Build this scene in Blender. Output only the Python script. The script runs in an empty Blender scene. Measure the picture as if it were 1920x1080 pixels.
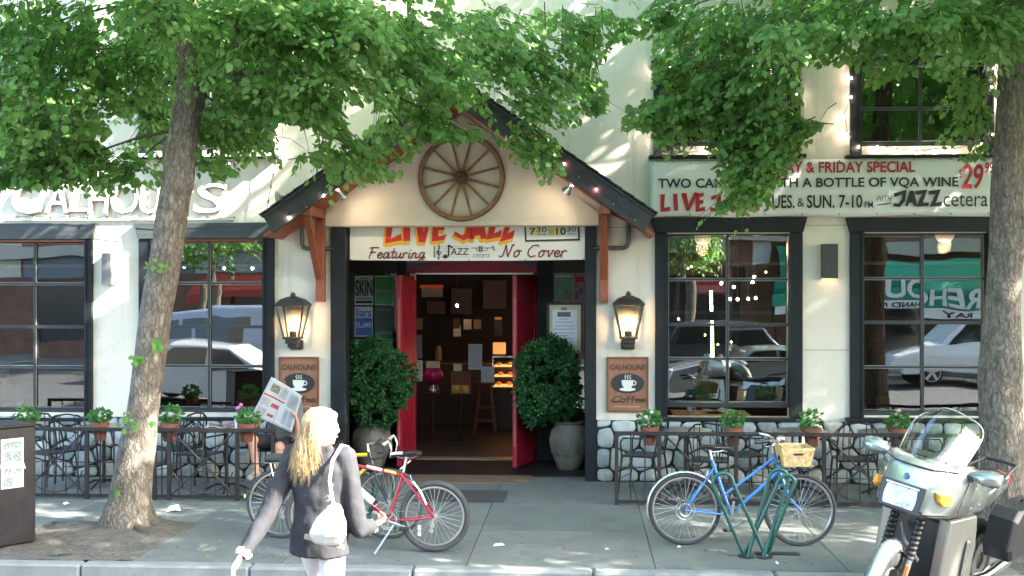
import bpy, math, random
import numpy as np
from mathutils import Vector, Matrix, Euler, noise
R = math.radians
PI = math.pi
random.seed(7)
rng = np.random.default_rng(7)
S = bpy.context.scene
COL = S.collection

# ---------------------------------------------------------------- camera, sky, sun, exposure
YAW = R(-3.5)
FPX = 2100.0
HY = 548.0
CX, CY, CZ = 0.0, -14.0, 2.35
cam = bpy.data.cameras.new("camera"); cam_o = bpy.data.objects.new("camera", cam); COL.objects.link(cam_o)
cam_o.location = (CX, CY, CZ); cam_o.rotation_euler = (R(90), 0, -YAW)
cam.sensor_width = 36; cam.lens = FPX/1920*36; cam.shift_y = (HY-540)/1920
cam.clip_start = 0.1; cam.clip_end = 400
S.camera = cam_o
SUN_EL, SUN_AZ = R(37), R(16.5)          # azimuth measured from +X towards the street (-Y)
sd = Vector((math.cos(SUN_EL)*math.cos(SUN_AZ), -math.cos(SUN_EL)*math.sin(SUN_AZ), math.sin(SUN_EL)))
W = bpy.data.worlds.new("World"); S.world = W; W.use_nodes = True
wn = W.node_tree.nodes; wl = W.node_tree.links; wn.clear()
sky = wn.new("ShaderNodeTexSky"); sky.sky_type = 'NISHITA'; sky.sun_disc = False
sky.sun_elevation = SUN_EL; sky.sun_rotation = math.atan2(sd.x, sd.y)
sky.air_density = 1.0; sky.dust_density = 2.5; sky.ozone_density = 1.0
bg = wn.new("ShaderNodeBackground"); bg.inputs[1].default_value = 0.15
wo = wn.new("ShaderNodeOutputWorld"); wl.new(sky.outputs[0], bg.inputs[0]); wl.new(bg.outputs[0], wo.inputs[0])
sl = bpy.data.lights.new("sun", 'SUN'); so = bpy.data.objects.new("sun", sl); COL.objects.link(so)
sl.energy = 5.0; sl.angle = R(0.53); sl.color = (1.0, 0.955, 0.87)
so.rotation_euler = sd.to_track_quat('Z', 'Y').to_euler()
S.view_settings.view_transform = 'Standard'; S.view_settings.look = 'None'
S.view_settings.exposure = 3.55; S.view_settings.gamma = 1.0
S.cycles.max_bounces = 7; S.cycles.transparent_max_bounces = 10; S.cycles.diffuse_bounces = 4
S.cycles.glossy_bounces = 3; S.cycles.transmission_bounces = 4
S.cycles.sample_clamp_indirect = 8; S.cycles.caustics_reflective = False; S.cycles.caustics_refractive = False
S.cycles.use_denoising = True

# where a point of the place lies: the point on the vertical plane Y (or ground level z) that is seen at a picture position
sT, cT = math.sin(YAW), math.cos(YAW)
def at(px, py, Y=0.0):
    xc = (px-960)/FPX; yc = (HY-py)/FPX
    dx = sT + cT*xc; dy = cT - sT*xc
    t = (Y-CY)/dy
    return Vector((CX+t*dx, Y, CZ+t*yc))
def gr(px, py, z=0.0):
    xc = (px-960)/FPX; yc = (HY-py)/FPX
    t = (z-CZ)/yc
    return Vector((CX+t*(sT+cT*xc), CY+t*(cT-sT*xc), z))
def AX(px, Y=0.0): return at(px, HY, Y).x
def AZ(py, px=960, Y=0.0): return at(px, py, Y).z

# ---------------------------------------------------------------- materials
MATS = {}
def mat(name, col, rough=0.6, metal=0.0, var=0.0, nscale=8.0, bump=0.0, bscale=60.0, spec=0.5, col2=None, stretch=None,
        wear=None, wscale=1.2, coat=0.0, wthr=0.55):
    if name in MATS: return MATS[name]
    m = bpy.data.materials.new(name); MATS[name] = m; m.use_nodes = True
    n = m.node_tree.nodes; l = m.node_tree.links
    b = n["Principled BSDF"]
    b.inputs["Roughness"].default_value = rough; b.inputs["Metallic"].default_value = metal
    b.inputs["Specular IOR Level"].default_value = spec
    b.inputs["Coat Weight"].default_value = coat
    c = (*col, 1)
    b.inputs["Base Color"].default_value = c
    if var or bump or col2 or wear:
        tc = n.new("ShaderNodeTexCoord"); mp = n.new("ShaderNodeMapping"); l.new(tc.outputs["Object"], mp.inputs[0])
        if stretch: mp.inputs["Scale"].default_value = stretch
        last = None
        if var or col2:
            t = n.new("ShaderNodeTexNoise"); t.inputs["Scale"].default_value = nscale; t.inputs["Detail"].default_value = 6
            t.inputs["Roughness"].default_value = 0.65
            l.new(mp.outputs[0], t.inputs[0])
            r = n.new("ShaderNodeValToRGB"); l.new(t.outputs[0], r.inputs[0])
            r.color_ramp.elements[0].position = 0.32; r.color_ramp.elements[1].position = 0.68
            a = col if col2 is None else col2
            r.color_ramp.elements[0].color = (*[x*(1-var) for x in a], 1)
            r.color_ramp.elements[1].color = (*[min(1, x*(1+var)) for x in col], 1)
            last = r.outputs[0]
        if wear:
            t3 = n.new("ShaderNodeTexNoise"); t3.inputs["Scale"].default_value = wscale; t3.inputs["Detail"].default_value = 9
            t3.inputs["Roughness"].default_value = 0.7; l.new(tc.outputs["Object"], t3.inputs[0])
            r3 = n.new("ShaderNodeValToRGB"); r3.color_ramp.elements[0].position = wthr; r3.color_ramp.elements[1].position = wthr+0.2
            l.new(t3.outputs[0], r3.inputs[0])
            mx = n.new("ShaderNodeMixRGB"); mx.inputs[1].default_value = c; mx.inputs[2].default_value = (*wear, 1)
            l.new(r3.outputs[0], mx.inputs[0])
            if last: l.new(last, mx.inputs[1])
            last = mx.outputs[0]
        if last: l.new(last, b.inputs["Base Color"])
        if bump:
            t2 = n.new("ShaderNodeTexNoise"); t2.inputs["Scale"].default_value = bscale; t2.inputs["Detail"].default_value = 5
            l.new(mp.outputs[0], t2.inputs[0])
            bp = n.new("ShaderNodeBump"); bp.inputs["Strength"].default_value = bump; bp.inputs["Distance"].default_value = 0.02
            l.new(t2.outputs[0], bp.inputs["Height"]); l.new(bp.outputs[0], b.inputs["Normal"])
    return m
def emis(name, col, k):
    if name in MATS: return MATS[name]
    m = bpy.data.materials.new(name); MATS[name] = m; m.use_nodes = True
    b = m.node_tree.nodes["Principled BSDF"]; b.inputs["Base Color"].default_value = (*col, 1)
    b.inputs["Emission Color"].default_value = (*col, 1); b.inputs["Emission Strength"].default_value = k
    return m
def glass_mat(name, tint=(1, 1, 1), ior=1.6, boost=1.6, rough=0.0, wav=0.15, haze=0.0):
    m = bpy.data.materials.new(name); MATS[name] = m; m.use_nodes = True
    n = m.node_tree.nodes; l = m.node_tree.links; n.clear()
    o = n.new("ShaderNodeOutputMaterial"); mx = n.new("ShaderNodeMixShader")
    tr = n.new("ShaderNodeBsdfTransparent"); tr.inputs[0].default_value = (*tint, 1)
    gl = n.new("ShaderNodeBsdfGlossy"); gl.inputs["Roughness"].default_value = rough
    fr = n.new("ShaderNodeFresnel"); fr.inputs[0].default_value = ior
    mm = n.new("ShaderNodeMath"); mm.operation = 'MULTIPLY'; mm.inputs[1].default_value = boost; mm.use_clamp = True
    l.new(fr.outputs[0], mm.inputs[0]); l.new(mm.outputs[0], mx.inputs[0])
    l.new(tr.outputs[0], mx.inputs[1]); l.new(gl.outputs[0], mx.inputs[2]); 
    if wav:
        tc = n.new("ShaderNodeTexCoord")
        t = n.new("ShaderNodeTexNoise"); t.inputs["Scale"].default_value = 1.6; t.inputs["Detail"].default_value = 0.5
        l.new(tc.outputs["Object"], t.inputs[0])
        bp = n.new("ShaderNodeBump"); bp.inputs["Strength"].default_value = wav; bp.inputs["Distance"].default_value = 0.02
        l.new(t.outputs[0], bp.inputs["Height"]); l.new(bp.outputs[0], gl.inputs["Normal"])
    l.new(mx.outputs[0], o.inputs[0])
    return m
def leaf_mat(name, c1, c2, trans, tf=0.4):
    m = bpy.data.materials.new(name); MATS[name] = m; m.use_nodes = True
    n = m.node_tree.nodes; l = m.node_tree.links; n.clear()
    o = n.new("ShaderNodeOutputMaterial")
    g = n.new("ShaderNodeNewGeometry"); r = n.new("ShaderNodeValToRGB")
    r.color_ramp.elements[0].color = (*c1, 1); r.color_ramp.elements[1].color = (*c2, 1)
    l.new(g.outputs["Random Per Island"], r.inputs[0])
    d = n.new("ShaderNodeBsdfPrincipled"); d.inputs["Roughness"].default_value = 0.5; d.inputs["Specular IOR Level"].default_value = 0.3
    l.new(r.outputs[0], d.inputs["Base Color"])
    t = n.new("ShaderNodeBsdfTranslucent"); t.inputs[0].default_value = (*trans, 1)
    mx = n.new("ShaderNodeMixShader"); mx.inputs[0].default_value = tf
    l.new(d.outputs[0], mx.inputs[1]); l.new(t.outputs[0], mx.inputs[2]); l.new(mx.outputs[0], o.inputs[0])
    return m

# colours
CREAM = mat("cream_stucco", (0.72, 0.665, 0.555), 0.9, var=0.05, nscale=3, bump=0.25, bscale=45, wear=(0.50, 0.46, 0.38), wscale=0.9, wthr=0.6)
# gum, drips and grit on the concrete
def add_spots(m):
    n = m.node_tree.nodes; l = m.node_tree.links; b = n["Principled BSDF"]; src = b.inputs["Base Color"].links[0].from_socket
    tc = n.new("ShaderNodeTexCoord"); v = n.new("ShaderNodeTexVoronoi"); v.inputs["Scale"].default_value = 5.5; l.new(tc.outputs["Object"], v.inputs[0])
    r = n.new("ShaderNodeValToRGB"); r.color_ramp.elements[0].position = 0.07; r.color_ramp.elements[0].color = (0.62, 0.62, 0.62, 1); r.color_ramp.elements[1].position = 0.10; l.new(v.outputs[0], r.inputs[0])
    t = n.new("ShaderNodeTexNoise"); t.inputs["Scale"].default_value = 130; t.inputs["Detail"].default_value = 2; l.new(tc.outputs["Object"], t.inputs[0])
    r2 = n.new("ShaderNodeValToRGB"); r2.color_ramp.elements[0].position = 0.35; r2.color_ramp.elements[0].color = (0.70, 0.70, 0.70, 1); r2.color_ramp.elements[1].position = 0.62; r2.color_ramp.elements[1].color = (1.2, 1.2, 1.18, 1); l.new(t.outputs[0], r2.inputs[0])
    a = n.new("ShaderNodeMixRGB"); a.blend_type = 'MULTIPLY'; a.inputs[0].default_value = 1; l.new(src, a.inputs[1]); l.new(r.outputs[0], a.inputs[2])
    c = n.new("ShaderNodeMixRGB"); c.blend_type = 'MULTIPLY'; c.inputs[0].default_value = 1; l.new(a.outputs[0], c.inputs[1]); l.new(r2.outputs[0], c.inputs[2]); l.new(c.outputs[0], b.inputs["Base Color"])
# rain streaks on the stucco: long vertical dirt marks
def add_streaks(m):
    n = m.node_tree.nodes; l = m.node_tree.links; b = n["Principled BSDF"]
    src = b.inputs["Base Color"].links[0].from_socket
    tc = n.new("ShaderNodeTexCoord"); mp = n.new("ShaderNodeMapping"); mp.inputs["Scale"].default_value = (5, 5, 0.45)
    l.new(tc.outputs["Object"], mp.inputs[0])
    t = n.new("ShaderNodeTexNoise"); t.inputs["Scale"].default_value = 1.0; t.inputs["Detail"].default_value = 8; l.new(mp.outputs[0], t.inputs[0])
    r = n.new("ShaderNodeValToRGB"); r.color_ramp.elements[0].position = 0.55; r.color_ramp.elements[1].position = 0.78
    r.color_ramp.elements[1].color = (0.5, 0.5, 0.5, 1)
    l.new(t.outputs[0], r.inputs[0])
    mx = n.new("ShaderNodeMixRGB"); mx.inputs[2].default_value = (0.36, 0.33, 0.26, 1)
    l.new(r.outputs[0], mx.inputs[0]); l.new(src, mx.inputs[1]); l.new(mx.outputs[0], b.inputs["Base Color"])
add_streaks(CREAM)
GABLE = mat("gable_stucco", (0.66, 0.59, 0.48), 0.9, var=0.05, nscale=2.5, bump=0.2, bscale=45, wear=(0.56, 0.45, 0.32), wscale=1.0, wthr=0.6)
TRIM = mat("dark_green_black_paint", (0.012, 0.016, 0.018), 0.55, spec=.25, var=0.25, nscale=5, bump=0.08, bscale=30)
TRIMW = mat("weathered_header_paint", (0.045, 0.052, 0.052), 0.6, var=0.3, nscale=9, bump=0.15, bscale=30, stretch=(0.3, 1, 3))
MUNT = mat("muntin_paint", (0.028, 0.033, 0.035), 0.4)
PUTTY = mat("pale_glazing_edge", (0.30, 0.32, 0.32), 0.5)
GLASS = glass_mat("window_glass", (0.85, 0.88, 0.87), 1.55, 3.6, 0.0, 0.10)
REDP = mat("red_door_paint", (0.36, 0.012, 0.03), 0.4, var=0.2, nscale=4, bump=0.1, bscale=25, wear=(0.24, 0.03, 0.03), wscale=3)
WOODO = mat("orange_soffit_wood", (0.34, 0.085, 0.028), 0.55, var=0.25, nscale=6, bump=0.2, bscale=20, stretch=(1, 1, 6))
WOODB = mat("bracket_wood", (0.30, 0.085, 0.035), 0.55, var=0.3, nscale=8, bump=0.2, bscale=20, stretch=(5, 5, 0.8), wear=(0.14, 0.05, 0.03), wscale=4)
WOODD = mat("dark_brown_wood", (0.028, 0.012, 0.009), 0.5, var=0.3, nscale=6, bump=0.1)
SIGNW = mat("weathered_sign_wood", (0.24, 0.10, 0.052), 0.6, var=0.35, nscale=7, bump=0.3, bscale=22, stretch=(4, 1, 0.5), col2=(0.35, 0.17, 0.09), wear=(0.40, 0.24, 0.16), wscale=7, wthr=0.58)
SIGNB = mat("sign_border_wood", (0.17, 0.066, 0.035), 0.6, var=0.3, nscale=9, bump=0.2)
FASC = mat("dark_fascia", (0.035, 0.038, 0.04), 0.65, var=0.3, nscale=8, bump=0.2, bscale=25)
SHING = mat("dark_shingle", (0.03, 0.032, 0.034), 0.85, var=0.4, nscale=14, bump=0.4, bscale=60)
IRON = mat("black_iron", (0.018, 0.019, 0.02), 0.45, metal=0.3, var=0.3, nscale=20)
IRONR = mat("worn_fence_iron", (0.028, 0.024, 0.022), 0.55, metal=0.3, var=0.3, nscale=14, wear=(0.13, 0.05, 0.03), wscale=9, wthr=0.62)
STONE = [mat("river_stone_%s" % k, c, 0.8, var=0.18, nscale=9, bump=0.35, bscale=30, wear=(0.16, 0.16, 0.15), wscale=4, wthr=0.58)
         for k, c in (("pale", (0.33, 0.36, 0.345)), ("grey", (0.22, 0.25, 0.25)), ("warm", (0.34, 0.33, 0.29)), ("white", (0.44, 0.465, 0.44)))]
MORT = mat("dark_mortar", (0.030, 0.036, 0.038), 0.95, var=0.3, nscale=20, bump=0.5)
PAVE = [mat("sidewalk_concrete_%d" % k, c, 0.9, var=0.16, nscale=2.2, bump=0.3, bscale=140, wear=(0.085, 0.095, 0.09), wscale=1.6, wthr=0.55)
        for k, c in enumerate(((0.135, 0.148, 0.138), (0.122, 0.136, 0.128), (0.150, 0.158, 0.146)))]
for _m in PAVE: add_spots(_m)
KERB = mat("kerb_concrete", (0.19, 0.205, 0.195), 0.85, var=0.15, nscale=4, bump=0.3, bscale=80, wear=(0.2, 0.2, 0.19), wscale=5)
ASPH = mat("asphalt", (0.055, 0.057, 0.058), 0.9, var=0.25, nscale=6, bump=0.5, bscale=220)
TANF = mat("brown_entrance_floor", (0.15, 0.105, 0.07), 0.8, var=0.25, nscale=30, bump=0.3, bscale=100, wear=(0.08, 0.07, 0.06), wscale=2)
SOIL = mat("packed_soil", (0.105, 0.096, 0.080), 0.95, var=0.25, nscale=12, bump=0.8, bscale=50, wear=(0.16, 0.155, 0.138), wscale=5)
def bark_mat(name, c1, c2, c3):
    m = mat(name, c1, 0.92, var=0.25, nscale=16, stretch=(1.6, 1.6, 0.4), col2=c2, wear=c3, wscale=3.0, wthr=0.6)
    n = m.node_tree.nodes; l = m.node_tree.links; b = n["Principled BSDF"]; src = b.inputs["Base Color"].links[0].from_socket
    tc = n.new("ShaderNodeTexCoord"); ns = n.new("ShaderNodeTexNoise"); ns.inputs["Scale"].default_value = 7; ns.inputs["Detail"].default_value = 5; l.new(tc.outputs["Object"], ns.inputs[0])
    ad = n.new("ShaderNodeMixRGB"); ad.blend_type = 'ADD'; ad.inputs[0].default_value = 0.16; l.new(tc.outputs["Object"], ad.inputs[1]); l.new(ns.outputs[1], ad.inputs[2])
    mp = n.new("ShaderNodeMapping"); mp.inputs["Scale"].default_value = (1, 1, 0.26); l.new(ad.outputs[0], mp.inputs[0])
    v = n.new("ShaderNodeTexVoronoi"); v.feature = 'DISTANCE_TO_EDGE'; v.inputs["Scale"].default_value = 26; l.new(mp.outputs[0], v.inputs[0])
    r = n.new("ShaderNodeValToRGB"); r.color_ramp.elements[0].position = 0.0; r.color_ramp.elements[1].position = 0.22; l.new(v.outputs[0], r.inputs[0])
    r.color_ramp.elements[0].color = (0.45, 0.42, 0.4, 1)
    mu = n.new("ShaderNodeMixRGB"); mu.blend_type = 'MULTIPLY'; mu.inputs[0].default_value = 0.8; l.new(src, mu.inputs[1]); l.new(r.outputs[0], mu.inputs[2]); l.new(mu.outputs[0], b.inputs["Base Color"])
    n2 = n.new("ShaderNodeTexNoise"); n2.inputs["Scale"].default_value = 60; l.new(tc.outputs["Object"], n2.inputs[0])
    mm = n.new("ShaderNodeMath"); mm.operation = 'MULTIPLY_ADD'; mm.inputs[1].default_value = 0.35; l.new(n2.outputs[0], mm.inputs[0]); l.new(r.outputs[0], mm.inputs[2])
    bp = n.new("ShaderNodeBump"); bp.inputs["Strength"].default_value = 0.9; bp.inputs["Distance"].default_value = 0.012; l.new(mm.outputs[0], bp.inputs["Height"]); l.new(bp.outputs[0], b.inputs["Normal"])
    return m
BARK = bark_mat("tree_bark", (0.20, 0.17, 0.132), (0.13, 0.108, 0.085), (0.23, 0.21, 0.175))
BARK2 = bark_mat("pale_tree_bark", (0.22, 0.19, 0.15), (0.13, 0.11, 0.09), (0.27, 0.25, 0.20))
TWIGB = mat("limb_bark", (.085, .06, .045), .85, var=.3, nscale=12, bump=.4)
TWIG = mat("twig", (0.07, 0.05, 0.035), 0.8)
LEAF = leaf_mat("linden_leaf", (0.052, 0.150, 0.048), (0.155, 0.262, 0.078), (0.30, 0.56, 0.14), 0.55)
LEAFN = leaf_mat("young_leaf", (0.08, 0.22, 0.04), (0.14, 0.30, 0.06), (0.22, 0.4, 0.08), 0.4)
SHRUB = leaf_mat("shrub_leaf", (0.022, 0.095, 0.03), (0.05, 0.16, 0.05), (0.05, 0.2, 0.04), 0.3)
POTL = leaf_mat("pot_leaf", (0.04, 0.15, 0.035), (0.085, 0.24, 0.06), (0.12, 0.3, 0.06), 0.35)
TERRA = mat("terracotta", (0.19, 0.062, 0.038), 0.8, var=0.2, nscale=12, bump=0.1)
URN = mat("glazed_stone_urn", (0.20, 0.175, 0.125), 0.55, var=0.3, nscale=3, bump=0.1, col2=(0.10, 0.09, 0.065), wear=(0.27, 0.23, 0.15), wscale=3)
WHITE = mat("white_paint", (0.78, 0.78, 0.76), 0.6)
PAPER = mat("paper", (0.66, 0.67, 0.65), 0.9)
BANNER = mat("banner_vinyl", (0.74, 0.72, 0.66), 0.5, var=0.03, nscale=2)
BANNER2 = mat("banner_vinyl_cool", (0.74, 0.745, 0.71), 0.5, var=0.03, nscale=2)
INKR = mat("red_ink", (0.42, 0.014, 0.02), 0.6)
INKR2 = mat("bright_red_ink", (0.60, 0.02, 0.015), 0.6)
INKY = mat("yellow_ink", (0.80, 0.42, 0.03), 0.6)
INKK = mat("black_ink", (0.02, 0.018, 0.018), 0.6)
INKM = mat("maroon_ink", (0.22, 0.02, 0.035), 0.6)
INKG = mat("grey_ink", (0.16, 0.15, 0.15), 0.7)
CHROME = mat("chrome", (0.75, 0.76, 0.78), 0.15, metal=1.0)
ALLOY = mat("brushed_alloy", (0.62, 0.63, 0.64), 0.3, metal=1.0)
SPOKE = mat("spoke_steel", (0.65, 0.66, 0.66), 0.35, metal=0.7)
RUB = mat("tyre_rubber", (0.035, 0.035, 0.036), 0.8, var=0.2, nscale=20)
RUBG = mat("dusty_tyre_rubber", (0.055, 0.055, 0.055), 0.85, var=0.2, nscale=20)
BLK = mat("black_plastic", (0.018, 0.018, 0.02), 0.4)
BLKS = mat("black_satin", (0.02, 0.02, 0.022), 0.3)
SKIN = mat("skin", (0.56, 0.30, 0.21), 0.5, var=0.08, nscale=20)
BULB = emis("small_bulb_glow", (1.0, 0.72, 0.6), 30.0)
BULBR = emis("pink_bulb_glow", (1.0, 0.32, 0.3), 22.0)
BULBO = emis("off_bulb_faint_glow", (0.75, 0.72, 0.68), 0.05)  # unlit bulbs still carry a faint glow of their own
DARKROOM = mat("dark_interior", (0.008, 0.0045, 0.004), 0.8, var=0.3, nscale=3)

# ---------------------------------------------------------------- mesh builder
class MB:
    def __init__(s): s.v = []; s.f = []; s.mi = []; s.cur = 0
    def add(s, vs, fs):
        o = len(s.v); s.v += [tuple(v) for v in vs]; s.f += [tuple(i+o for i in f) for f in fs]; s.mi += [s.cur]*len(fs); return s
    def box(s, c, d, rot=None):
        x, y, z = d[0]/2, d[1]/2, d[2]/2
        vs = [Vector((a, b, e)) for e in (-z, z) for b in (-y, y) for a in (-x, x)]
        if rot is not None:
            M = rot if isinstance(rot, Matrix) else Euler(rot).to_matrix()
            vs = [M @ v for v in vs]
        c = Vector(c)
        return s.add([v+c for v in vs], [(0, 2, 3, 1), (4, 5, 7, 6), (0, 1, 5, 4), (2, 6, 7, 3), (0, 4, 6, 2), (1, 3, 7, 5)])
    def bb(s, x0, x1, y0, y1, z0, z1):
        return s.box(((x0+x1)/2, (y0+y1)/2, (z0+z1)/2), (abs(x1-x0), abs(y1-y0), abs(z1-z0)))
    def beam(s, a, b, w, h, up=(0, 0, 1)):
        a, b = Vector(a), Vector(b); d = b-a; z = d.normalized(); x = Vector(up).cross(z)
        if x.length < 1e-4: x = Vector((1, 0, 0)).cross(z)
        x.normalize(); y = z.cross(x)
        M = Matrix((x, y, z)).transposed()
        return s.box((a+b)/2, (w, h, d.length), M)
    def tube(s, pts, r, n=8, closed=False, cap=True):
        pts = [Vector(p) for p in pts]; m = len(pts)
        rr = r if isinstance(r, (list, tuple)) else [r]*m
        vs = []; fs = []; prev = None
        for i, p in enumerate(pts):
            if closed: t = pts[(i+1) % m]-pts[i-1]
            else: t = (pts[min(i+1, m-1)]-pts[max(i-1, 0)])
            if t.length < 1e-9: t = Vector((0, 0, 1))
            t.normalize()
            if prev is None:
                u = t.orthogonal().normalized()
            else:
                u = prev - t*prev.dot(t)
                u = u.normalized() if u.length > 1e-6 else t.orthogonal().normalized()
            prev = u; w = t.cross(u)
            for k in range(n):
                a = 2*PI*k/n; vs.append(p+(u*math.cos(a)+w*math.sin(a))*rr[i])
        for i in range(m if closed else m-1):
            j = (i+1) % m
            for k in range(n):
                k2 = (k+1) % n; fs.append((i*n+k, i*n+k2, j*n+k2, j*n+k))
        if cap and not closed:
            fs.append(tuple(range(n-1, -1, -1))); fs.append(tuple((m-1)*n+k for k in range(n)))
        return s.add(vs, fs)
    def lathe(s, prof, c=(0, 0, 0), n=20, M=None, cap=True):
        vs = []; fs = []; c = Vector(c)
        for r, z in prof:
            for k in range(n):
                a = 2*PI*k/n; v = Vector((r*math.cos(a), r*math.sin(a), z)); vs.append((M @ v if M is not None else v)+c)
        for i in range(len(prof)-1):
            for k in range(n):
                k2 = (k+1) % n; fs.append((i*n+k, i*n+k2, (i+1)*n+k2, (i+1)*n+k))
        if cap:
            fs.append(tuple(range(n-1, -1, -1))); fs.append(tuple((len(prof)-1)*n+k for k in range(n)))
        return s.add(vs, fs)
    def torus(s, c, Rr, r, axis='y', n=36, m=8, sy=1.0):
        c = Vector(c); vs = []; fs = []
        for i in range(n):
            a = 2*PI*i/n
            for k in range(m):
                b = 2*PI*k/m; q = Rr+r*math.cos(b); h = r*sy*math.sin(b)
                if axis == 'y': v = (q*math.cos(a), h, q*math.sin(a))
                elif axis == 'z': v = (q*math.cos(a), q*math.sin(a), h)
                else: v = (h, q*math.cos(a), q*math.sin(a))
                vs.append(c+Vector(v))
        for i in range(n):
            for k in range(m):
                i2 = (i+1) % n; k2 = (k+1) % m; fs.append((i*m+k, i2*m+k, i2*m+k2, i*m+k2))
        return s.add(vs, fs)
    def ell(s, c, rad, nu=14, nv=9, rot=None):
        c = Vector(c); vs = []; fs = []
        M = Euler(rot).to_matrix() if rot is not None else None
        for j in range(nv+1):
            ph = PI*j/nv
            for i in range(nu):
                a = 2*PI*i/nu; v = Vector((rad[0]*math.sin(ph)*math.cos(a), rad[1]*math.sin(ph)*math.sin(a), rad[2]*math.cos(ph)))
                vs.append((M @ v if M is not None else v)+c)
        for j in range(nv):
            for i in range(nu):
                i2 = (i+1) % nu; fs.append((j*nu+i, (j+1)*nu+i, (j+1)*nu+i2, j*nu+i2))
        return s.add(vs, fs)
    def prism(s, poly, d0, d1, plane='xz'):
        def P(p, d):
            if plane == 'xz': return (p[0], d, p[1])
            if plane == 'xy': return (p[0], p[1], d)
            return (d, p[0], p[1])
        n = len(poly)
        vs = [P(p, d0) for p in poly]+[P(p, d1) for p in poly]
        fs = [tuple(range(n-1, -1, -1)), tuple(range(n, 2*n))]+[(i, (i+1) % n, n+(i+1) % n, n+i) for i in range(n)]
        return s.add(vs, fs)
    def loft(s, rings, cap=True, closed=True):
        n = len(rings[0]); vs = [v for r in rings for v in r]; fs = []
        for i in range(len(rings)-1):
            for k in range(n if closed else n-1):
                k2 = (k+1) % n; fs.append((i*n+k, i*n+k2, (i+1)*n+k2, (i+1)*n+k))
        if cap:
            fs.append(tuple(range(n-1, -1, -1))); fs.append(tuple((len(rings)-1)*n+k for k in range(n)))
        return s.add(vs, fs)
    def xf(s, M): s.v = [tuple(M @ Vector(v)) for v in s.v]; return s

def fixn(me):
    import bmesh
    b = bmesh.new(); b.from_mesh(me); bmesh.ops.recalc_face_normals(b, faces=b.faces); b.to_mesh(me); b.free()
def mesh_of(name, mb, m, smooth=False, norm=True):
    me = bpy.data.meshes.new(name); me.from_pydata([tuple(v) for v in mb.v], [], mb.f)
    for q in (m if isinstance(m, (list, tuple)) else [m]): me.materials.append(q)
    if isinstance(m, (list, tuple)): me.polygons.foreach_set("material_index", mb.mi)
    if norm and len(mb.f) < 60000: fixn(me)
    if smooth:
        me.polygons.foreach_set("use_smooth", [True]*len(me.polygons))
        try: me.set_sharp_from_angle(angle=R(42))
        except Exception: pass
    me.update(); return me
def link(name, me, parent=None):
    o = bpy.data.objects.new(name, me); COL.objects.link(o)
    if parent is not None:
        o.parent = parent
        r = parent
        while r.parent: r = r.parent
        # every part is built in its thing's own space unless the thing says otherwise
        if r.get("_world"):
            o.matrix_parent_inverse = parent_world(parent).inverted()
    return o
WM = {}
def parent_world(p): return WM.get(p.name, Matrix.Identity(4))
def part(name, mb, m, parent=None, smooth=False, bev=0, kind=None, label=None, norm=True):
    o = link(name, mesh_of(name, mb, m, smooth, norm), parent)
    if bev:
        b = o.modifiers.new("bevel", 'BEVEL'); b.width = bev; b.segments = 1; b.limit_method = 'ANGLE'; b.angle_limit = R(50)
    if kind: o["kind"] = kind
    if label: o["label"] = label
    return o
def tag(o, label, cat, group=None, kind=None):
    if label: o["label"] = label
    if cat: o["category"] = cat
    if group: o["group"] = group
    if kind: o["kind"] = kind
    return o
def thing(name, label, cat, loc=(0, 0, 0), rz=0.0, group=None, world=False, scale=1.0):
    """Empty at the base of a thing. world=True: its parts are given in world coordinates."""
    o = bpy.data.objects.new(name, None); COL.objects.link(o); o.location = loc; o.rotation_euler = (0, 0, rz)
    o.scale = (scale,)*3; o.empty_display_size = 0.1
    tag(o, label, cat, group)
    if world: o["_world"] = 1; WM[o.name] = Matrix.Translation(loc)
    return o
def struct(name, mb, m, smooth=False):
    o = part(name, mb, m, None, smooth); o["kind"] = "structure"; return o
def copy_tree(o, parent=None):
    c = o.copy(); COL.objects.link(c)
    if parent is not None: c.parent = parent
    for ch in list(o.children): copy_tree(ch, c)
    return c
def place(o, loc, rz, label=None, group=None):
    o.location = loc; o.rotation_euler = (0, 0, rz)
    if label: o["label"] = label
    if group: o["group"] = group
    return o

# lettering --------------------------------------------------------------
_txt = {}
def text_mb(string, shear=0.0, off=0.0, space=1.0, res=3):
    c = bpy.data.curves.new("t", 'FONT'); c.body = string; c.shear = shear; c.offset = off; c.space_character = space
    c.resolution_u = res; c.fill_mode = 'FRONT'
    o = bpy.data.objects.new("t", c); COL.objects.link(o)
    dg = bpy.context.evaluated_depsgraph_get(); me = bpy.data.meshes.new_from_object(o.evaluated_get(dg))
    vs = [v.co.copy() for v in me.vertices]; fs = [tuple(p.vertices) for p in me.polygons]
    bpy.data.objects.remove(o); bpy.data.curves.remove(c); bpy.data.meshes.remove(me)
    return vs, fs
def letter(string, x0, x1, z0, z1, y, m, parent, shear=0.0, off=0.0, mb=None, name="lettering", th=0.0):
    """Lettering facing -Y fitted into the box x0..x1, z0..z1 (z0 = baseline side)."""
    vs, fs = text_mb(string, shear, off)
    if not vs: return None
    ax = min(v.x for v in vs); bx = max(v.x for v in vs); az = min(v.y for v in vs); bz = max(v.y for v in vs)
    q = mb if mb is not None else MB()
    pts = [Vector((x0+(v.x-ax)/(bx-ax)*(x1-x0), y, z0+(v.y-az)/(bz-az)*(z1-z0))) for v in vs]
    q.add(pts, fs)
    if mb is None: return part(name, q, m, parent, norm=False)
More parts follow.
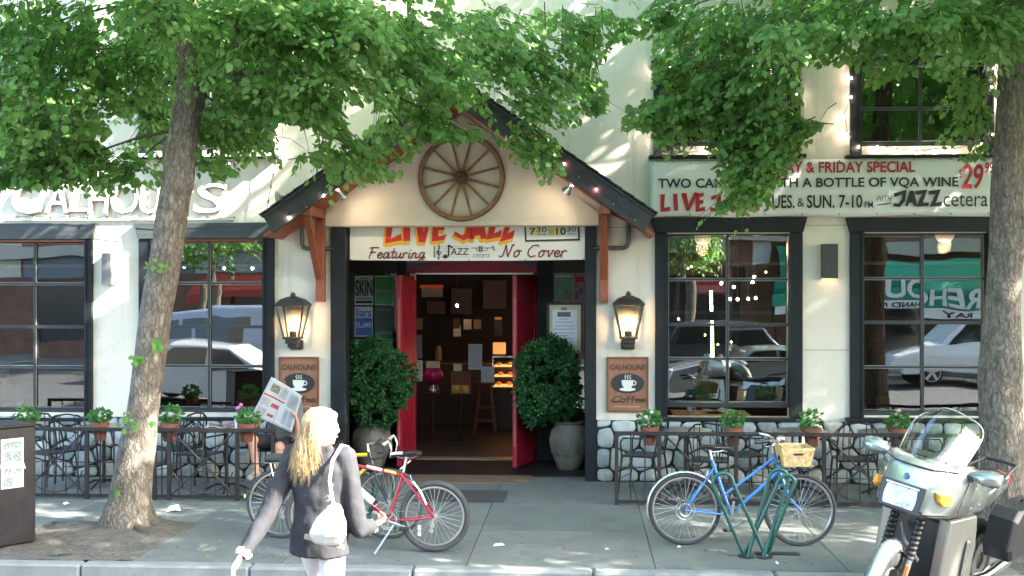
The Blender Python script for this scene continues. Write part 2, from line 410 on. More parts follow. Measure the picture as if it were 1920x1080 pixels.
def strokes(q, S_, y, fx, fz, w):
    """Brush strokes: polylines drawn as flat ribbons. fx, fz map the stroke space to the place."""
    for st in S_:
        ww = w
        pts = st
        if isinstance(st[0], (int, float)): ww = st[0]; pts = st[1]
        P = [Vector((fx(a), 0, fz(b))) for a, b in pts]
        for i in range(len(P)-1):
            d = (P[i+1]-P[i]); 
            if d.length < 1e-6: continue
            d.normalize(); nrm = Vector((-d.z, 0, d.x))*ww/2; e = d*ww*0.3
            a, b = P[i]-e, P[i+1]+e
            q.add([(a+nrm).xz_y(y) if False else (a.x+nrm.x, y, a.z+nrm.z), (a.x-nrm.x, y, a.z-nrm.z), (b.x-nrm.x, y, b.z-nrm.z), (b.x+nrm.x, y, b.z+nrm.z)], [(0, 1, 2, 3)])
def arc(cx, cz, rx, rz, a0, a1, n=8):
    return [(cx+rx*math.cos(R(a0+(a1-a0)*i/n)), cz+rz*math.sin(R(a0+(a1-a0)*i/n))) for i in range(n+1)]

# ================================================================= GROUND
KY = gr(960, 1062).y                      # kerb line
mb = MB(); mb.bb(-60, 60, KY-14.5, KY-0.16, -0.32, -0.12); struct("road", mb, ASPH)
mb = MB(); mb.bb(-60, 60, KY-60, 40, -0.42, -0.325); struct("ground", mb, ASPH)
mb = MB(); mb.bb(-40, 40, KY-0.001, 9.0, -0.30, -0.035); struct("sidewalk_bed", mb, MORT)
# kerb stones
kerb = thing("kerb", "pale worn concrete kerb running along the edge of the sidewalk", "kerb", (0, KY, 0), world=True)
x = -13.0
i = 0
while x < 11:
    w = 1.5+random.uniform(-.12, .12); mb = MB()
    mb.bb(x+.004, x+w-.004, KY-.16, KY-.004, -.2, random.uniform(-.002, .003)); part("kerb_stone", mb, KERB, kerb, bev=.02); x += w
# sidewalk slabs; a tree pit is left open round each tree
TLB = gr(243, 992); TLB.z = 0                     # left tree base
TRB = gr(1884, 985); TRB.z = 0
pits = [(TLB.x-.95, TLB.x+.55, KY+.02, TLB.y+.35), (TRB.x-.6, TRB.x+.8, KY+.02, TRB.y+.5)]
walk = thing("sidewalk", "grey concrete slab sidewalk in front of the cafe", "sidewalk", (0, KY, 0), world=True)
rows = [(KY, KY+1.42), (KY+1.42, KY+2.75), (KY+2.75, 0.02)]
ox = AX(1225, KY+.3)
for ri, (ya, yb) in enumerate(rows):
    k = -6
    while True:
        xa = ox+k*1.62+(0 if ri < 2 else .0); xb = xa+1.62; k += 1
        if xb < -13: continue
        if xa > 11: break
        cells = [(xa, xb, ya, yb)]
        for p in pits:
            out = []
            for (a, b, c, d) in cells:
                if b <= p[0] or a >= p[1] or d <= p[2] or c >= p[3]: out.append((a, b, c, d)); continue
                if a < p[0]: out.append((a, p[0], c, d))
                if b > p[1]: out.append((p[1], b, c, d))
                a2, b2 = max(a, p[0]), min(b, p[1])
                if d > p[3]: out.append((a2, b2, p[3], d))
            cells = out
        for (a, b, c, d) in cells:
            if b-a < .05 or d-c < .05: continue
            mb = MB(); z = random.uniform(-.004, .0015)
            mb.bb(a+.003, b-.003, c+.003, d-.003, -.05, z)
            part("paving_slab", mb, random.choice(PAVE), walk, bev=.004)
mb = MB(); mb.bb(-14, AX(650, 0), .02, 1.0, -.05, -.006); mb.bb(AX(650, 0), AX(1100, 0), .022, 1.75, -.05, -.007); struct("entrance_pavement", mb, PAVE[1])
mb = MB(); mb.bb(AX(690, .5), AX(1000, .5), -.28, 1.62, -.05, .012); struct("entrance_floor", mb, TANF)
# soil in the pits, uneven, with roots
for nm, p, tb, lb in (("tree_pit", pits[0], TLB, "bare soil with roots around the leaning tree"), ("tree_pit", pits[1], TRB, "bare soil around the tree behind the motorcycle")):
    mb = MB(); n = 40; vs = []; fs = []
    for j in range(n+1):
        for i in range(n+1):
            X = p[0]-.12+(p[1]-p[0]+.24)*i/n; Y = p[2]+(p[3]-p[2]+.06)*j/n
            d = math.hypot(X-tb.x, Y-tb.y)
            z = -.02+.11*math.exp(-(d/.5)**2)+.035*noise.noise(Vector((X*4, Y*4, 1)))+.012*noise.noise(Vector((X*18, Y*18, 1)))
            e = min(i, n-i, n-j)/3.0
            if e < 1: z = min(z, z*e-.03*(1-e)+.012)
            vs.append((X, Y, z))
    for j in range(n):
        for i in range(n): a = j*(n+1)+i; fs.append((a, a+1, a+n+2, a+n+1))
    mb.add(vs, fs); o = part(nm, mb, SOIL, None, smooth=True); tag(o, None, None, kind="structure")
# small litter
def litter(px, py, w, h, col, label, tilt):
    g = gr(px, py, 0.004); mb = MB(); s = w
    vs = [(-s/2, -s*.35, .0), (s*.1, -s*.4, h*.4), (s/2, -s*.1, 0), (s*.3, s*.35, h), (-s*.25, s*.3, h*.8), (-s*.05, 0, h)]
    mb.add(vs, [(0, 1, 5), (1, 2, 5), (2, 3, 5), (3, 4, 5), (4, 0, 5)])
    o = part("paper_scrap", mb, PAPER); o.location = g; o.rotation_euler = (0, 0, tilt)
    tag(o, label, "litter")
litter(325, 958, .16, .055, None, "crumpled white paper lying right of the leaning tree", .3)
litter(124, 945, .09, .02, None, "flat white scrap on the pavement left of the leaning tree", 1.0)
litter(935, 1022, .12, .012, None, "white paper scrap on the open pavement before the entrance", .2)
litter(1273, 1027, .04, .02, None, "tiny white scrap below the blue bicycle's rear wheel", .2)
litter(1457, 1057, .045, .02, None, "tiny white scrap in front of the bike rack", .8)
rg = np.random.default_rng(55); LB = MB()
for k in range(420):
    X = rg.uniform(-8, 7); Yq = KY+abs(rg.normal(0, 1.0)) if k % 3 else rg.uniform(KY, -.2)
    a = rg.uniform(0, 6.28); s = rg.uniform(.008, .03); c_, s_ = math.cos(a)*s, math.sin(a)*s
    LB.add([(X-c_, Yq-s_, .006), (X+s_*.5, Yq-c_*.5, .010), (X+c_, Yq+s_, .006), (X-s_*.5, Yq+c_*.5, .013)], [(0, 1, 2, 3)])
o = part("leaf_litter", LB, leaf_mat("dry_bits", (.16, .11, .05), (.30, .26, .14), (.2, .2, .1), .1)); tag(o, "scattered dry leaf bits along the sidewalk and kerb", "litter", kind="stuff")
litter(1138, 1030, .05, .01, None, "small pale scrap on the pavement between entrance and blue bicycle", .5)

# ================================================================= CAFE BUILDING
STT = AZ(787, 1300)                     # top of the stone base
GZ = AZ(425, 870)                       # underside of the gable wall
bld = thing("cafe_building", "two storey cream stucco cafe building with dark trimmed windows", "building", (0, 0, 0), world=True)
XA, XB = -14.0, 12.0
EX0, EX1 = AX(646), AX(1108)            # entrance opening
win_spec = []
def wspec(cx0, cx1, gx0, gx1, top, g_top, rows, sill, colx, upper=False, name=""):
    m = (cx0+cx1)/2
    mid = max(0, min(1900, m))
    win_spec.append(dict(cx0=AX(cx0), cx1=AX(cx1), gx0=AX(gx0), gx1=AX(gx1), top=AZ(top, mid), gt=AZ(g_top, mid),
                         rows=[AZ(r, mid) for r in rows], sill=AZ(sill, mid), cols=[AX(c) for c in colx], upper=upper, name=name))
wspec(-60, 175, -38, 160, 419, 454, [532, 613, 688, 766], 787, [62], name="lower window at the left edge")
wspec(262, 515, 290, 493, 418, 453, [531, 613, 687, 766], 787, [390], name="lower window left of the entrance")
wspec(1228, 1504, 1252, 1479, 408, 441, [524, 609, 673, 756], 788, [1365], name="lower window right of the entrance")
wspec(1593, 1876, 1619, 1849, 408, 440, [522, 605, 689, 772], 789, [1732], name="lower window beside the right tree")
wspec(-60, 175, -38, 160, 60, 82, [190, 275], 300, [62], True)
wspec(262, 515, 284, 494, 60, 82, [190, 275], 298, [390], True)
wspec(1225, 1500, 1262, 1478, 113, 135, [203, 266], 297, [1370], True)
wspec(1593, 1862, 1615, 1842, 106, 128, [202, 266], 297, [1727], True)
wspec(2000, 2270, 2025, 2245, 408, 440, [522, 605, 689, 772], 789, [2135])
opens = [(w["gx0"]-.03, w["gx1"]+.03, w["rows"][-1]-.05, w["gt"]+.02) for w in win_spec]
opens[2] = (opens[2][0], opens[2][1], AZ(784, 1365), opens[2][3])
opens.append((EX0, EX1, -.3, GZ))
def wall_mb(x0, x1, z0, z1, ops, y0, y1):
    xs = sorted({x0, x1, *[v for o in ops for v in o[:2] if x0 < v < x1]}); zs = sorted({z0, z1, *[v for o in ops for v in o[2:] if z0 < v < z1]})
    mb = MB(); idx = {}
    def V(i, j, k):
        key = (i, j, k)
        if key not in idx: idx[key] = len(mb.v); mb.v.append((xs[i], (y0, y1)[k], zs[j]))
        return idx[key]
    def solid(i, j):
        if i < 0 or j < 0 or i >= len(xs)-1 or j >= len(zs)-1: return False
        cx, cz = (xs[i]+xs[i+1])/2, (zs[j]+zs[j+1])/2
        return not any(o[0] < cx < o[1] and o[2] < cz < o[3] for o in ops)
    def F(*a): mb.f.append(a); mb.mi.append(0)
    for i in range(len(xs)-1):
        for j in range(len(zs)-1):
            if not solid(i, j): continue
            F(V(i, j, 0), V(i+1, j, 0), V(i+1, j+1, 0), V(i, j+1, 0)); F(V(i, j, 1), V(i, j+1, 1), V(i+1, j+1, 1), V(i+1, j, 1))
            if not solid(i-1, j): F(V(i, j, 0), V(i, j+1, 0), V(i, j+1, 1), V(i, j, 1))
            if not solid(i+1, j): F(V(i+1, j, 0), V(i+1, j, 1), V(i+1, j+1, 1), V(i+1, j+1, 0))
            if not solid(i, j-1): F(V(i, j, 0), V(i, j, 1), V(i+1, j, 1), V(i+1, j, 0))
            if not solid(i, j+1): F(V(i, j+1, 0), V(i+1, j+1, 0), V(i+1, j+1, 1), V(i, j+1, 1))
    return mb
part("front_wall", wall_mb(XA, XB, -.3, 7.4, opens, 0, .28), CREAM, bld, norm=False)
# parapet, roof, sides, rear
mb = MB(); mb.bb(XA, XB, -.12, .34, 7.401, 7.65); part("parapet_cap", mb, TRIM, bld)
mb = MB(); mb.bb(XA, XB, .34, 9.3, 7.1, 7.3); part("flat_roof", mb, SHING, bld)
mb = MB(); mb.bb(XA, XA+.25, .281, 9.3, -.3, 7.1); mb.bb(XB-.25, XB, .281, 9.3, -.3, 7.1); mb.bb(XA+.25, XB-.25, 9.05, 9.3, -.3, 7.1); part("outer_wall", mb, CREAM, bld)
# rooms: dining room floor, ceiling, back wall; upper floor rooms
Z1C = AZ(395, 1300); RY = 7.0
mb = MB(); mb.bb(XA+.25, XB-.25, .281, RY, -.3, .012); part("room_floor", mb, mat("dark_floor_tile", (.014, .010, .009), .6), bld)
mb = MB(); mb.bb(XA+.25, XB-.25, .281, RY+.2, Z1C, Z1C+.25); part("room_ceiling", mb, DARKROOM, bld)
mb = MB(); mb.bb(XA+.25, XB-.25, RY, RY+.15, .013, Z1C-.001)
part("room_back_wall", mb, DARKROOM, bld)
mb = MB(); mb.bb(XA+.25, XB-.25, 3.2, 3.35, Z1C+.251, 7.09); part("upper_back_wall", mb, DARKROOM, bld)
# seam lines in the stucco: thin metal beads
mb = MB()
for a, b, py in ((516, 608, 426), (1128, 1224, 427), (1512, 1590, 423), (1508, 1592, 657)):
    mb = MB(); mb.bb(AX(a), AX(b), -.004, .002, AZ(py, (a+b)/2), AZ(py, (a+b)/2)+.009); part("stucco_seam", mb, mat("seam_grey", (.33, .31, .27), .8), bld)

def build_window(w):
    nm = "window"
    fy0, fy1 = .035, .10
    f = MB(); x0, x1, zt, zb = w["gx0"], w["gx1"], w["gt"], w["rows"][-1]
    t = .03
    f.bb(x0-t, x0, fy0, fy1, zb-.05, zt+t); f.bb(x1, x1+t, fy0, fy1, zb-.05, zt+t)
    f.bb(x0, x1, fy0, fy1, zt, zt+t); f.bb(x0, x1, fy0-.002, fy1, zb-.055, zb)
    wo_ = part(nm, f, MUNT, bld)
    hz0 = w["gt"]+.03
    # casing
    for a, b in ((w["cx0"], w["gx0"]-.008), (w["gx1"]+.008, w["cx1"])):
        c = MB(); c.bb(a, b, -.045, .04, w["sill"]+.04, hz0); part("casing", c, TRIM, wo_, bev=.006)
        c = MB(); inner = b if a == w["cx0"] else a; s = -1 if a == w["cx0"] else 1
        c.bb(inner, inner+s*.028, -.058, -.044, w["sill"]+.042, hz0-.004); part("casing_bead", c, TRIM, wo_)
    e = .055 if not w["upper"] else .03
    c = MB(); c.prism([(w["cx0"]-e, w["top"]), (w["cx0"]-.005, hz0+.003), (w["cx1"]+.005, hz0+.003), (w["cx1"]+e, w["top"])], -.062, .01); part("header", c, TRIMW if w["cx0"] < -4 else TRIM, wo_, bev=.006)
    if w["cx0"] < -3 and not w["upper"]:
        c = MB(); c.bb(w["gx0"]-.02, w["gx1"]+.02, -.02, .034, w["gt"]+.002, w["gt"]+.03); part("head_trim", c, WOODB, wo_)
    c = MB(); c.bb(w["cx0"]-.06, w["cx1"]+.06, -.11, .03, w["sill"]-.005, w["sill"]+.038); part("sill", c, TRIM, wo_, bev=.006)
    zs = [w["gt"]]+w["rows"]; xs = [x0]+w["cols"]+[x1]
    for i, z in enumerate(w["rows"][:-1]):
        c = MB(); hh = .012 if i != 1 or w["upper"] else .02
        c.bb(x0, x1, fy0+.004, fy1-.01, z-hh, z+hh); part("muntin", c, MUNT, wo_)
    for cxx in w["cols"]:
        c = MB(); c.bb(cxx-.014, cxx+.014, fy0+.001, fy1-.012, zs[-1], zs[0]); part("muntin", c, MUNT, wo_)
    bead = MB()
    for i in range(len(zs)-1):
        for j in range(len(xs)-1):
            a, b, c_, d = xs[j]+.014, xs[j+1]-.014, zs[i+1]+.014, zs[i]-.014
            mid = Vector(((a+b)/2, .075, (c_+d)/2)); ra, rb = R(random.uniform(-.35, .35)), R(random.uniform(-.35, .35))
            p = MB(); p.box((0, 0, 0), (b-a+.012, .004, d-c_+.012), (ra, 0, rb)); p.xf(Matrix.Translation(mid))
            part("pane", p, GLASS, wo_)
            for (q0, q1, q2, q3) in ((a, b, c_, c_+.005), (a, b, d-.005, d), (a, a+.005, c_, d), (b-.005, b, c_, d)):
                bead.bb(q0, q1, fy0+.012, fy0+.02, q2, q3)
    part("glazing_bead", bead, PUTTY, wo_)
    return wo_
wins = [build_window(w) for w in win_spec]
# meeting rails of the raised upper sash behind the glass of the window right of the entrance
w2 = win_spec[2]
mb = MB(); mb.bb(w2["gx0"], w2["gx1"], .12, .15, AZ(590, 1365), AZ(584, 1365)); mb.bb(w2["gx0"], w2["gx1"], .12, .15, AZ(492, 1365), AZ(489, 1365)); part("inner_rail", mb, MUNT, wins[2])

# shades/curtain rails behind the lower windows: warm wooden rail seen through the top panes
for wi in (0, 1, 2, 3):
    w = win_spec[wi]; mb = MB(); z = AZ(492, 1300) - (.02 if wi < 2 else 0)
    mb.bb(w["gx0"]-.2, w["gx1"]+.2, .5, .54, z-.02, z+.02); part("curtain_rail", mb, mat("rail_wood", (.34, .17, .06), .5), bld)

# ================================================================= STONE BASE
def clip(poly, nx, ny, d):
    out = []
    for i in range(len(poly)):
        a, b = poly[i], poly[(i+1) % len(poly)]
        da, db = a[0]*nx+a[1]*ny-d, b[0]*nx+b[1]*ny-d
        if da <= 0: out.append(a)
        if (da < 0 < db) or (db < 0 < da):
            t = da/(da-db); out.append((a[0]+(b[0]-a[0])*t, a[1]+(b[1]-a[1])*t))
    return out
def stone_wall(x0, x1, label):
    zt = STT; y = -.05
    st = thing("stone_wall", label, "stone wall", (x0, y, 0), world=True)
    mb = MB(); mb.bb(x0, x1, y, .001, -.05, zt-.012); part("mortar", mb, MORT, st)
    rnd = random.Random(int(x0*10))
    seeds = []; H = zt
    rows_ = [(.93, .135), (.66, .24), (.36, .25), (.09, .17)]
    for fz, hh in rows_:
        x = x0+rnd.uniform(0, .1)
        while x < x1:
            seeds.append((x, H*fz+rnd.uniform(-.07, .07))); x += rnd.uniform(.17, .36) if hh > .2 else rnd.uniform(.16, .40)
    for s in seeds:
        poly = [(x0, 0.0), (x1, 0.0), (x1, H), (x0, H)]
        poly = [(max(x0, s[0]-.4), 0.0), (min(x1, s[0]+.4), 0.0), (min(x1, s[0]+.4), H), (max(x0, s[0]-.4), H)]
        for t in seeds:
            if t is s or abs(t[0]-s[0]) > .8: continue
            nx, ny = t[0]-s[0], t[1]-s[1]; L = math.hypot(nx, ny)
            nx /= L; ny /= L; d = (s[0]+t[0])/2*nx+(s[1]+t[1])/2*ny
            poly = clip(poly, nx, ny, d)
            if len(poly) < 3: break
        if len(poly) < 3: continue
        for _ in range(2):
            q = []
            for i in range(len(poly)):
                a, b = poly[i], poly[(i+1) % len(poly)]
                f_ = .16 if _ == 0 else .25; q += [(a[0]*(1-f_)+b[0]*f_, a[1]*(1-f_)+b[1]*f_), (a[0]*f_+b[0]*(1-f_), a[1]*f_+b[1]*(1-f_))]
            poly = q
        if len(poly) > 18: poly = poly[::2]
        cx = sum(p[0] for p in poly)/len(poly); cz = sum(p[1] for p in poly)/len(poly)
        w = max(p[0] for p in poly)-min(p[0] for p in poly); h = max(p[1] for p in poly)-min(p[1] for p in poly)
        if w < .05 or h < .035: continue
        g = .009; sx, sz = (w-2*g)/w, (h-2*g)/h
        dep = rnd.uniform(.035, .065)
        rings = []
        for k, dy in ((1.0, -.004), (.95, dep*.62), (.72, dep*.92), (.35, dep)):
            rings.append([Vector((cx+(p[0]-cx)*sx*k, y-dy, cz+(p[1]-cz)*sz*k)) for p in poly])
        q = MB(); q.loft(rings); part("stone", q, rnd.choice((STONE[0], STONE[0], STONE[1], STONE[2], STONE[3])), st, smooth=True)
    mb = MB(); mb.bb(x0, x1, -.085, -.001, zt-.012, zt+.006); 
    return st
stone_wall(AX(-300), AX(622), "river stone base wall left of the entrance below the windows")
stone_wall(AX(1118), AX(2200), "river stone base wall right of the entrance below the windows")

# ================================================================= ENTRANCE
ent = thing("entrance", "recessed cafe entrance with dark posts and red double doors", "entrance", (AX(870), 0, 0), world=True)
BY = 1.6
for a, b in ((622, 650), (1097, 1118)):
    mb = MB(); mb.bb(AX(a), AX(b), -.075, .16, -.02, GZ-.002); part("post", mb, TRIM, ent, bev=.008)
rx0, rx1 = AX(655, 1.6), AX(1099, 1.6)+.02
mb = MB(); mb.bb(rx0-.06, rx0, .165, BY+.2, -.02, GZ-.003); part("side_wall", mb, TRIM, ent)
mb = MB(); mb.bb(rx1, rx1+.06, .165, BY+.2, -.02, GZ-.003); part("side_wall", mb, TRIM, ent)
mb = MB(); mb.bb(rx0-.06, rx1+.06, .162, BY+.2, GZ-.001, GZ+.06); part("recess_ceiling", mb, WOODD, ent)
def B(px): return AX(px, BY)
def Zb(py, px=880): return AZ(py, px, BY)
# back wall of the recess
dx0, dx1 = B(778), B(1003)
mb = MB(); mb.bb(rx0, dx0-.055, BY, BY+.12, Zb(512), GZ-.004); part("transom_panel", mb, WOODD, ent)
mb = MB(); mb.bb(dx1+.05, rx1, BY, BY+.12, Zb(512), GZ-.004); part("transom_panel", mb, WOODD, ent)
mb = MB(); mb.bb(B(745), B(762), BY-.02, BY+.12, -.02, GZ-.01); part("mullion", mb, TRIM, ent)
mb = MB(); mb.bb(B(1008), B(1038), BY-.02, BY+.12, -.02, GZ-.01); part("mullion", mb, TRIM, ent)
mb = MB(); mb.bb(B(765), dx0-.004, BY-.03, BY+.14, -.01, Zb(512)); part("door_jamb", mb, REDP, ent)
mb = MB(); mb.bb(dx1+.004, B(1008), BY-.03, BY+.14, -.01, Zb(512)); part("door_jamb", mb, REDP, ent)
mb = MB(); mb.bb(B(762.5), B(1007), BY-.05, BY+.14, Zb(512)+.002, GZ-.012); part("lintel", mb, REDP, ent, bev=.006)
mb = MB(); mb.bb(B(780), B(1000), BY-.035, BY+.03, Zb(514.5), Zb(511.5)); part("door_track", mb, ALLOY, ent)
for a, b, d in ((766, 826, 1), (1004, 944, -1)):
    q = MB(); zc = Zb(498); s = (B(b)-B(a))
    pts = [(0, .045), (.35, .04), (.62, .012), (.8, .022), (1, 0), (.8, -.022), (.6, -.012), (.35, -.03), (0, -.045)]
    q.prism([(B(a)+s*u, zc+v) for u, v in pts], BY-.065, BY-.052); part("strap_hinge", q, mat("hinge_iron", (.10, .10, .095), .6, .3), ent)
# side lights (glass with posters behind)
for a, b in ((rx0+.002, B(745)-.002), (B(1038)+.002, rx1-.002)):
    mb = MB(); mb.bb(a, b, BY+.03, BY+.036, .5, Zb(512)-.002); part("side_light", mb, GLASS, ent)
    mb = MB(); mb.bb(a, b, BY, BY+.1, -.02, .5); part("side_light_base", mb, TRIM, ent)
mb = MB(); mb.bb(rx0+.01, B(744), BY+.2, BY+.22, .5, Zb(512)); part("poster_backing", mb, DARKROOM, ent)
mb = MB(); mb.bb(dx0, dx1, BY-.06, BY+.14, -.01, .03); part("threshold", mb, mat("brass_threshold", (.32, .24, .15), .45, .6), ent, bev=.004)
# doors
def door(hx, ex, ey, sgn, label):
    hp = Vector((hx, BY-.03, 0)); ep = Vector((ex, ey, 0)); L = (ep-hp).length; ang = math.atan2(ep.y-hp.y, ep.x-hp.x)
    d = bpy.data.objects.new("door", None)
    H = Zb(513)-.035
    q = MB(); q.bb(0, L, -.02, .02, .02, H)
    d = part("door", q, REDP, None, bev=.004); d["label"] = label
    d.parent = ent; d.matrix_parent_inverse = parent_world(ent).inverted(); d.location = hp; d.rotation_euler = (0, 0, ang)
    # stiles, rails proud of the leaf on both sides
    for sy in (-1, 1):
        for (a, b, c, e) in ((0, .1, .022, H-.002), (L-.1, L-.001, .022, H-.002), (.101, L-.101, H-.14, H-.002), (.101, L-.101, .022, .2), (.101, L-.101, .95, 1.08)):
            q = MB(); q.bb(a, b, sy*.019, sy*.032, c, e); o = part("door_rail", q, REDP, d, bev=.003)
        for k in range(5):
            w = (L-.2)/5; q = MB(); q.bb(.1+w*k+.004, .1+w*(k+1)-.004, sy*.019, sy*.025, .2, H-.14); part("door_board", q, REDP, d)
    q = MB(); q.bb(L-.002, L+.004, -.012, .012, .3, H-.3); part("edge_strip", q, mat("worn_red", (.42, .12, .10), .5), d)
    q = MB(); q.tube([(L-.06, .034, 1.0), (L-.06, .075, 1.02), (L-.06, .075, 1.25), (L-.06, .034, 1.27)], .009); part("handle", q, BLK, d, smooth=True)
    return d
door(dx0-.005, AX(748, .86), .86, 1, "left red door leaf folded open outwards")
door(dx1+.005, AX(965, .84), .84, -1, "right red door leaf folded open outwards")
# posters
def poster(px0, px1, py0, py1, Y, col, parent_items, label, cat="poster", th=.003):
    x0, x1 = AX(px0, Y), AX(px1, Y); z0, z1 = AZ(py1, px0, Y), AZ(py0, px0, Y)
    q = MB(); q.bb(x0, x1, Y, Y+th, z0, z1)
    t = thing("poster", label, cat, ((x0+x1)/2, Y, z0), world=True)
    part("sheet", q, col, t)
    for (m_, a, b, c, d) in parent_items:
        q = MB(); q.bb(x0+(x1-x0)*a, x0+(x1-x0)*b, Y-.002, Y+.0005, z0+(z1-z0)*c, z0+(z1-z0)*d); part("print", q, m_, t)
    return t, x0, x1, z0, z1
PGR = mat("poster_green", (.045, .30, .09), .6, var=.3, nscale=14, col2=(.20, .48, .25)); PBL = mat("poster_blue", (.06, .12, .42), .6, var=.3, nscale=12)
PWH = mat("poster_white", (.55, .57, .55), .6); PDK = mat("poster_photo", (.05, .06, .06), .6, var=.6, nscale=9, col2=(.2, .22, .2))
PTE = mat("poster_teal", (.10, .22, .17), .6, var=.4, nscale=10, col2=(.22, .28, .2)); PPU = mat("poster_mauve", (.30, .16, .28), .6, var=.4, nscale=16, col2=(.1, .1, .14))
PY_ = BY-.01
t, a, b, c, d = poster(665, 700, 517, 572, PY_, PWH, [(INKK, .05, .95, .06, .15), (INKG, .1, .9, .2, .24), (INKG, .3, .7, .9, .93)], "white concert poster with black block word, top left of the poster group")
letter("SKIN", a+.01, b-.01, c+(d-c)*.3, c+(d-c)*.86, PY_-.003, INKK, t, off=.02)
t, a, b, c, d = poster(703, 738, 517, 572, PY_, PWH, [], "green poster with white lettering, top right of the poster group")
q = MB(); q.bb(a+.012, b-.012, PY_-.002, PY_, c+.015, d-.015); part("print", q, PGR, t)
letter("NOGAKI", a+.02, b-.02, c+(d-c)*.42, c+(d-c)*.55, PY_-.004, PWH, t, off=.02)
t, a, b, c, d = poster(665, 699, 575, 631, PY_, PWH, [], "blue and white poster reading liars, bottom left of the poster group")
q = MB(); q.bb(a+.012, b-.012, PY_-.002, PY_, c+.015, c+(d-c)*.62); part("print", q, PBL, t)
letter("liars", a+.02, b-.02, c+(d-c)*.66, d-.02, PY_-.004, PBL, t, off=.02); letter("SLaMS", a+.02, b-.02, c+(d-c)*.3, c+(d-c)*.48, PY_-.004, PWH, t, off=.02)
t, a, b, c, d = poster(702, 737, 575, 632, PY_, PDK, [(PTE, .1, .9, .1, .2), (INKG, .08, .92, .86, .93)], "dark photographic poster, second row beside the blue one")
poster(665, 699, 636, 680, PY_, PTE, [], "dull teal poster half hidden by the left shrub"); poster(702, 737, 634, 690, PY_, PGR, [(PWH, .1, .9, .85, .9)], "green poster mostly hidden behind the left shrub")
t, a, b, c, d = poster(1038, 1074, 514, 563, PY_, PTE, [(PWH, .08, .92, .9, .94), (PPU, .5, .75, .05, .4)], "teal figure poster in the glass right of the door")
poster(1077, 1098, 514, 563, PY_, PPU, [(INKR, .1, .9, .7, .9)], "mauve patterned poster beside the right entrance post")
# door sign hung from jamb: small white box at the door head (closer)
q = MB(); q.bb(B(771), B(781), BY-.12, BY-.05, Zb(525), Zb(513)); part("door_closer", q, WHITE, ent, bev=.004)
# menu frame
mbt = thing("menu_board", "framed white menu sheet on cream mount right of the doorway", "menu", (AX(1058, 1.1), 1.1, AZ(662, 1058, 1.1)), world=True)
MY = 1.1
def mq(a, b, c, d, y0, y1): q = MB(); q.bb(AX(a, MY), AX(b, MY), y0, y1, AZ(d, 1058, MY), AZ(c, 1058, MY)); return q
q = mq(1025, 1030, 568, 662, MY-.03, MY+.01); part("frame", q, WOODD, mbt); part("frame", mq(1089, 1093, 568, 662, MY-.03, MY+.01), WOODD, mbt)
part("frame", mq(1030.1, 1088.9, 568, 571.5, MY-.03, MY+.01), WOODD, mbt); part("frame", mq(1030.1, 1088.9, 659, 662, MY-.03, MY+.01), mat("gold_frame", (.35, .22, .08), .4, .4), mbt)
part("mount", mq(1030, 1089, 571, 660, MY-.012, MY+.004), mat("cream_mount", (.66, .58, .40), .7), mbt)
part("menu_sheet", mq(1036, 1082, 581, 648, MY-.016, MY-.0125), mat("menu_paper", (.82, .82, .84), .8), mbt)
part("brass_clip", mq(1052, 1063, 576, 582, MY-.022, MY-.014), mat("gold_tape", (.30, .2, .09), .5), mbt); part("brass_clip", mq(1049, 1066, 646, 652, MY-.022, MY-.014), mat("gold_tape", (.3, .2, .09), .5), mbt)
q = MB(); q.bb(AX(1045, MY), AX(1070, MY), MY-.018, MY-.0165, AZ(594, 1058, MY), AZ(585, 1058, MY)); part("print", q, INKG, mbt)
q = MB()
for k, (w, py) in enumerate(((9, 598), (16, 604), (20, 611), (21, 617), (18, 624), (8, 629), (14, 635), (16, 641))):
    q.bb(AX(1058-w, MY), AX(1058+w, MY), MY-.018, MY-.0165, AZ(py+.8, 1058, MY), AZ(py-.6, 1058, MY))
part("print", q, mat("faint_ink", (.42, .38, .36), .8), mbt)
q = MB(); q.bb(AX(1030, 1.3), AX(1090, 1.3), MY+.01, BY, AZ(600, 1058, MY)-.02, AZ(600, 1058, MY)); part("bracket", q, BLK, mbt)

# entrance banner
BNY = .10
ban = thing("entrance_banner", "white jazz banner stretched across the top of the entrance", "banner", (AX(876), BNY, AZ(488, 876, BNY)), world=True)
bx0, bx1 = AX(656, BNY), AX(1096.5, BNY); bz0 = AZ(489, 870, BNY); bz1 = AZ(398, 870, BNY)
q = MB(); n = 30
for k in range(n+1):
    u = k/n; xx = bx0+(bx1-bx0)*u; yy = BNY+.004+.006*math.sin(u*9); zz = .012*math.sin(u*PI)
    q.v += [(xx, yy, bz0+.012-zz), (xx, yy, bz1)]
for k in range(n): q.f.append((2*k, 2*k+2, 2*k+3, 2*k+1)); q.mi.append(0)
bm = part("cloth", q, BANNER, ban, norm=False); sm = bm.modifiers.new("s", 'SOLIDIFY'); sm.thickness = .004; sm.offset = 1
IY = BNY-.008
px2 = lambda p: AX(p, IY); pz2 = lambda p: AZ(p, 876, IY)
def wedge(q, px, pz, quads, dx=0, dz=0, y=IY):
    for Q in quads: q.add([(px(a+dx), y, pz(b+dz)) for a, b in Q], [tuple(range(len(Q)))])
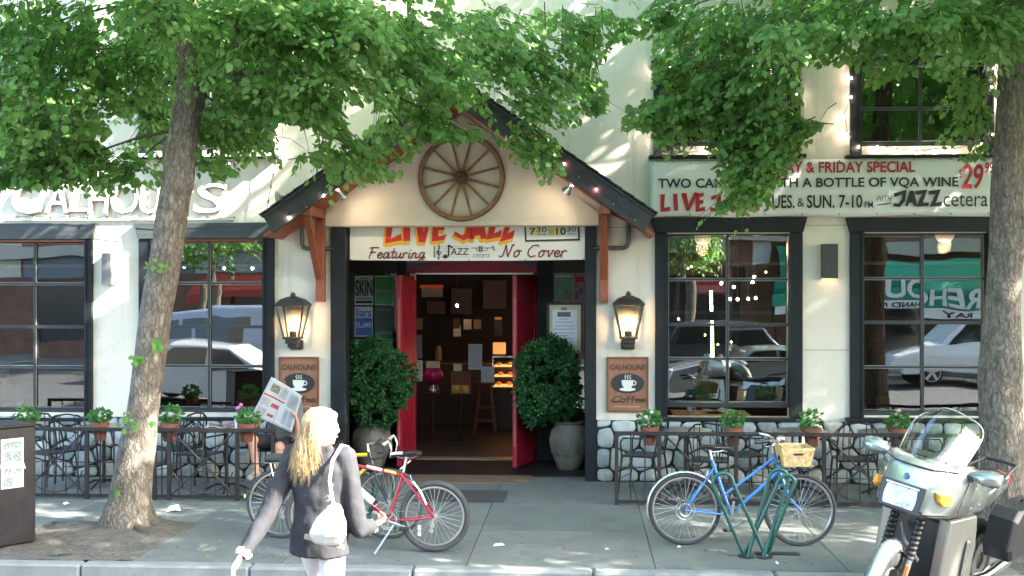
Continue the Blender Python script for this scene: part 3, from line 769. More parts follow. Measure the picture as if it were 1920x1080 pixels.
LJ = [  # wedge-shaped brush letters L I V E J A Z Z, in picture units of the banner
 [(726, 405), (739, 405), (733, 447), (752, 438), (754, 450), (722, 456)],
 [(757, 405), (769, 405), (769, 451), (756, 452)],
 [(778, 405), (789, 407), (795, 436), (800, 405), (809, 405), (797, 454), (785, 454)],
 [(813, 405), (838, 403), (837, 412), (823, 413), (823, 424), (834, 423), (833, 431), (822, 432), (822, 443), (838, 439), (832, 450), (809, 453)],
 [(868, 405), (891, 405), (884, 444), (869, 451), (851, 441), (853, 433), (866, 441), (872, 438), (877, 414), (866, 413)],
 [(893, 405), (905, 405), (913, 447), (902, 449), (900, 441), (891, 442), (888, 449), (880, 448)],
 [(908, 405), (935, 403), (926, 438), (941, 431), (939, 444), (911, 450), (922, 413), (909, 414)],
 [(940, 405), (966, 403), (951, 438), (966, 431), (961, 447), (937, 454), (952, 412), (941, 414)]]
q = MB(); wedge(q, px2, pz2, LJ, -4, 5, IY+.002); wedge(q, px2, pz2, LJ, -1, 7, IY+.0015); part("letter_shadow", q, INKY, ban)
q = MB(); wedge(q, px2, pz2, LJ, 0, 0, IY); part("lettering", q, INKR2, ban)
# script words
def zpx(y): return pz2(y)
def script(x0, x1, y0, y1, text, m, w=.012, slant=.3):
    G = {
     'F': ([[(.1, 0), (.35, 1)], [(.05, .95), (.35, 1.02), (.95, 1.0)], [(.15, .55), (.65, .58)]], .85),
     'N': ([[(-.2, .1), (-.1, .0), (.1, .1), (.25, 1)], [(.25, 1), (.55, .02)], [(.55, .02), (.8, 1.05), (.95, 1.0)]], .95),
     'C': ([[(.95, .9), (.75, 1.02), (.4, .95), (.12, .6), (.1, .25), (.35, .0), (.75, .1)]], .95),
     'e': ([[(.1, .25), (.5, .32), (.5, .5), (.3, .55), (.1, .35), (.15, .08), (.35, .0), (.65, .15)]], .62),
     'a': ([[(.55, .5), (.3, .55), (.1, .35), (.12, .05), (.3, .0), (.52, .2), (.6, .52)], [(.6, .52), (.55, .1), (.65, .0), (.8, .12)]], .78),
     't': ([[(.3, .9), (.2, .1), (.3, 0), (.5, .12)], [(.05, .58), (.55, .6)]], .5),
     'u': ([[(.1, .5), (.05, .1), (.2, 0), (.45, .15), (.55, .52)], [(.55, .52), (.5, .08), (.6, 0), (.75, .12)]], .75),
     'r': ([[(.1, .5), (.1, 0)], [(.1, .3), (.3, .55), (.5, .48)]], .55),
     'i': ([[(.15, .5), (.1, .08), (.2, 0), (.35, .12)], [(.2, .72), (.24, .78)]], .38),
     'n': ([[(.1, .5), (.08, 0)], [(.08, .3), (.3, .55), (.45, .45), (.42, .08), (.52, 0), (.68, .12)]], .7),
     'g': ([[(.55, .5), (.3, .55), (.1, .35), (.12, .08), (.3, .03), (.52, .25)], [(.6, .52), (.52, -.3), (.3, -.42), (.05, -.3), (.3, -.1), (.75, .1)]], .75),
     'o': ([[(.3, .55), (.1, .35), (.12, .05), (.32, 0), (.52, .2), (.5, .48), (.3, .55), (.7, .5)]], .68),
     'v': ([[(.05, .5), (.2, .52), (.28, 0), (.5, .3), (.55, .55), (.7, .5)]], .65),
     'c': ([[(.5, .45), (.3, .55), (.1, .35), (.12, .05), (.3, 0), (.55, .15)]], .58),
     ' ': ([], .5)}
    tot = sum(G[c][1] for c in text); cur = 0; q = MB(); Wd = x1-x0; Hh = y1-y0
    for c in text:
        st, adv = G[c]
        for s in st:
            P = [((cur+a+slant*b*.6)/tot, b) for a, b in s]
            strokes(q, [[p for p in P]], IY, lambda a: px2(x0+a*Wd), lambda b: zpx(y1-b*Hh), w)
        cur += adv
    part("lettering", q, m, ban)
script(690, 797, 464, 484, "Featuring", INKM, .016)
script(940, 1062, 460, 482, "No Cover", INKM, .017)
# time box
q = MB(); strokes(q, [[(.0, 1.3), (.02, .0), (.98, .09), (.96, 1.4)]], IY, lambda a: px2(984+a*104), lambda b: pz2(452-b*25), .022); part("time_box", q, INKK, ban)
q = MB(); q.bb(px2(993), px2(1013), IY+.001, IY+.002, pz2(440), pz2(428)); q.bb(px2(1028), px2(1052), IY+.001, IY+.002, pz2(442), pz2(428)); part("print", q, mat("pale_yellow_ink", (.75, .62, .18), .6), ban)
letter("7", px2(993), px2(1004), pz2(441), pz2(428), IY, INKK, ban, off=.02); letter("30", px2(1006), px2(1025), pz2(436), pz2(426), IY, INKK, ban)
letter("to", px2(1029), px2(1039), pz2(440), pz2(431), IY, INKG, ban); letter("10", px2(1043), px2(1061), pz2(441), pz2(427), IY, INKK, ban, off=.02); letter("30", px2(1063), px2(1080), pz2(435), pz2(425), IY, INKK, ban)
letter("PM", px2(1008), px2(1022), pz2(442), pz2(438), IY, INKG, ban); letter("PM", px2(1065), px2(1077), pz2(441), pz2(437.5), IY, INKG, ban)
# staff with clef, note, jazz word and trumpet
q = MB()
for k in range(5): q.bb(px2(814), px2(881), IY+.001, IY+.0015, pz2(462+k*5), pz2(462+k*5)+.003)
q.bb(px2(813), px2(815.5), IY, IY+.001, pz2(483), pz2(461)); part("staff_lines", q, INKG, ban)
q = MB(); strokes(q, [[(822, 459), (825, 464), (819, 474), (823, 479), (827, 474), (822, 471), (820, 475)], [(823, 459), (823, 486), (820, 484)]], IY, px2, pz2, .009)
strokes(q, [(.02, [(841, 460), (841, 480)]), (.022, [(841, 460), (848, 464)])], IY, px2, pz2, .015)
q.add([(px2(835)+.033*math.cos(R(k*30)), IY, pz2(481)+.025*math.sin(R(k*30))) for k in range(12)], [tuple(range(12))]); part("music_note", q, INKK, ban)
letter("AZZ", px2(845), px2(879), pz2(478), pz2(465), IY-.001, INKK, ban, off=.01, shear=.1)
q = MB(); strokes(q, [(.011, [(884, 465), (925, 465)]), (.02, [(924, 462), (927, 469)]), (.009, [(892, 465), (894, 470), (912, 470), (915, 465)]), (.02, [(899, 462), (899, 472)]), (.02, [(903, 462), (903, 472)])], IY, px2, pz2, .01); part("trumpet_drawing", q, INKG, ban)
letter("cetera", px2(887), px2(918), pz2(483), pz2(475), IY, INKG, ban, shear=.3)
q = MB()
for p in (658, 770, 880, 985, 1094): q = MB(); q.box((px2(p), IY, bz0+.02-.01*math.sin((p-656)/440*PI)), (.012, .004, .012)); part("grommet", q, INKG, ban)

# ================================================================= PORCH ROOF
FY = -.85
AXp = -1.457; ZAP = 4.885; SL = .695; HW = 2.32; TH = .31
por = thing("porch_roof", "steep gabled porch roof with dark fascia over the entrance", "porch roof", (AXp, -.4, 3.3), world=True)
gp = [at(612, 425), at(612, 402), at(868, 216), at(1122, 399), at(1122, 425)]
gp = [(p.x, p.z) for p in gp]; gp[0] = (gp[0][0], GZ); gp[-1] = (gp[-1][0], GZ)
q = MB(); q.prism(gp, -.05, -.002); gab = part("gable_wall", q, GABLE, por)
q = MB(); q.bb(gp[0][0]+.01, gp[-1][0]-.01, -.06, -.045, GZ+.001, GZ+.014); part("drip_edge", q, mat("drip_edge_grey", (.34, .30, .25), .7), por)
sa = math.atan(SL); ca, sna = math.cos(sa), math.sin(sa)
for s in (-1, 1):
    tip = (AXp+s*HW, ZAP-SL*HW)
    off = (0, -TH)
    # roof deck
    q = MB(); q.prism([(AXp, ZAP-.02), (tip[0], tip[1]-.02), (tip[0]-s*.04, tip[1]-.07), (AXp, ZAP-.08)], FY+.02, -.001); part("roof_deck", q, WOODD, por)
    # fascia board with cut tail
    q = MB(); q.prism([(AXp, ZAP-.01), (tip[0], tip[1]-.01), (tip[0]-s*.13, tip[1]-.01+SL*.13-TH*.98), (AXp, ZAP-TH)], FY-.04, FY); part("fascia", q, FASC, por, bev=.006)
    q = MB(); q.beam((AXp, FY-.048, ZAP-.03), (tip[0], FY-.048, tip[1]-.03), .02, .05, up=(0, 1, 0)); part("fascia_cap", q, FASC, por)
    # soffit planks (run towards the wall)
    n = 11; Ls = HW/ca
    for k in range(n):
        u0, u1 = HW*k/n+.003, HW*(k+1)/n-.003
        j = random.uniform(0, .004)
        z0, z1 = ZAP-TH+.05-SL*u0-j, ZAP-TH+.05-SL*u1-j
        q = MB(); q.prism([(AXp+s*u0, z0), (AXp+s*u1, z1), (AXp+s*u1, z1+.02), (AXp+s*u0, z0+.02)], FY+.002, -.001); part("soffit_board", q, WOODO, por)
    # shingle courses, each lifted at its lower edge
    n = 17
    for k in range(n):
        u0, u1 = Ls*k/n-.02, Ls*(k+1)/n+.035
        c = Vector((AXp+s*(u0+u1)/2*ca, (FY-.07)/2, ZAP-(u0+u1)/2*sna+.012)); ang = sa-.055
        q = MB(); q.box((0, 0, 0), (u1-u0, abs(FY-.07)+.0, .020), (0, s*ang, 0)); q.xf(Matrix.Translation(c))
        part("shingle", q, SHING, por)
    # eave purlin and rafter tail
    xb = AX(603) if s < 0 else AX(1132)
    q = MB(); zpt = AZ(399, 870)-.02
    q.bb(xb-.06, xb+.06, FY+.01, -.003, zpt-.06, zpt+.06); part("eave_beam", q, WOODB, por, bev=.005)
    # bracket: wall post and diagonal strut
    q = MB(); q.bb(xb-.055, xb+.055, -.10, .0-.002, AZ(566, 870), zpt-.062); part("bracket_post", q, WOODB, por, bev=.01)
    q = MB(); q.beam((xb-.012 if s < 0 else xb, -.09, AZ(520, 870)), (xb-.012 if s < 0 else xb, FY+.14, zpt-.04), .075, .10); part("bracket_strut", q, WOODB, por, bev=.006)
    # outer underside board by the tip
    q = MB(); q.prism([(xb+s*.07, zpt-.02), (tip[0]-s*.2, tip[1]-.12), (tip[0]-s*.2, tip[1]-.06), (xb+s*.07, zpt+.05)], -.32, -.25); part("lookout", q, WOODB, por)
# roof ridge cap
q = MB(); q.beam((AXp, FY-.06, ZAP+.02), (AXp, 0, ZAP+.02), .14, .05); part("ridge_cap", q, SHING, por)
# conduit pipes
PIPE = mat("grey_pipe", (.10, .095, .085), .5, .4)
for a, b, lb in (((568, 628), 1, "left"), ((1178, 1112), -1, "right")):
    x0, x1 = AX(a[0]), AX(a[1]); z0, z1 = AZ(424, 870), AZ(466, 870); s = 1 if x1 > x0 else -1
    pts = [(x0, -.05, z0+.12), (x0, -.05, z1+.06), (x0+s*.018, -.05, z1+.02), (x0+s*.06, -.05, z1), (x1, -.05, z1)]
    q = MB(); q.tube(pts, .027, 8); o = part("drain_pipe", q, PIPE, None, smooth=True); tag(o, "grey pipe elbow on the wall under the %s eave of the porch" % lb, "pipe")

# wagon wheel
wc = at(865, 333, -.088); Rw = .535
ww = thing("wagon_wheel", "old wooden wagon wheel mounted on the gable above the entrance", "wheel", wc)
WHW = mat("wheel_wood", (.26, .13, .055), .6, var=.35, nscale=14, bump=.2, wear=(.12, .06, .035), wscale=8)
q = MB(); n = 48
for k in range(n):
    a = 2*PI*k/n
    for (r_, y_) in ((Rw, -.035), (Rw, .03), (Rw-.05, .03), (Rw-.05, -.035)): q.v.append((r_*math.cos(a), y_, r_*math.sin(a)))
for k in range(n):
    k2 = (k+1) % n
    for j in range(4): q.f.append((k*4+j, k2*4+j, k2*4+(j+1) % 4, k*4+(j+1) % 4)); q.mi.append(0)
part("rim", q, WHW, ww, smooth=True)
q = MB(); q.torus((0, -.0, 0), Rw+.004, .008, 'y', 48, 6, 4); part("iron_band", q, mat("rusty_band", (.06, .04, .03), .7, .4), ww, smooth=True)
for k in range(12):
    a = R(15+30*k); q = MB(); q.tube([(.06*math.cos(a), -.02, .06*math.sin(a)), (.2*math.cos(a), -.015, .2*math.sin(a)), ((Rw-.04)*math.cos(a), 0, (Rw-.04)*math.sin(a))], [.02, .016, .014], 8); part("spoke", q, WHW, ww, smooth=True)
Mx = Euler((R(90), 0, 0)).to_matrix()
q = MB(); q.lathe([(.085, -.03), (.09, 0), (.075, .05), (.06, .1), (.05, .11), (.012, .11), (.012, .06)], (0, 0, 0), 20, Mx); part("hub", q, mat("hub_wood", (.07, .04, .025), .6), ww, smooth=True)

# ================================================================= STREET BANNER
SY = -.075
sb = thing("street_banner", "long white hand lettered banner above the right windows", "banner", (AX(1535, SY), SY, AZ(406, 1535, SY)), world=True)
sx0, sx1 = AX(1219, SY), AX(1868, SY)
def bz(p): return AZ(p, 1400, SY)
q = MB(); nx, nz = 80, 12
for j in range(nz+1):
    for i in range(nx+1):
        u, v = i/nx, j/nz
        top = 302-5*u; bot = 406-1.5*math.sin(u*PI*6)
        y = SY+.010*noise.noise(Vector((u*9, v*2.5, 0)))+.006*noise.noise(Vector((u*22+v*6, v*3, 3)))
        q.v.append((sx0+(sx1-sx0)*u, y, bz(bot)+(bz(top)-bz(bot))*v))
for j in range(nz):
    for i in range(nx): a = j*(nx+1)+i; q.f.append((a, a+1, a+nx+2, a+nx+1)); q.mi.append(0)
o = part("cloth", q, BANNER2, sb, smooth=True, norm=False); m_ = o.modifiers.new("s", 'SOLIDIFY'); m_.thickness = .004; m_.offset = 1
LY = SY-.022
bxp = lambda p: AX(p, LY); bzp = lambda p: AZ(p, 1400, LY)
letter("THURSDAY & FRIDAY SPECIAL", bxp(1376), bxp(1716), bzp(325), bzp(304), LY, INKR, sb, off=.022)
letter("TWO CAN DINE WITH A BOTTLE OF VQA WINE", bxp(1234), bxp(1797), bzp(355), bzp(334), LY, INKK, sb, off=.022)
LJ2 = [[(1238, 364), (1247, 363), (1245, 389), (1257, 387), (1257, 395), (1239, 397)],
 [(1262, 363), (1270, 362), (1272, 394), (1264, 395)], [(1277, 362), (1287, 361), (1291, 382), (1302, 360), (1309, 361), (1293, 395), (1287, 395)],
 [(1305, 363), (1320, 361), (1319, 368), (1312, 369), (1312, 375), (1319, 374), (1319, 381), (1312, 382), (1312, 389), (1322, 387), (1322, 395), (1304, 397)],
 [(1333, 368), (1352, 362), (1352, 388), (1344, 397), (1331, 395), (1332, 388), (1341, 390), (1344, 386), (1344, 371), (1334, 375)],
 [(1366, 364), (1374, 363), (1383, 394), (1375, 395), (1373, 389), (1366, 390), (1363, 396), (1357, 396)],
 [(1378, 364), (1400, 361), (1392, 388), (1401, 386), (1401, 394), (1381, 397), (1391, 370), (1379, 372)],
 [(1402, 363), (1424, 360), (1413, 388), (1424, 386), (1424, 395), (1403, 397), (1414, 369), (1403, 371)]]
q = MB(); wedge(q, bxp, bzp, LJ2, 0, 0, LY); part("lettering", q, INKR, sb)
letter("TUES.", bxp(1433), bxp(1490), bzp(391), bzp(366), LY, INKK, sb, off=.02); letter("&", bxp(1495), bxp(1508), bzp(388), bzp(372), LY, INKK, sb)
letter("SUN. 7-10", bxp(1513), bxp(1617), bzp(391), bzp(366), LY, INKK, sb, off=.02)
letter("PM.", bxp(1621), bxp(1640), bzp(391), bzp(379), LY, INKK, sb, off=.01); letter("WITH", bxp(1644), bxp(1672), bzp(379), bzp(368), LY, INKK, sb, shear=.3)
q = MB(); strokes(q, [[(1645, 386), (1670, 382)]], LY, bxp, bzp, .012); part("underline", q, INKK, sb)
LJ3 = [[(1676, 364), (1700, 357), (1697, 378), (1687, 390), (1675, 388), (1676, 382), (1685, 383), (1690, 376), (1692, 366), (1677, 371)],
 [(1706, 359), (1713, 359), (1720, 387), (1713, 388), (1711, 381), (1705, 381), (1702, 388), (1697, 388)],
 [(1716, 360), (1739, 357), (1730, 382), (1742, 381), (1741, 388), (1718, 389), (1729, 366), (1717, 367)],
 [(1741, 360), (1764, 357), (1755, 382), (1767, 380), (1765, 388), (1743, 389), (1754, 366), (1742, 367)]]
q = MB(); wedge(q, bxp, bzp, LJ3, 0, 0, LY); part("lettering", q, INKK, sb)
letter("cetera", bxp(1769), bxp(1852), bzp(389), bzp(366), LY, INKK, sb)
letter("29", bxp(1803), bxp(1844), bzp(357), bzp(310), LY, INKR, sb, off=.02, shear=.15); letter("99", bxp(1847), bxp(1864), bzp(328), bzp(307), LY, INKR, sb, off=.02, shear=.15); letter("$", bxp(1798), bxp(1805), bzp(338), bzp(320), LY, INKR, sb)
q = MB()
for i in range(10):
    for pz in (305-.5*i, 402): q = MB(); q.box((AX(1224+i*70, LY), LY+.004, AZ(pz, 1400, LY)), (.016, .006, .016)); part("grommet", q, INKG, sb)

# raised white sign letters on the left wall
cs = thing("raised_sign", "raised white letters spelling the cafe name on the left wall", "sign", (AX(225), 0, AZ(400, 225)), world=True)
xs_ = [(25, 84, "C"), (86, 130, "A"), (132, 165, "L"), (167, 208, "H"), (210, 262, "O"), (264, 305, "U"), (312, 350, "N"), (352, 362, "'"), (364, 426, "S")]
CSM = mat("sign_letter_cream", (.72, .71, .68), .7, var=.05, nscale=8)
for a, b, ch in xs_:
    vs, fs = text_mb(ch, .12, -.005)
    ax = min(v.x for v in vs); bx = max(v.x for v in vs); az = min(v.y for v in vs); bz_ = max(v.y for v in vs)
    z0, z1 = AZ(399+random.uniform(-3, 3), 225), AZ(345+random.uniform(-4, 3), 225)
    if ch == "'": z0 = AZ(362, 225)
    q = MB(); q.add([(AX(a)+(v.x-ax)/(bx-ax)*(AX(b)-AX(a)), -.034, z0+(v.y-az)/(bz_-az)*(z1-z0)) for v in vs], fs)
    o = part("sign_letter", q, CSM, cs, norm=False); m_ = o.modifiers.new("s", 'SOLIDIFY'); m_.thickness = .016; m_.offset = 1
    vs, fs = text_mb(ch, .12, .022); ax = min(v.x for v in vs); bx = max(v.x for v in vs); az = min(v.y for v in vs); bz_ = max(v.y for v in vs); e = .014
    q = MB(); q.add([(AX(a)-e+(v.x-ax)/(bx-ax)*(AX(b)-AX(a)+2*e), -.018, z0-e+(v.y-az)/(bz_-az)*(z1-z0+2*e)) for v in vs], fs)
    o = part("letter_edge", q, mat("letter_edge_grey", (.20, .185, .17), .8), cs, norm=False); m_ = o.modifiers.new("s", 'SOLIDIFY'); m_.thickness = .016; m_.offset = 1
q = MB()
for k in range(13): q.bb(AX(30+k*32), AX(34+k*32), -.03, -.002, AZ(410, 225), AZ(404, 225))
q.bb(AX(8), AX(440), -.028, -.001, AZ(413, 225), AZ(410.5, 225)); part("letter_rail", q, CSM, cs)

# ================================================================= WALL FITTINGS
def sconce(px, py0, py1, w, label, lit):
    t = thing("wall_sconce", label, "wall light", at(px, py1), group=None)
    h = AZ(py0, px)-AZ(py1, px)
    c = mat("bronze_sconce", (.05, .048, .045), .45, .3) if lit else mat("pale_sconce", (.16, .16, .15), .5)
    q = MB(); q.bb(-w/2, w/2, -.13, -.125, 0, h); q.bb(-w/2, -w/2+.005, -.125, -.002, 0, h); q.bb(w/2-.005, w/2, -.125, -.002, 0, h); part("housing", q, c, t)
    q = MB(); q.bb(-w/2+.005, w/2-.005, -.125, -.002, h*.45, h*.5); part("baffle", q, c, t)
    q = MB(); q.ell((0, -.06, h*.35), (.03, .03, .05)); part("bulb", q, emis("sconce_bulb", (1, .62, .3), 1 if lit else 1) if lit else BULBO, t, smooth=True)
    if lit:
        l = bpy.data.lights.new("sconce_lamp", 'SPOT'); lo = bpy.data.objects.new("sconce_lamp", l); COL.objects.link(lo); lo.parent = t
        lo.location = (0, -.075, h*.2); l.energy = 0.2; l.color = (1, .62, .34); l.spot_size = R(110); l.shadow_soft_size = .03
sconce(1553, 458, 522, .18, "dark box wall sconce glowing downwards between the right windows", True)
sconce(207, 475, 534, .12, "narrow pale box sconce on the sunlit pillar left of the leaning tree", False)

LGL = glass_mat("lantern_glass", (1, .97, .92), 1.45, 1.0, .05, 0)
LIR = mat("lantern_iron", (.055, .048, .04), .5, .4, var=.3, nscale=20)
def lantern(px, label):
    base = at(px, 655)
    t = thing("wall_lantern", label, "lantern", base, group="lit iron wall lanterns beside the entrance")
    s = 1/151.0
    yb = -.20
    zb, zt = 26*s, 83*s      # glass body bottom, top above the base point
    wb, wt = 14*s, 25.5*s
    q = MB(); q.bb(-.085, .085, -.045, -.001, 0, .12); q.bb(-.06, .06, yb-.05, -.045, .03, .1); part("wall_mount", q, LIR, t, bev=.006)
    q = MB(); q.box((0, yb, zb-.02), (2*wb+.03, 2*wb+.03, .03)); q.box((0, yb, zb-.06), (.16, .16, .06)); part("base", q, LIR, t, bev=.004)
    for sx in (-1, 1):
        for sy in (-1, 1):
            q = MB(); q.beam((sx*wb, yb+sy*wb, zb-.01), (sx*wt, yb+sy*wt, zt), .017, .017); part("corner_rod", q, LIR, t)
    for sx, sy in ((1, 0), (-1, 0), (0, 1), (0, -1)):
        q = MB(); k = .96
        if sx: vs = [(sx*wb*k, yb-wb*k, zb), (sx*wb*k, yb+wb*k, zb), (sx*wt*k, yb+wt*k, zt), (sx*wt*k, yb-wt*k, zt)]
        else: vs = [(-wb*k, yb+sy*wb*k, zb), (wb*k, yb+sy*wb*k, zb), (wt*k, yb+sy*wt*k, zt), (-wt*k, yb+sy*wt*k, zt)]
        q.add(vs, [(0, 1, 2, 3)]); part("glass_panel", q, LGL, t, norm=False)
    q = MB(); e = wt+.02
    def sq(w, z): return [Vector((-w, yb-w, z)), Vector((w, yb-w, z)), Vector((w, yb+w, z)), Vector((-w, yb+w, z))]
    q.loft([sq(e, zt), sq(e+.008, zt+.018), sq(.13, zt+.085), sq(.05, zt+.12), sq(.022, zt+.125)]); part("cap", q, LIR, t, bev=.004)
    q = MB(); q.lathe([(.02, 0), (.035, .01), (.035, .03), (.02, .04), (.02, .05), (.005, .055)], (0, yb, zt+.12), 12); part("finial", q, LIR, t, smooth=True)
    q = MB(); q.lathe([(.045, 0), (.045, .07), (.02, .075), (.02, .09)], (0, yb, zb-.01), 12); part("socket", q, LIR, t)
    q = MB(); q.lathe([(.016, 0), (.036, .03), (.045, .07), (.036, .11), (.014, .14), (.003, .15)], (0, yb, zb+.075), 14); part("bulb", q, emis("lantern_bulb", (1, .66, .38), 7), t, smooth=True)
    l = bpy.data.lights.new("lantern_lamp", 'POINT'); lo = bpy.data.objects.new("lantern_lamp", l); COL.objects.link(lo); lo.parent = t
    lo.location = (0, yb, zb+.15); l.energy = 1.4; l.color = (1, .66, .40); l.shadow_soft_size = .05
lantern(557, "lit iron lantern left of the entrance above the wooden coffee sign")
lantern(1177, "lit iron lantern right of the entrance above the wooden coffee sign")

def coffee_sign(px0, px1, label):
    x0, x1 = AX(px0, -.03), AX(px1, -.03); z0, z1 = AZ(772, px0, -.03), AZ(669, px0, -.03)
    t = thing("coffee_sign", label, "sign", ((x0+x1)/2, 0, z0), group="carved wooden coffee signs")
    w, h = x1-x0, z1-z0
    q = MB(); q.bb(-w/2, w/2, -.035, -.001, 0, h); part("board", q, SIGNW, t, bev=.008)
    for (a, b, c, d) in ((-w/2, -w/2+.025, 0, h), (w/2-.025, w/2, 0, h), (-w/2+.025, w/2-.025, 0, .025), (-w/2+.025, w/2-.025, h-.025, h)):
        q = MB(); q.bb(a, b, -.048, -.034, c, d); part("border", q, SIGNB, t, bev=.004)
    q = MB(); q.add([(.40*w*math.cos(R(k*15)), -.040, h*.52+.185*h*math.sin(R(k*15))) for k in range(24)], [tuple(range(24))]); o = part("oval", q, mat("sign_black", (.03, .028, .028), .5), t, norm=False)
    m_ = o.modifiers.new("s", 'SOLIDIFY'); m_.thickness = .008; m_.offset = 0
    WC = mat("cup_white", (.72, .70, .62), .5)
    q = MB(); cz = h*.50
    cup = [(-.07, .055), (-.065, .0), (-.045, -.035), (-.02, -.048), (.02, -.048), (.045, -.035), (.065, .0), (.07, .055)]
    q.prism([(a*1.05, cz+b) for a, b in cup], -.055, -.041)
    q.prism([(.10*math.cos(R(k*20)), cz-.060+.022*math.sin(R(k*20))) for k in range(18)], -.053, -.0405)
    part("cup_relief", q, WC, t)
    q = MB(); q.torus((.078, -.048, cz+.018), .026, .007, 'y', 16, 6); part("cup_handle", q, WC, t, smooth=True)
    q = MB()
    for k in range(3): strokes(q, [[(-.03+k*.03, 0), (-.02+k*.03, .02), (-.035+k*.03, .035), (-.02+k*.03, .055)]], -.050, lambda a: a, lambda b: cz+.065+b, .008)
    part("steam", q, WC, t)
    letter("CALHOUNS", -w*.42, w*.42, h*.76, h*.865, -.042, mat("sign_dark", (.045, .028, .022), .6), t, off=.012, shear=.15)
    q = MB(); z0_ = h*.17; f = lambda a: -w*.36+a*w*.74; g = lambda b: z0_+b*h*.125
    strokes(q, [[(.3, .9), (.1, .85), (.0, .4), (.06, .05), (.22, .1)], [(-.05, .15), (.3, .12)], arc(.33, .32, .08, .28, 0, 360, 10),
                [(.58, .95), (.5, .9), (.49, -.15)], [(.43, .55), (.6, .58)], [(.74, .95), (.65, .9), (.63, -.15)], [(.57, .55), (.76, .58)],
                [(.78, .3), (.88, .35), (.84, .58), (.76, .45), (.77, .1), (.9, .08)], [(.94, .3), (1.04, .35), (1.0, .58), (.92, .45), (.93, .1), (1.08, .12)]], -.042, f, g, .011)
    part("lettering", q, mat("sign_dark", (.045, .028, .022), .6), t)
    q = MB()
    for k in range(16): q.bb(-w*.32+k*w*.04, -w*.32+k*w*.04+w*.026, -.0415, -.036, h*.085, h*.105)
    part("fine_print", q, mat("sign_pale", (.42, .33, .24), .6), t)
coffee_sign(523, 598, "carved wooden coffee sign partly hidden behind the raised newspaper")
coffee_sign(1137, 1216, "carved wooden coffee sign right of the entrance, fully visible")

# horn speaker and spot lamps
hp = at(520, 373, -.25)
t = thing("horn_speaker", "grey horn loudspeaker above the left porch eave", "loudspeaker", hp)
Mh = Euler((0, R(-78), R(-25))).to_matrix()
q = MB(); q.lathe([(.10, .0), (.085, .015), (.045, .05), (.028, .12), (.05, .13), (.05, .2), (.02, .21)], (0, 0, 0), 18, Mh.transposed() if False else Euler((0, R(80), R(30))).to_matrix()); part("horn", q, mat("horn_grey", (.10, .105, .105), .5), t, smooth=True)
q = MB(); q.beam((.12, .08, -.02), (.14, .248, -.02), .03, .03); part("bracket", q, BLK, t)
def spot(px, py, Y, d, label):
    p = at(px, py, Y); t = thing("spot_lamp", label, "spotlight", p)
    v = Vector(d).normalized(); Mq = v.to_track_quat('Z', 'Y').to_matrix()
    q = MB(); q.lathe([(.02, -.10), (.03, -.095), (.03, -.05), (.058, .0), (.062, .02), (.055, .018), (.03, -.02)], (0, 0, 0), 16, Mq, cap=False); part("reflector", q, CHROME, t, smooth=True)
    q = MB(); q.ell((0, 0, 0), (.035, .035, .02)); q.v = [tuple(Mq @ Vector(a)) for a in q.v]; part("bulb", q, emis("spot_bulb", (1, .85, .65), 12), t, smooth=True)
    q = MB(); q.tube([-v*.08, -v*.09+Vector((0, .0, .05)), -v*.06+Vector((0, 0, .13))], .009, 6); part("arm", q, ALLOY, t, smooth=True)
    l = bpy.data.lights.new("spot_lamp_light", 'SPOT'); lo = bpy.data.objects.new("spot_lamp_light", l); COL.objects.link(lo); lo.parent = t
    lo.rotation_euler = (-v).to_track_quat('Z', 'Y').to_euler(); lo.location = v*.03; l.energy = .8; l.color = (1, .78, .55); l.spot_size = R(120); l.spot_blend = .6; l.shadow_soft_size = .03
spot(644, 366, -.55, (.55, .55, -.55), "small chrome spotlight under the left side of the porch roof")
spot(1063, 358, -.55, (-.55, .55, -.55), "small chrome spotlight under the right side of the porch roof")

CLEARB = mat("clear_bulb", (.35, .34, .33), .15)
# string lights ---------------------------------------------------------
def string_lights(pts, Y, label, on=BULB, drop=.0, pink=(), off=()):
    P = [at(a, b, Y) for a, b in pts]
    t = thing("string_lights", label, "string lights", P[0], group="strings of small lights on the cafe front", world=True)
    q = MB(); line = []
    for i in range(len(P)-1):
        for k in range(5):
            u = k/5; v = P[i].lerp(P[i+1], u); v.z -= .02*math.sin(u*PI)*(P[i+1]-P[i]).length*2; line.append(v+Vector((0, 0, .035)))
    line.append(P[-1]+Vector((0, 0, .035)))
    q.tube(line, .004, 4); part("wire", q, BLK, t)
    for i, p in enumerate(P):
        q = MB(); q.lathe([(.008, .035), (.011, .03), (.011, .012), (.006, .01)], p, 6); part("lamp_socket", q, BLK, t)
        q = MB(); q.ell(p, (.009, .009, .013), 8, 5); part("bulb", q, CLEARB if i in off else BULBR if i in pink else on, t, smooth=True)
string_lights([(1229, 127), (1256, 127), (1291, 131), (1330, 128), (1372, 124), (1412, 126), (1455, 127)], -.09, "string lights along the top of the upper window over the banner's left half")
string_lights([(1238, 196), (1232, 232), (1234, 267), (1249, 285), (1285, 291), (1324, 285), (1355, 273), (1392, 279), (1430, 283), (1466, 279), (1490, 250), (1494, 178)], -.09, "string lights around the bottom of the upper window left of the bare pillar", pink=(8,))
string_lights([(1595, 109), (1596, 146), (1596, 182), (1584, 217), (1588, 251), (1610, 275), (1645, 275), (1681, 283), (1718, 287), (1755, 283), (1791, 283), (1840, 270), (1861, 252), (1860, 163), (1864, 146), (1862, 127)], -.09, "string lights around the upper window beside the right tree")
string_lights([(1002, 258), (1030, 284), (1058, 307), (1086, 331), (1118, 355), (1150, 382), (1190, 412)], FY-.06, "string lights along the right fascia of the porch roof", on=BULBR, off=(1, 3, 5, 6))
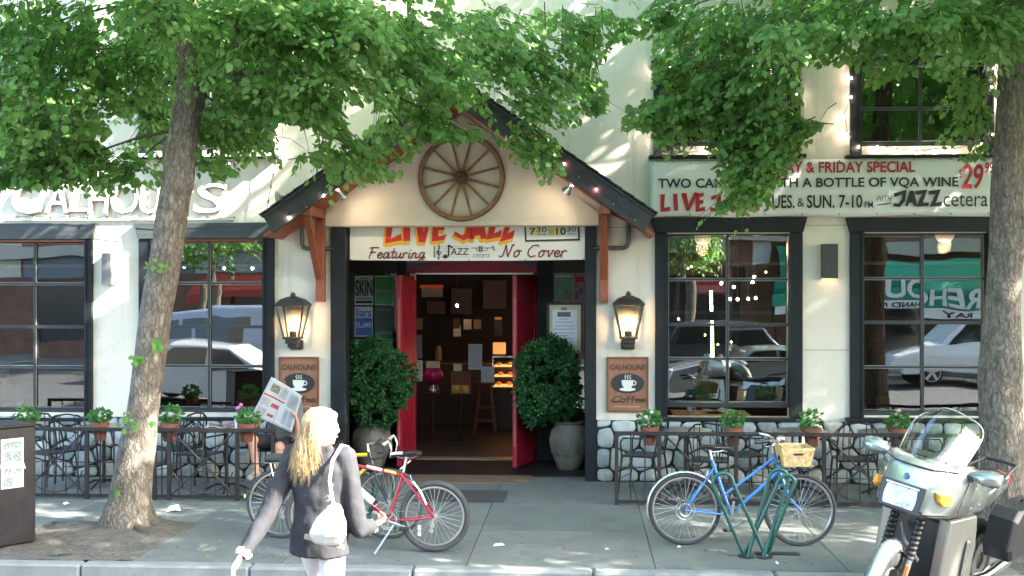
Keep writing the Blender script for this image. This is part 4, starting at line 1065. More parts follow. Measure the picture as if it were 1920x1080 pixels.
string_lights([(541, 408), (574, 388), (607, 367), (640, 300), (672, 273)], FY-.06, "string lights along the left fascia of the porch roof", pink=(4,), off=(1, 3))
string_lights([(297, 149), (340, 152), (393, 149), (425, 154), (470, 190), (505, 225), (515, 262)], -.07, "string lights across the upper window behind the leaning tree")
string_lights([(290, 290), (330, 296), (399, 302), (430, 307), (465, 304), (497, 293), (515, 262)], -.15, "string lights on the ledge under the upper left window", on=emis("white_shade", (1, .98, .95), 2))
string_lights([(515, 262), (514, 295), (512, 330), (508, 352), (503, 380), (500, 398)], -.10, "unlit string of lights hanging down to the left eave", on=BLK)
string_lights([(30, 411), (62, 409), (95, 412), (130, 410), (165, 413), (200, 411), (440, 412)], -.10, "small clip lights under the raised letters on the left wall", on=BULBO)

# white ledge under the upper-left window
mb = MB(); mb.bb(AX(255), AX(512), -.16, -.002, AZ(296, 400), AZ(290, 400)); o = part("ledge", mb, WHITE, bld)

# ================================================================= INTERIOR THINGS (seen through the doorway and windows)
def ib(name, label, cat, px0, px1, py0, py1, Y, dep, m, group=None, extra=None):
    x0, x1 = AX(px0, Y), AX(px1, Y); z0, z1 = AZ(py1, px0, Y), AZ(py0, px0, Y)
    t = thing(name, label, cat, ((x0+x1)/2, Y, z0), group=group)
    w, h = x1-x0, z1-z0
    q = MB(); q.bb(-w/2, w/2, 0, dep, 0, h); part("panel", q, m, t, bev=min(.01, w*.05))
    if extra: extra(t, w, h)
    return t
IP = mat("interior_paper", (.50, .51, .56), .8)
def lines(t, w, h):
    q = MB()
    for k in range(9): q.bb(-w*.36, w*(.36-.1*(k % 3)), -.002, -.001, h*(.12+k*.08), h*(.12+k*.08)+h*.02)
    part("print", q, mat("faint_ink", (.42, .38, .36), .8), t)
ib("notice", "taller white notice hanging in the dark doorway", "notice", 878, 904, 645, 693, 3.2, .004, IP, extra=lines)
ib("notice", "shorter white notice lower right in the dark doorway", "notice", 902, 927, 687, 717, 3.0, .004, IP, extra=lines)
def boxtop(t, w, h):
    q = MB(); q.bb(-w*.44, w*.44, -.006, -.001, h*.06, h*.42); part("print", q, mat("box_yellow", (.50, .26, .05), .6), t)
    q = MB(); q.lathe([(w*.13, 0), (w*.16, .05), (w*.13, .1)], (-w*.2, -.01, h*.1), 10); q.lathe([(w*.13, 0), (w*.16, .05), (w*.13, .1)], (w*.2, -.01, h*.1), 10); part("print", q, mat("box_orange", (.6, .33, .08), .6), t)
ib("display_box", "brown and yellow display board standing in the dark doorway", "display", 845, 882, 697, 740, 3.6, .05, mat("box_brown", (.16, .045, .02), .6), extra=boxtop)
ib("price_card", "small cream card on top of the yellow display board", "card", 850, 866, 682, 696, 3.62, .01, mat("cream_mount", (.66, .58, .40), .7))
# pedestal under the box
t = thing("pedestal", "thin dark stand holding the yellow display board", "stand", at(863, 800, 3.65) * 1.0)
t.location.z = 0
q = MB(); q.tube([(0, 0, 0), (0, 0, AZ(741, 863, 3.65))], .02, 8); q.lathe([(.2, 0.012), (.2, .03), (.03, .04)], (0, 0, 0), 16); part("pole", q, BLK, t)
# gumball machine
gm = at(812, 738, 3.8); t = thing("gumball_machine", "pink topped gumball machine just inside the left door", "machine", (gm.x, gm.y, 0))
z = gm.z
q = MB(); q.lathe([(.16, .012), (.16, .03), (.03, .06), (.03, z-.02), (.1, z), (.1, z+.02)], (0, 0, 0), 16); part("stand", q, BLK, t, smooth=True)
q = MB(); q.lathe([(.09, z+.02), (.1, z+.06), (.07, z+.13), (.08, z+.16)], (0, 0, 0), 16); part("coin_mechanism", q, CHROME, t, smooth=True)
q = MB(); q.lathe([(.08, z+.16), (.15, z+.22), (.165, z+.30), (.14, z+.37), (.12, z+.40)], (0, 0, 0), 18); part("globe", q, mat("pink_candy", (.40, .01, .10), .3), t, smooth=True)
q = MB(); q.bb(-.11, .11, -.02, .0, z+.41, z+.52); part("header_card", q, mat("cream_mount", (.66, .58, .40), .7), t)
# bar stool
bs = at(910, 800, 4.6); t = thing("bar_stool", "tall wooden bar stool inside the doorway", "stool", (bs.x, 4.6, .012))
H = .80; SW = mat("stool_wood", (.11, .042, .022), .5)
q = MB(); q.lathe([(.15, H), (.17, H+.01), (.17, H+.035), (.15, H+.045)], (0, 0, 0), 20); part("seat", q, SW, t, smooth=True)
for a in (45, 135, 225, 315):
    c_, s_ = math.cos(R(a)), math.sin(R(a)); q = MB(); q.tube([(c_*.24, s_*.24, 0), (c_*.12, s_*.12, H)], .018, 8); part("leg", q, SW, t, smooth=True)
for zz in (.2, .42):
    k = .24-.12*zz/H; q = MB(); pp = [Vector((math.cos(R(a))*k, math.sin(R(a))*k, zz)) for a in (45, 135, 225, 315)]; q.tube(pp, .012, 6, closed=True); part("rung", q, SW, t)
# lit pastry case
pc = thing("pastry_case", "warmly lit glass pastry case beyond the right door", "display case", (AX(945, 5.0), 5.0, .012))
w = .62; z0 = AZ(728, 945, 5.0); z1 = AZ(672, 945, 5.0)
q = MB(); q.bb(-.2, w, 0, .6, 0, z0); part("counter", q, WOODD, pc)
CW = emis("case_glow", (.6, .26, .08), .2)
for k in range(3):
    zz = z0+(z1-z0)*k/3+.01; q = MB(); q.bb(-.18, w-.02, .02, .5, zz, zz+.012); part("shelf", q, CW, pc)
    for j in range(4):
        q = MB(); q.ell((-.1+j*.18+.03*(k % 2), .15, zz+.05), (.05, .05, .032), 10, 6); part("pastry", q, mat("pastry", (.60, .38, .16), .7), pc, smooth=True)
q = MB(); q.bb(-.2, w, 0, .02, z1, z1+.03); q.bb(-.2, -.18, 0, .02, z0, z1); part("case_frame", q, CHROME, pc)
l = bpy.data.lights.new("case_lamp", 'POINT'); lo = bpy.data.objects.new("case_lamp", l); COL.objects.link(lo); lo.parent = pc; lo.location = (.2, .25, z1-z0+z0-.05); l.energy = .8; l.color = (1, .55, .2); l.shadow_soft_size = .05
ib("menu_light", "glowing boxed menu above the pastry case", "light box", 924, 948, 642, 664, 5.6, .06, emis("amber_box", (.45, .2, .07), .12))
ib("drinks_poster", "black poster with a pale cup on the rear wall", "poster", 926, 942, 594, 630, 5.8, .02, BLK, extra=lambda t, w, h: part("print", MB().bb(-w*.4, w*.4, -.004, -.001, h*.86, h*.98), mat("glow_cream", (.6, .42, .2), .6), t))
for k, (a, b, c, d) in enumerate(((780, 792, 597, 618), (850, 862, 598, 616), (869, 884, 599, 618), (888, 902, 599, 617))):
    ib("shelf_card", ["cream card at the left jamb inside the doorway", "first dim card on the back shelf", "middle orange card on the back shelf", "last dim card on the back shelf"][k], "card", a, b, c, d, 4.0+k*.4, .01, mat("dim_card_%d" % (k % 2), ((.25, .19, .12), (.18, .11, .06))[k % 2], .7))
ib("notice", "narrow pale notice low on the back shelf", "notice", 850, 864, 611, 631, 4.8, .004, mat("grey_sheet", (.30, .29, .28), .8))
ib("flyer_rack", "rack of pale flyers inside the left jamb", "flyers", 781, 792, 676, 715, 2.2, .02, mat("flyer_mix", (.42, .38, .33), .7, var=.6, nscale=30))
ib("flyer_rack", "narrow column of small leaflets by the left jamb", "flyers", 780, 791, 628, 672, 2.3, .02, mat("flyer_dark", (.14, .09, .10), .7, var=.8, nscale=40, col2=(.4, .33, .3)))
ib("wall_picture", "pale picture in an orange lit frame high on the back wall", "picture", 790, 830, 541, 557, 6.6, .03, mat("picture_grey", (.18, .19, .16), .7, var=.4, nscale=20))
ib("frame_light", "dim red strip above the rear picture", "picture light", 787, 831, 534, 541, 6.6, .04, emis("dim_red", (.2, .03, .01), .05))
for k, (a, b, c, d) in enumerate(((845, 885, 540, 590), (905, 950, 525, 580), (800, 835, 565, 590))):
    ib("wall_picture", ["dark framed picture left of the hanging bulb", "dark brick coloured picture on the upper right back wall", "small dark frame low on the left back wall"][k], "picture", a, b, c, d, 6.8, .03, mat("pic_%d" % k, (.025+.008*k, .012, .009), .5, var=.6, nscale=12, col2=(.05, .025, .018)))
# counter with coffee gear
t = thing("service_counter", "dark serving counter across the back of the cafe", "counter", (AX(850, 5.8), 5.8, .012))
q = MB(); q.bb(-1.6, 1.6, 0, .6, 0, 1.05); part("cabinet", q, WOODD, t); q = MB(); q.bb(-1.65, 1.65, -.04, .64, 1.05, 1.09); part("counter_top", q, mat("counter_top", (.10, .05, .03), .3), t, bev=.01)
for k, X in enumerate((-1.2, -.75, -.3, .4)):
    q = MB(); q.lathe([(.06, 1.1), (.07, 1.12), (.06, 1.3), (.04, 1.36), (.045, 1.38)], (X, .3, 0), 14)
    o = part("jar", q, mat("jar_%d" % (k % 2), ((.2, .12, .08), (.35, .3, .22))[k % 2], .25)); o.location = t.location; tag(o, ["squat brown jar at the left end of the serving counter", "pale jar second from the left on the serving counter", "squat brown jar left of centre on the serving counter", "pale jar right of centre on the serving counter"][k], "jar")
# pendant bulbs
def pendant(px, py, Y, label, m=BULB, r=.022, wire=True):
    p = at(px, py, Y); t = thing("pendant_lamp", label, "lamp", p, group="small hanging lamps inside the cafe")
    q = MB(); q.ell((0, 0, 0), (r, r, r*1.2), 10, 6); part("bulb", q, m, t, smooth=True)
    q = MB(); q.lathe([(r*.7, r), (r*.8, r*1.5), (r*.5, r*2.6), (.004, r*2.8)], (0, 0, 0), 10); part("lamp_socket", q, BLK, t)
    if wire: q = MB(); q.tube([(0, 0, r*2.6), (0, 0, Z1C-p.z-.005)], .004, 4); part("cord", q, mat("cord_brown", (.08, .04, .03), .6), t)
pendant(857, 573, 4.5, "single bright bulb hanging in the middle of the doorway")
for k, (a, b) in enumerate(((345, 500), (420, 503), (458, 498), (473, 503))): pendant(a, b, 2.4+.3*k, ["bulb alone at the left end of the row behind the window left of the entrance", "second bulb of the row behind the window left of the entrance", "raised third bulb of the row behind the window left of the entrance", "rightmost bulb of the row behind the window left of the entrance"][k], r=.017)
for k, (a, b) in enumerate(((1358, 493), (1353, 531), (1376, 538), (1411, 529), (1414, 519), (1369, 561), (1383, 561), (1403, 560), (1417, 559))): pendant(a, b, 2.2+.25*(k % 4), ["highest white bulb near the middle bar, window right of the entrance", "white bulb at the middle bar just below the first muntin, window right of the entrance", "white bulb right of the middle bar, window right of the entrance", "white bulb at the upper right of the cluster, window right of the entrance", "faint white bulb above the upper right one, window right of the entrance", "leftmost bulb of the level row of four, window right of the entrance", "second bulb of the level row of four, window right of the entrance", "third bulb of the level row of four, window right of the entrance", "rightmost bulb of the level row of four, window right of the entrance"][k], r=.017)
for k, (a, b) in enumerate(((1290, 503), (1296, 500), (1436, 510), (1272, 598), (1322, 628), (1346, 646), (1371, 641))): pendant(a, b, 3.0+.3*(k % 3), ["lower of the two amber bulbs at the top left, window right of the entrance", "upper of the two amber bulbs at the top left, window right of the entrance", "amber bulb far right of the white cluster, window right of the entrance", "amber bulb alone at the left edge, window right of the entrance", "amber bulb left of the neon tube, window right of the entrance", "amber bulb just right of the neon tube, window right of the entrance", "amber bulb right of the middle bar at mid height, window right of the entrance"][k], m=emis("amber_bulb", (1, .4, .15), 9), r=.013)
q = MB(); p0 = at(1333, 545, 1.9); p1 = at(1336, 670, 1.9); q.tube([p0, at(1334, 583, 1.9)], .018, 8); q.tube([at(1335, 602, 1.9), p1], .018, 8); o = part("neon_tube", q, emis("yellow_green_neon", (.62, 1, .35), 5), None, smooth=True); tag(o, "vertical yellow green neon tube inside the window right of the entrance", "neon light")
# ambient fill lamps, added to light the dark cafe room
for X, Yy, e, lb_ in ((-7.0, 3.0, 3.5, 'at the far left'), (-3.6, 3.4, 1.2, 'left of the doorway'), (1.9, 3.6, 3.5, 'right of the doorway'), (5.4, 3.0, 4, 'at the far right'), (-1.0, 5.0, 0.35, 'behind the doorway')):
    t = thing("room_fill_lamp", "added round amber fill lamp inside the cafe "+lb_, "lamp", (X, Yy, Z1C-.02), group="amber fill lamps added inside the cafe")
    q = MB(); q.lathe([(.05, 0), (.05, -.06), (.12, -.1), (.14, -.16), (.1, -.22), (.02, -.24)], (0, 0, 0), 16); part("shade", q, emis("amber_shade", (.5, .38, .28), .06), t, smooth=True)
    l = bpy.data.lights.new("room_fill_light", 'POINT'); lo = bpy.data.objects.new("room_fill_light", l); COL.objects.link(lo); lo.parent = t; lo.location = (0, 0, -.32); l.energy = e; l.color = (1, .6, .35); l.shadow_soft_size = .1

# ================================================================= TREES
def leaf_shape(kind="heart"):
    """Linden leaf, folded along its midrib, stalk at the origin, tip along -Z, face towards -Y. Unit length."""
    P = np.array([(0, 0, 0), (.36, .05, -.12), (.42, .09, -.45), (0, .02, -1.0), (-.42, .09, -.45), (-.36, .05, -.12), (0, -.04, -.45)], dtype=float)
    Fs = [(0, 1, 6), (1, 2, 6), (2, 3, 6), (3, 4, 6), (4, 5, 6), (5, 0, 6)]
    return P, Fs
LP, LF = leaf_shape()
def leaves_mesh(name, pos, Rm, size, m):
    """pos (n,3), Rm (n,3,3), size (n,) -> one mesh of n leaves"""
    n = len(pos); k = len(LP)
    V = np.einsum('nij,kj->nki', Rm, LP)*size[:, None, None]+pos[:, None, :]
    me = bpy.data.meshes.new(name); me.vertices.add(n*k); me.vertices.foreach_set("co", V.reshape(-1).astype(np.float32))
    nf = len(LF); loops = (np.array(LF).reshape(-1)[None, :]+(np.arange(n)*k)[:, None]).reshape(-1)
    me.loops.add(len(loops)); me.loops.foreach_set("vertex_index", loops.astype(np.int32))
    me.polygons.add(n*nf); me.polygons.foreach_set("loop_start", (np.arange(n*nf)*3).astype(np.int32))
    me.polygons.foreach_set("use_smooth", [True]*(n*nf))
    me.materials.append(m); me.update(calc_edges=True); me.validate(); return me
def rot_from(down, face):
    """rotation with local -Z -> down, local -Y -> face (orthogonalised)"""
    z = -down/np.linalg.norm(down, axis=1, keepdims=True)
    y = -face; y = y-(y*z).sum(1, keepdims=True)*z; y /= np.maximum(np.linalg.norm(y, axis=1, keepdims=True), 1e-6)
    x = np.cross(y, z); return np.stack([x, y, z], axis=2)
sdn = np.array(sd)
def shadow_wall(p):
    t = (0.0-p[:, 1])/(-sdn[1]); t = t     # travel along -sun until y = 0
    q = p-sdn[None, :]*t[:, None]
    return q
# places that the photograph shows in the sun: leaves that would shade them are left out
def project(p):
    d = p-np.array([CX, CY, CZ]); f = d[:, 0]*sT+d[:, 1]*cT; r = d[:, 0]*cT-d[:, 1]*sT
    return 960+FPX*r/f, HY-FPX*d[:, 2]/f, f
def shadow_px(p):
    """picture position where the shadow of p falls on the facade plane (y=-.03)"""
    t = (p[:, 1]+.03)/sdn[1]          # p - sd*t has y=-.03
    q = p-sdn[None, :]*t[:, None]
    a, b, _ = project(q); return a, b, q, t
def in_poly(x, y, poly):
    r = np.zeros(len(x), bool); n = len(poly)
    for i in range(n):
        x0, y0 = poly[i]; x1, y1 = poly[(i+1) % n]
        c = ((y0 > y) != (y1 > y)) & (x < (x1-x0)*(y-y0)/((y1-y0)+1e-9)+x0); r ^= c
    return r
LIT = [[(-60, 420), (-60, 330), (0, 330), (60, 310), (180, 300), (480, 285), (560, 255), (545, 300), (500, 330), (440, 385), (405, 410), (390, 425), (262, 440), (262, 520), (210, 545), (178, 590), (174, 420)],
       [(1090, 305), (1135, 268), (1200, 262), (1212, 285), (1165, 300), (1130, 330), (1090, 352), (1110, 325)],
       [(1060, 318), (1095, 285), (1110, 290), (1075, 322)]]
# outer crown patches kept sunlit by leaving out leaves that would shade them
LIT2 = [[(-60, 150), (72, 150), (72, 215), (-60, 205)], [(235, -30), (335, -30), (345, 60), (250, 60)], [(395, -30), (560, -30), (560, 50), (420, 70)], [(590, -20), (700, -20), (690, 60), (600, 50)], [(1800, -30), (1960, -30), (1960, 110), (1830, 90)], [(1560, -20), (1640, -20), (1640, 50), (1560, 40)]]
ABOVE = 90       # how far above the picture crowns may stay thin, metres along the ray
def sun_keep(P, strength=1.0):
    a, b, q, t = shadow_px(P)
    keep = np.ones(len(P), bool)
    for poly in LIT: keep &= ~(in_poly(a, b, poly) & (t > 0.25))
    t2 = (P[:, 1]+3.95)/sdn[1]; q2 = P-sdn[None, :]*t2[:, None]; a2, b2, _ = project(q2)
    for poly in LIT2: keep &= ~(in_poly(a2, b2, poly) & (t2 > 0.35))
    return keep
def visible(P):
    a, b, f = project(P); return (f > .5) & (a > -60) & (a < 1980) & (b > -40)

def sprays(centres, dirs, L, per, size, rng):
    """leafy twigs: leaves alternate along each drooping twig; returns pos, down, face, size and twig polylines"""
    n = len(centres); pos = []; dn = []; fc = []; sz = []; tw = []
    for k in range(per):
        u = (k+.5)/per
        drop = -.45*u*u*L
        side = 1 if k % 2 else -1
        lat = np.cross(dirs, np.array([0, 0, 1.0])); lat /= np.maximum(np.linalg.norm(lat, axis=1, keepdims=True), 1e-6)
        p = centres+dirs*(u*L)[:, None]+np.stack([0*u*L, 0*L, drop], 1) + lat*side*.03+rng.normal(0, .012, (n, 3))
        d = lat*side*rng.uniform(.2, .8, (n, 1))+np.array([0, 0, -1.0])*rng.uniform(.35, 1.0, (n, 1))+dirs*rng.uniform(.1, .7, (n, 1))+rng.normal(0, .2, (n, 3))
        f = np.array([0, -.35, 1.0])[None, :]*rng.uniform(.5, 1, (n, 1))+dirs*.5+rng.normal(0, .35, (n, 3))
        pos.append(p); dn.append(d); fc.append(f); sz.append(size*rng.uniform(.55, 1.2, n)*(1-.25*u))
    return np.concatenate(pos), np.concatenate(dn), np.concatenate(fc), np.concatenate(sz)
def twig_mesh(C, D, L):
    n = len(C); lat = np.cross(D, np.array([0, 0, 1.0])); lat /= np.maximum(np.linalg.norm(lat, axis=1, keepdims=True), 1e-6)
    up = np.cross(lat, D); mb = MB(); vs = []; fs = []
    us = (-.15, .4, 1.0)
    V = []
    for u in us:
        c = C+D*(u*L)[:, None]+np.stack([0*L, 0*L, -.45*u*abs(u)*L], 1); r = .0045*(1.15-u)+.0012
        for a in (90, 210, 330): V.append(c+(lat*math.cos(R(a))+up*math.sin(R(a)))*r)
    V = np.stack(V, 1).reshape(-1, 3)
    F = []
    for i in range(2):
        for k in range(3): F.append((i*3+k, i*3+(k+1) % 3, (i+1)*3+(k+1) % 3, (i+1)*3+k))
    F = np.array(F); loops = (F.reshape(-1)[None, :]+(np.arange(n)*9)[:, None]).reshape(-1)
    me = bpy.data.meshes.new("twigs"); me.vertices.add(len(V)); me.vertices.foreach_set("co", V.reshape(-1).astype(np.float32))
    me.loops.add(len(loops)); me.loops.foreach_set("vertex_index", loops.astype(np.int32))
    me.polygons.add(n*6); me.polygons.foreach_set("loop_start", (np.arange(n*6)*4).astype(np.int32))
    me.materials.append(TWIG); me.update(calc_edges=True); me.validate(); return me

def trunk_mb(path, m, knots=(), seed=1, n=26):
    """path: list of (Vector, radius); a bark covered stem with furrows, bumps and a flared foot"""
    pts = []
    for i in range(len(path)-1):
        a, ra = path[i]; b, rb = path[i+1]; k = max(3, int((b-a).length/.07))
        for j in range(k): u = j/k; pts.append((a.lerp(b, u), ra+(rb-ra)*u))
    pts.append(path[-1]); q = MB(); rings = []
    for p, r in pts:
        ring = []
        for k in range(n):
            a = 2*PI*k/n; v = Vector((math.cos(a), math.sin(a), 0))
            d = noise.noise(Vector((v.x*1.4+seed, v.y*1.4, p.z*.9)))*.10+noise.noise(Vector((v.x*6, v.y*6+seed, p.z*1.3)))*.09+noise.noise(Vector((v.x*13, v.y*13+seed, p.z*5)))*.035
            rr = r*(1+d)
            for (kz, ka, ks, kr) in knots:
                dz = (p.z-kz)/kr; da = math.atan2(math.sin(a-ka), math.cos(a-ka))/.5
                rr += ks*math.exp(-dz*dz-da*da)
            ring.append(p+v*rr)
        rings.append(ring)
    q.loft(rings); return q
def limb_mb(q, a, b, r0, r1, sag=.1, seed=0):
    rnd = random.Random(seed); pts = []; rr = []; d = b-a; n = max(4, int(d.length/.3))
    o1 = Vector((rnd.uniform(-1, 1), rnd.uniform(-1, 1), rnd.uniform(-.4, .4)))*.10*d.length
    for i in range(n+1):
        u = i/n; p = a+d*u+o1*math.sin(u*PI)+Vector((0, 0, sag*d.length*math.sin(u*PI)))
        p += Vector((rnd.uniform(-1, 1), rnd.uniform(-1, 1), rnd.uniform(-1, 1)))*.012; pts.append(p); rr.append(r0+(r1-r0)*u)
    q.tube(pts, rr, 7)

def build_tree(name, label, path, bark, blobs, crown, seed, knots, leafsize=.098, group="street trees along the kerb"):
    rg = np.random.default_rng(seed); rnd = random.Random(seed)
    base = path[0][0]; t = thing(name, label, "tree", (base.x, base.y, 0), group=group, world=True)
    part("trunk", trunk_mb(path, bark, knots, seed), bark, t, smooth=True)
    # visible sprays, clump by clump
    C = []; 
    top = [p for p, r in path if p.z > 3.0]
    lim = MB()
    for bi, (px, py, rx, ry, Y, n) in enumerate(blobs):
        c = at(px, py, Y); s = FPX/((Y-CY)); a_, b_ = rx/s, ry/s
        u = rg.normal(0, .48, (n, 3)); u = u[(np.abs(u) < 1.15).all(1)]
        P = np.array(c)[None, :]+u*np.array([a_, min(a_, .8)*.9, b_])[None, :]
        C.append(P)
        src = min(top, key=lambda p: (p-c).length+(0 if p.z < c.z+1.2 else 1)) if top else base
        r0 = .028+.01*min(3, (src-c).length)
        if bi % 3 == 0 and (py < 120 or px < 900) and not (px > 1600 and py > 40): limb_mb(lim, src+Vector((0, .05, .3)), c+Vector((0, .25, .12)), r0*.55, .006, .09, seed*100+bi)
    Cv = np.concatenate(C)
    # keep what the photograph leaves open
    a, b, f = project(Cv); keep = np.ones(len(Cv), bool)
    for poly in OPEN: keep &= ~(in_poly(a, b, poly) & (rg.random(len(a)) < .96))
    for poly in THIN: keep &= ~(in_poly(a, b, poly) & (rg.random(len(a)) < .5))
    Cv = Cv[keep & sun_keep(Cv)]
    # crown above
    (cc, cr, cn) = crown
    k = 0; P = rg.normal(0, 1, (cn, 3)); P /= np.linalg.norm(P, axis=1, keepdims=True); P *= (rg.uniform(.25, 1, (cn, 1)))**.5
    P = np.array(cc)[None, :]+P*np.array(cr)[None, :]
    cl = np.array([noise.noise(Vector(p)*.9) for p in P]); P = P[cl > -.16]
    a, b, f = project(P)
    P = P[(f < .3) | (b < -45) | (a < -80) | (a > 2000)]
    P = P[sun_keep(P)]
    def mk(Cc, per, L0, sz):
        ang = rg.uniform(0, 2*PI, len(Cc)); el = rg.normal(-.15, .3, len(Cc))
        out = Cc-np.array([base.x, base.y, 0])[None, :]; out[:, 2] = 0; out /= np.maximum(np.linalg.norm(out, axis=1, keepdims=True), .1)
        D = np.stack([np.cos(ang), np.sin(ang), el], 1)*.8+out*.7; D /= np.linalg.norm(D, axis=1, keepdims=True)
        L = rg.uniform(.7, 1.25, len(Cc))*L0
        return sprays(Cc, D, L, per, sz, rg)+(D, L)
    tips_ok = None
    p1, d1, f1, s1, D1, L1 = mk(Cv, 11, .34, leafsize)
    tip = Cv+D1*L1[:, None]; tip[:, 2] -= .45*L1; ta, tb_, _ = project(tip); tok = sun_keep(tip)
    for poly in OPEN: tok &= ~in_poly(ta, tb_, poly)
    p2, d2, f2, s2, D2, L2 = mk(P, 9, .45, .14)
    k1 = sun_keep(p1)
    av, bv, fv = project(p1)
    for poly in OPEN: k1 &= ~in_poly(av, bv, poly)
    p1, d1, f1, s1 = p1[k1], d1[k1], f1[k1], s1[k1]
    k2 = sun_keep(p2); a2, b2, f2_ = project(p2); k2 &= (f2_ < .3) | (b2 < -14) | (a2 < -20) | (a2 > 1940)
    p2, d2, f2, s2 = p2[k2], d2[k2], f2[k2], s2[k2]
    # the leaves nearest to the eye are objects of their own
    av, bv, fv = project(p1); inside = (av > 10) & (av < 1910) & (bv > 10) & (bv < 500)
    score = fv+rg.uniform(0, 1.5, len(fv))-bv/250+(~inside)*100
    order = np.argsort(score); solo = order[:290]; rest = order[290:]
    Rm = rot_from(d1, f1)
    crown_o = link("crown", leaves_mesh("crown", np.concatenate([p1[rest], p2]), np.concatenate([Rm[rest], rot_from(d2, f2)]), np.concatenate([s1[rest], s2]), LEAF), t); crown_o["kind"] = "stuff"
    one = leaves_mesh("leaf", np.zeros((1, 3)), np.eye(3)[None], np.ones(1), LEAF)
    for i in solo:
        o = bpy.data.objects.new("leaf", one); COL.objects.link(o); o.parent = t; o.matrix_parent_inverse = WM[t.name].inverted()
        o.matrix_basis = Matrix.Translation(Vector(p1[i])) @ Matrix([list(map(float, r_)) for r_ in Rm[i]]).to_4x4() @ Matrix.Scale(float(s1[i]), 4)
    # limbs up through the crown
    for k in range(14):
        src = path[-1][0] if k > 5 else path[-2][0]
        v = Vector((rnd.uniform(-1, 1)*cr[0]*.75, rnd.uniform(-1, 1)*cr[1]*.7, rnd.uniform(-.2, .8)*cr[2])); limb_mb(lim, src, Vector(cc)+v, .06, .012, .05, seed+k)
    part("limb", lim, TWIGB, t, smooth=True)["kind"] = "stuff"
    sel = tok
    tw = link("twig", twig_mesh(np.concatenate([Cv[sel]]), D1[sel], L1[sel]), t); tw["kind"] = "stuff"
    return t, len(p1), len(p2)

THIN = [[(690, 190), (1010, 190), (1020, 330), (690, 350)], [(560, 180), (690, 180), (690, 340), (560, 340)], [(1560, 80), (1840, 90), (1840, 300), (1560, 300)]]
OPEN = [[(1148, 92), (1195, 62), (1228, 75), (1222, 180), (1180, 195), (1165, 230), (1200, 300), (1160, 420), (1060, 300), (1045, 262), (1100, 215), (1142, 205), (1135, 150), (1108, 130)],
        [(1590, 120), (1500, 120), (1506, 215), (1560, 240), (1580, 290), (1590, 420), (1900, 420), (1850, 300), (1770, 300), (1745, 230), (1790, 150), (1720, 130), (1640, 160)],
        [(640, 200), (700, 185), (715, 215), (690, 245), (655, 250)], [(520, 225), (585, 235), (600, 260), (555, 290), (520, 290)],
        [(1165, 240), (1225, 240), (1228, 300), (1330, 300), (1350, 400), (1230, 420), (1160, 420)],
        [(1005, 318), (1000, 420), (600, 420), (640, 365), (700, 335), (735, 340), (770, 300), (800, 262), (930, 262), (970, 305)], [(840, 200), (905, 205), (920, 232), (840, 232)],
        [(0, 352), (150, 350), (165, 370), (300, 350), (430, 330), (470, 300), (560, 330), (560, 430), (0, 430)],
        [(1460, 405), (1450, 360), (1490, 300), (1600, 300), (1600, 420), (1350, 420), (1345, 400)],
        [(196, 245), (214, 250), (215, 280), (195, 275)], [(200, 225), (262, 232), (262, 262), (205, 268)], [(430, 120), (455, 122), (462, 150), (440, 160)]]

# leaning tree (left)
def tp(px, py, w, Y):
    p = at(px, py, Y); return (p, .90*w/2*(Y-CY)/FPX)
ty = TLB.y
lp = [(Vector((TLB.x, ty, -.06)), .34)]
for (px, py, w, dy) in ((240, 968, 118, 0), (243, 935, 94, 0), (250, 880, 84, 0), (266, 780, 68, .02), (290, 600, 67, .03), (316, 450, 66, .04), (339, 300, 62, .06), (352, 200, 60, .06), (358, 140, 55, .06)): lp.append(tp(px, py, w, ty+dy))
lp.append(tp(352, 60, 40, ty+.1)); lp.append(tp(350, -30, 34, ty+.1)); lp.append(tp(356, -330, 26, ty+.1)); lp.append(tp(380, -700, 14, ty+.1))
BL1 = [(60, 60, 170, 105, -3.2, 170), (60, 200, 130, 80, -3.4, 140), (60, 290, 110, 42, -2.6, 100), (200, 120, 140, 95, -2.4, 170), (170, 265, 80, 55, -2.8, 90), (330, 60, 120, 70, -1.6, 80), (280, 210, 60, 70, -1.6, 55),
       (460, 60, 130, 85, -3.6, 150), (450, 170, 110, 75, -3.0, 110), (425, 240, 75, 40, -2.6, 50), (600, 80, 130, 100, -3.8, 170), (565, 190, 75, 60, -3.2, 90), (625, 255, 75, 45, -2.6, 70), (600, 300, 50, 22, -2.5, 26), (690, 310, 26, 40, -2.5, 22),
       (760, 90, 140, 95, -3.0, 160), (735, 210, 90, 60, -2.4, 95), (810, 240, 90, 50, -2.3, 100), (880, 270, 55, 32, -2.3, 45), (960, 255, 60, 40, -2.2, 55), (990, 285, 35, 22, -2.2, 22), (1010, 195, 60, 40, -2.2, 45), (920, 90, 120, 85, -2.0, 130), (1040, 130, 75, 55, -1.8, 60), (1105, 190, 30, 22, -2.0, 14), (1095, 45, 80, 40, -1.6, 45), (1160, 72, 22, 16, -2.0, 5),
       (120, 320, 70, 25, -2.9, 30), (40, 315, 60, 22, -3.0, 30), (390, 300, 50, 20, -2.9, 12), (240, 320, 60, 20, -2.7, 14), (300, 20, 60, 30, -4.4, 30), (20, 175, 45, 28, -4.15, 26), (290, 20, 50, 34, -4.15, 34), (480, 25, 75, 34, -4.15, 44), (640, 20, 50, 30, -4.15, 26), (620, 20, 110, 30, -4.3, 50)]
t1 = build_tree("street_tree", "leaning brown street tree with knots on its trunk in front of the left windows", lp, BARK, BL1,
                ((TLB.x+.6, ty-1.5, 7.6), (3.7, 4.6, 2.7), 6200), 3, [(3.75, R(200), .05, .12), (3.45, R(-20), .05, .18), (4.7, R(190), .05, .1), (2.0, R(-90), .02, .1), (4.3, R(10), .03, .12)])
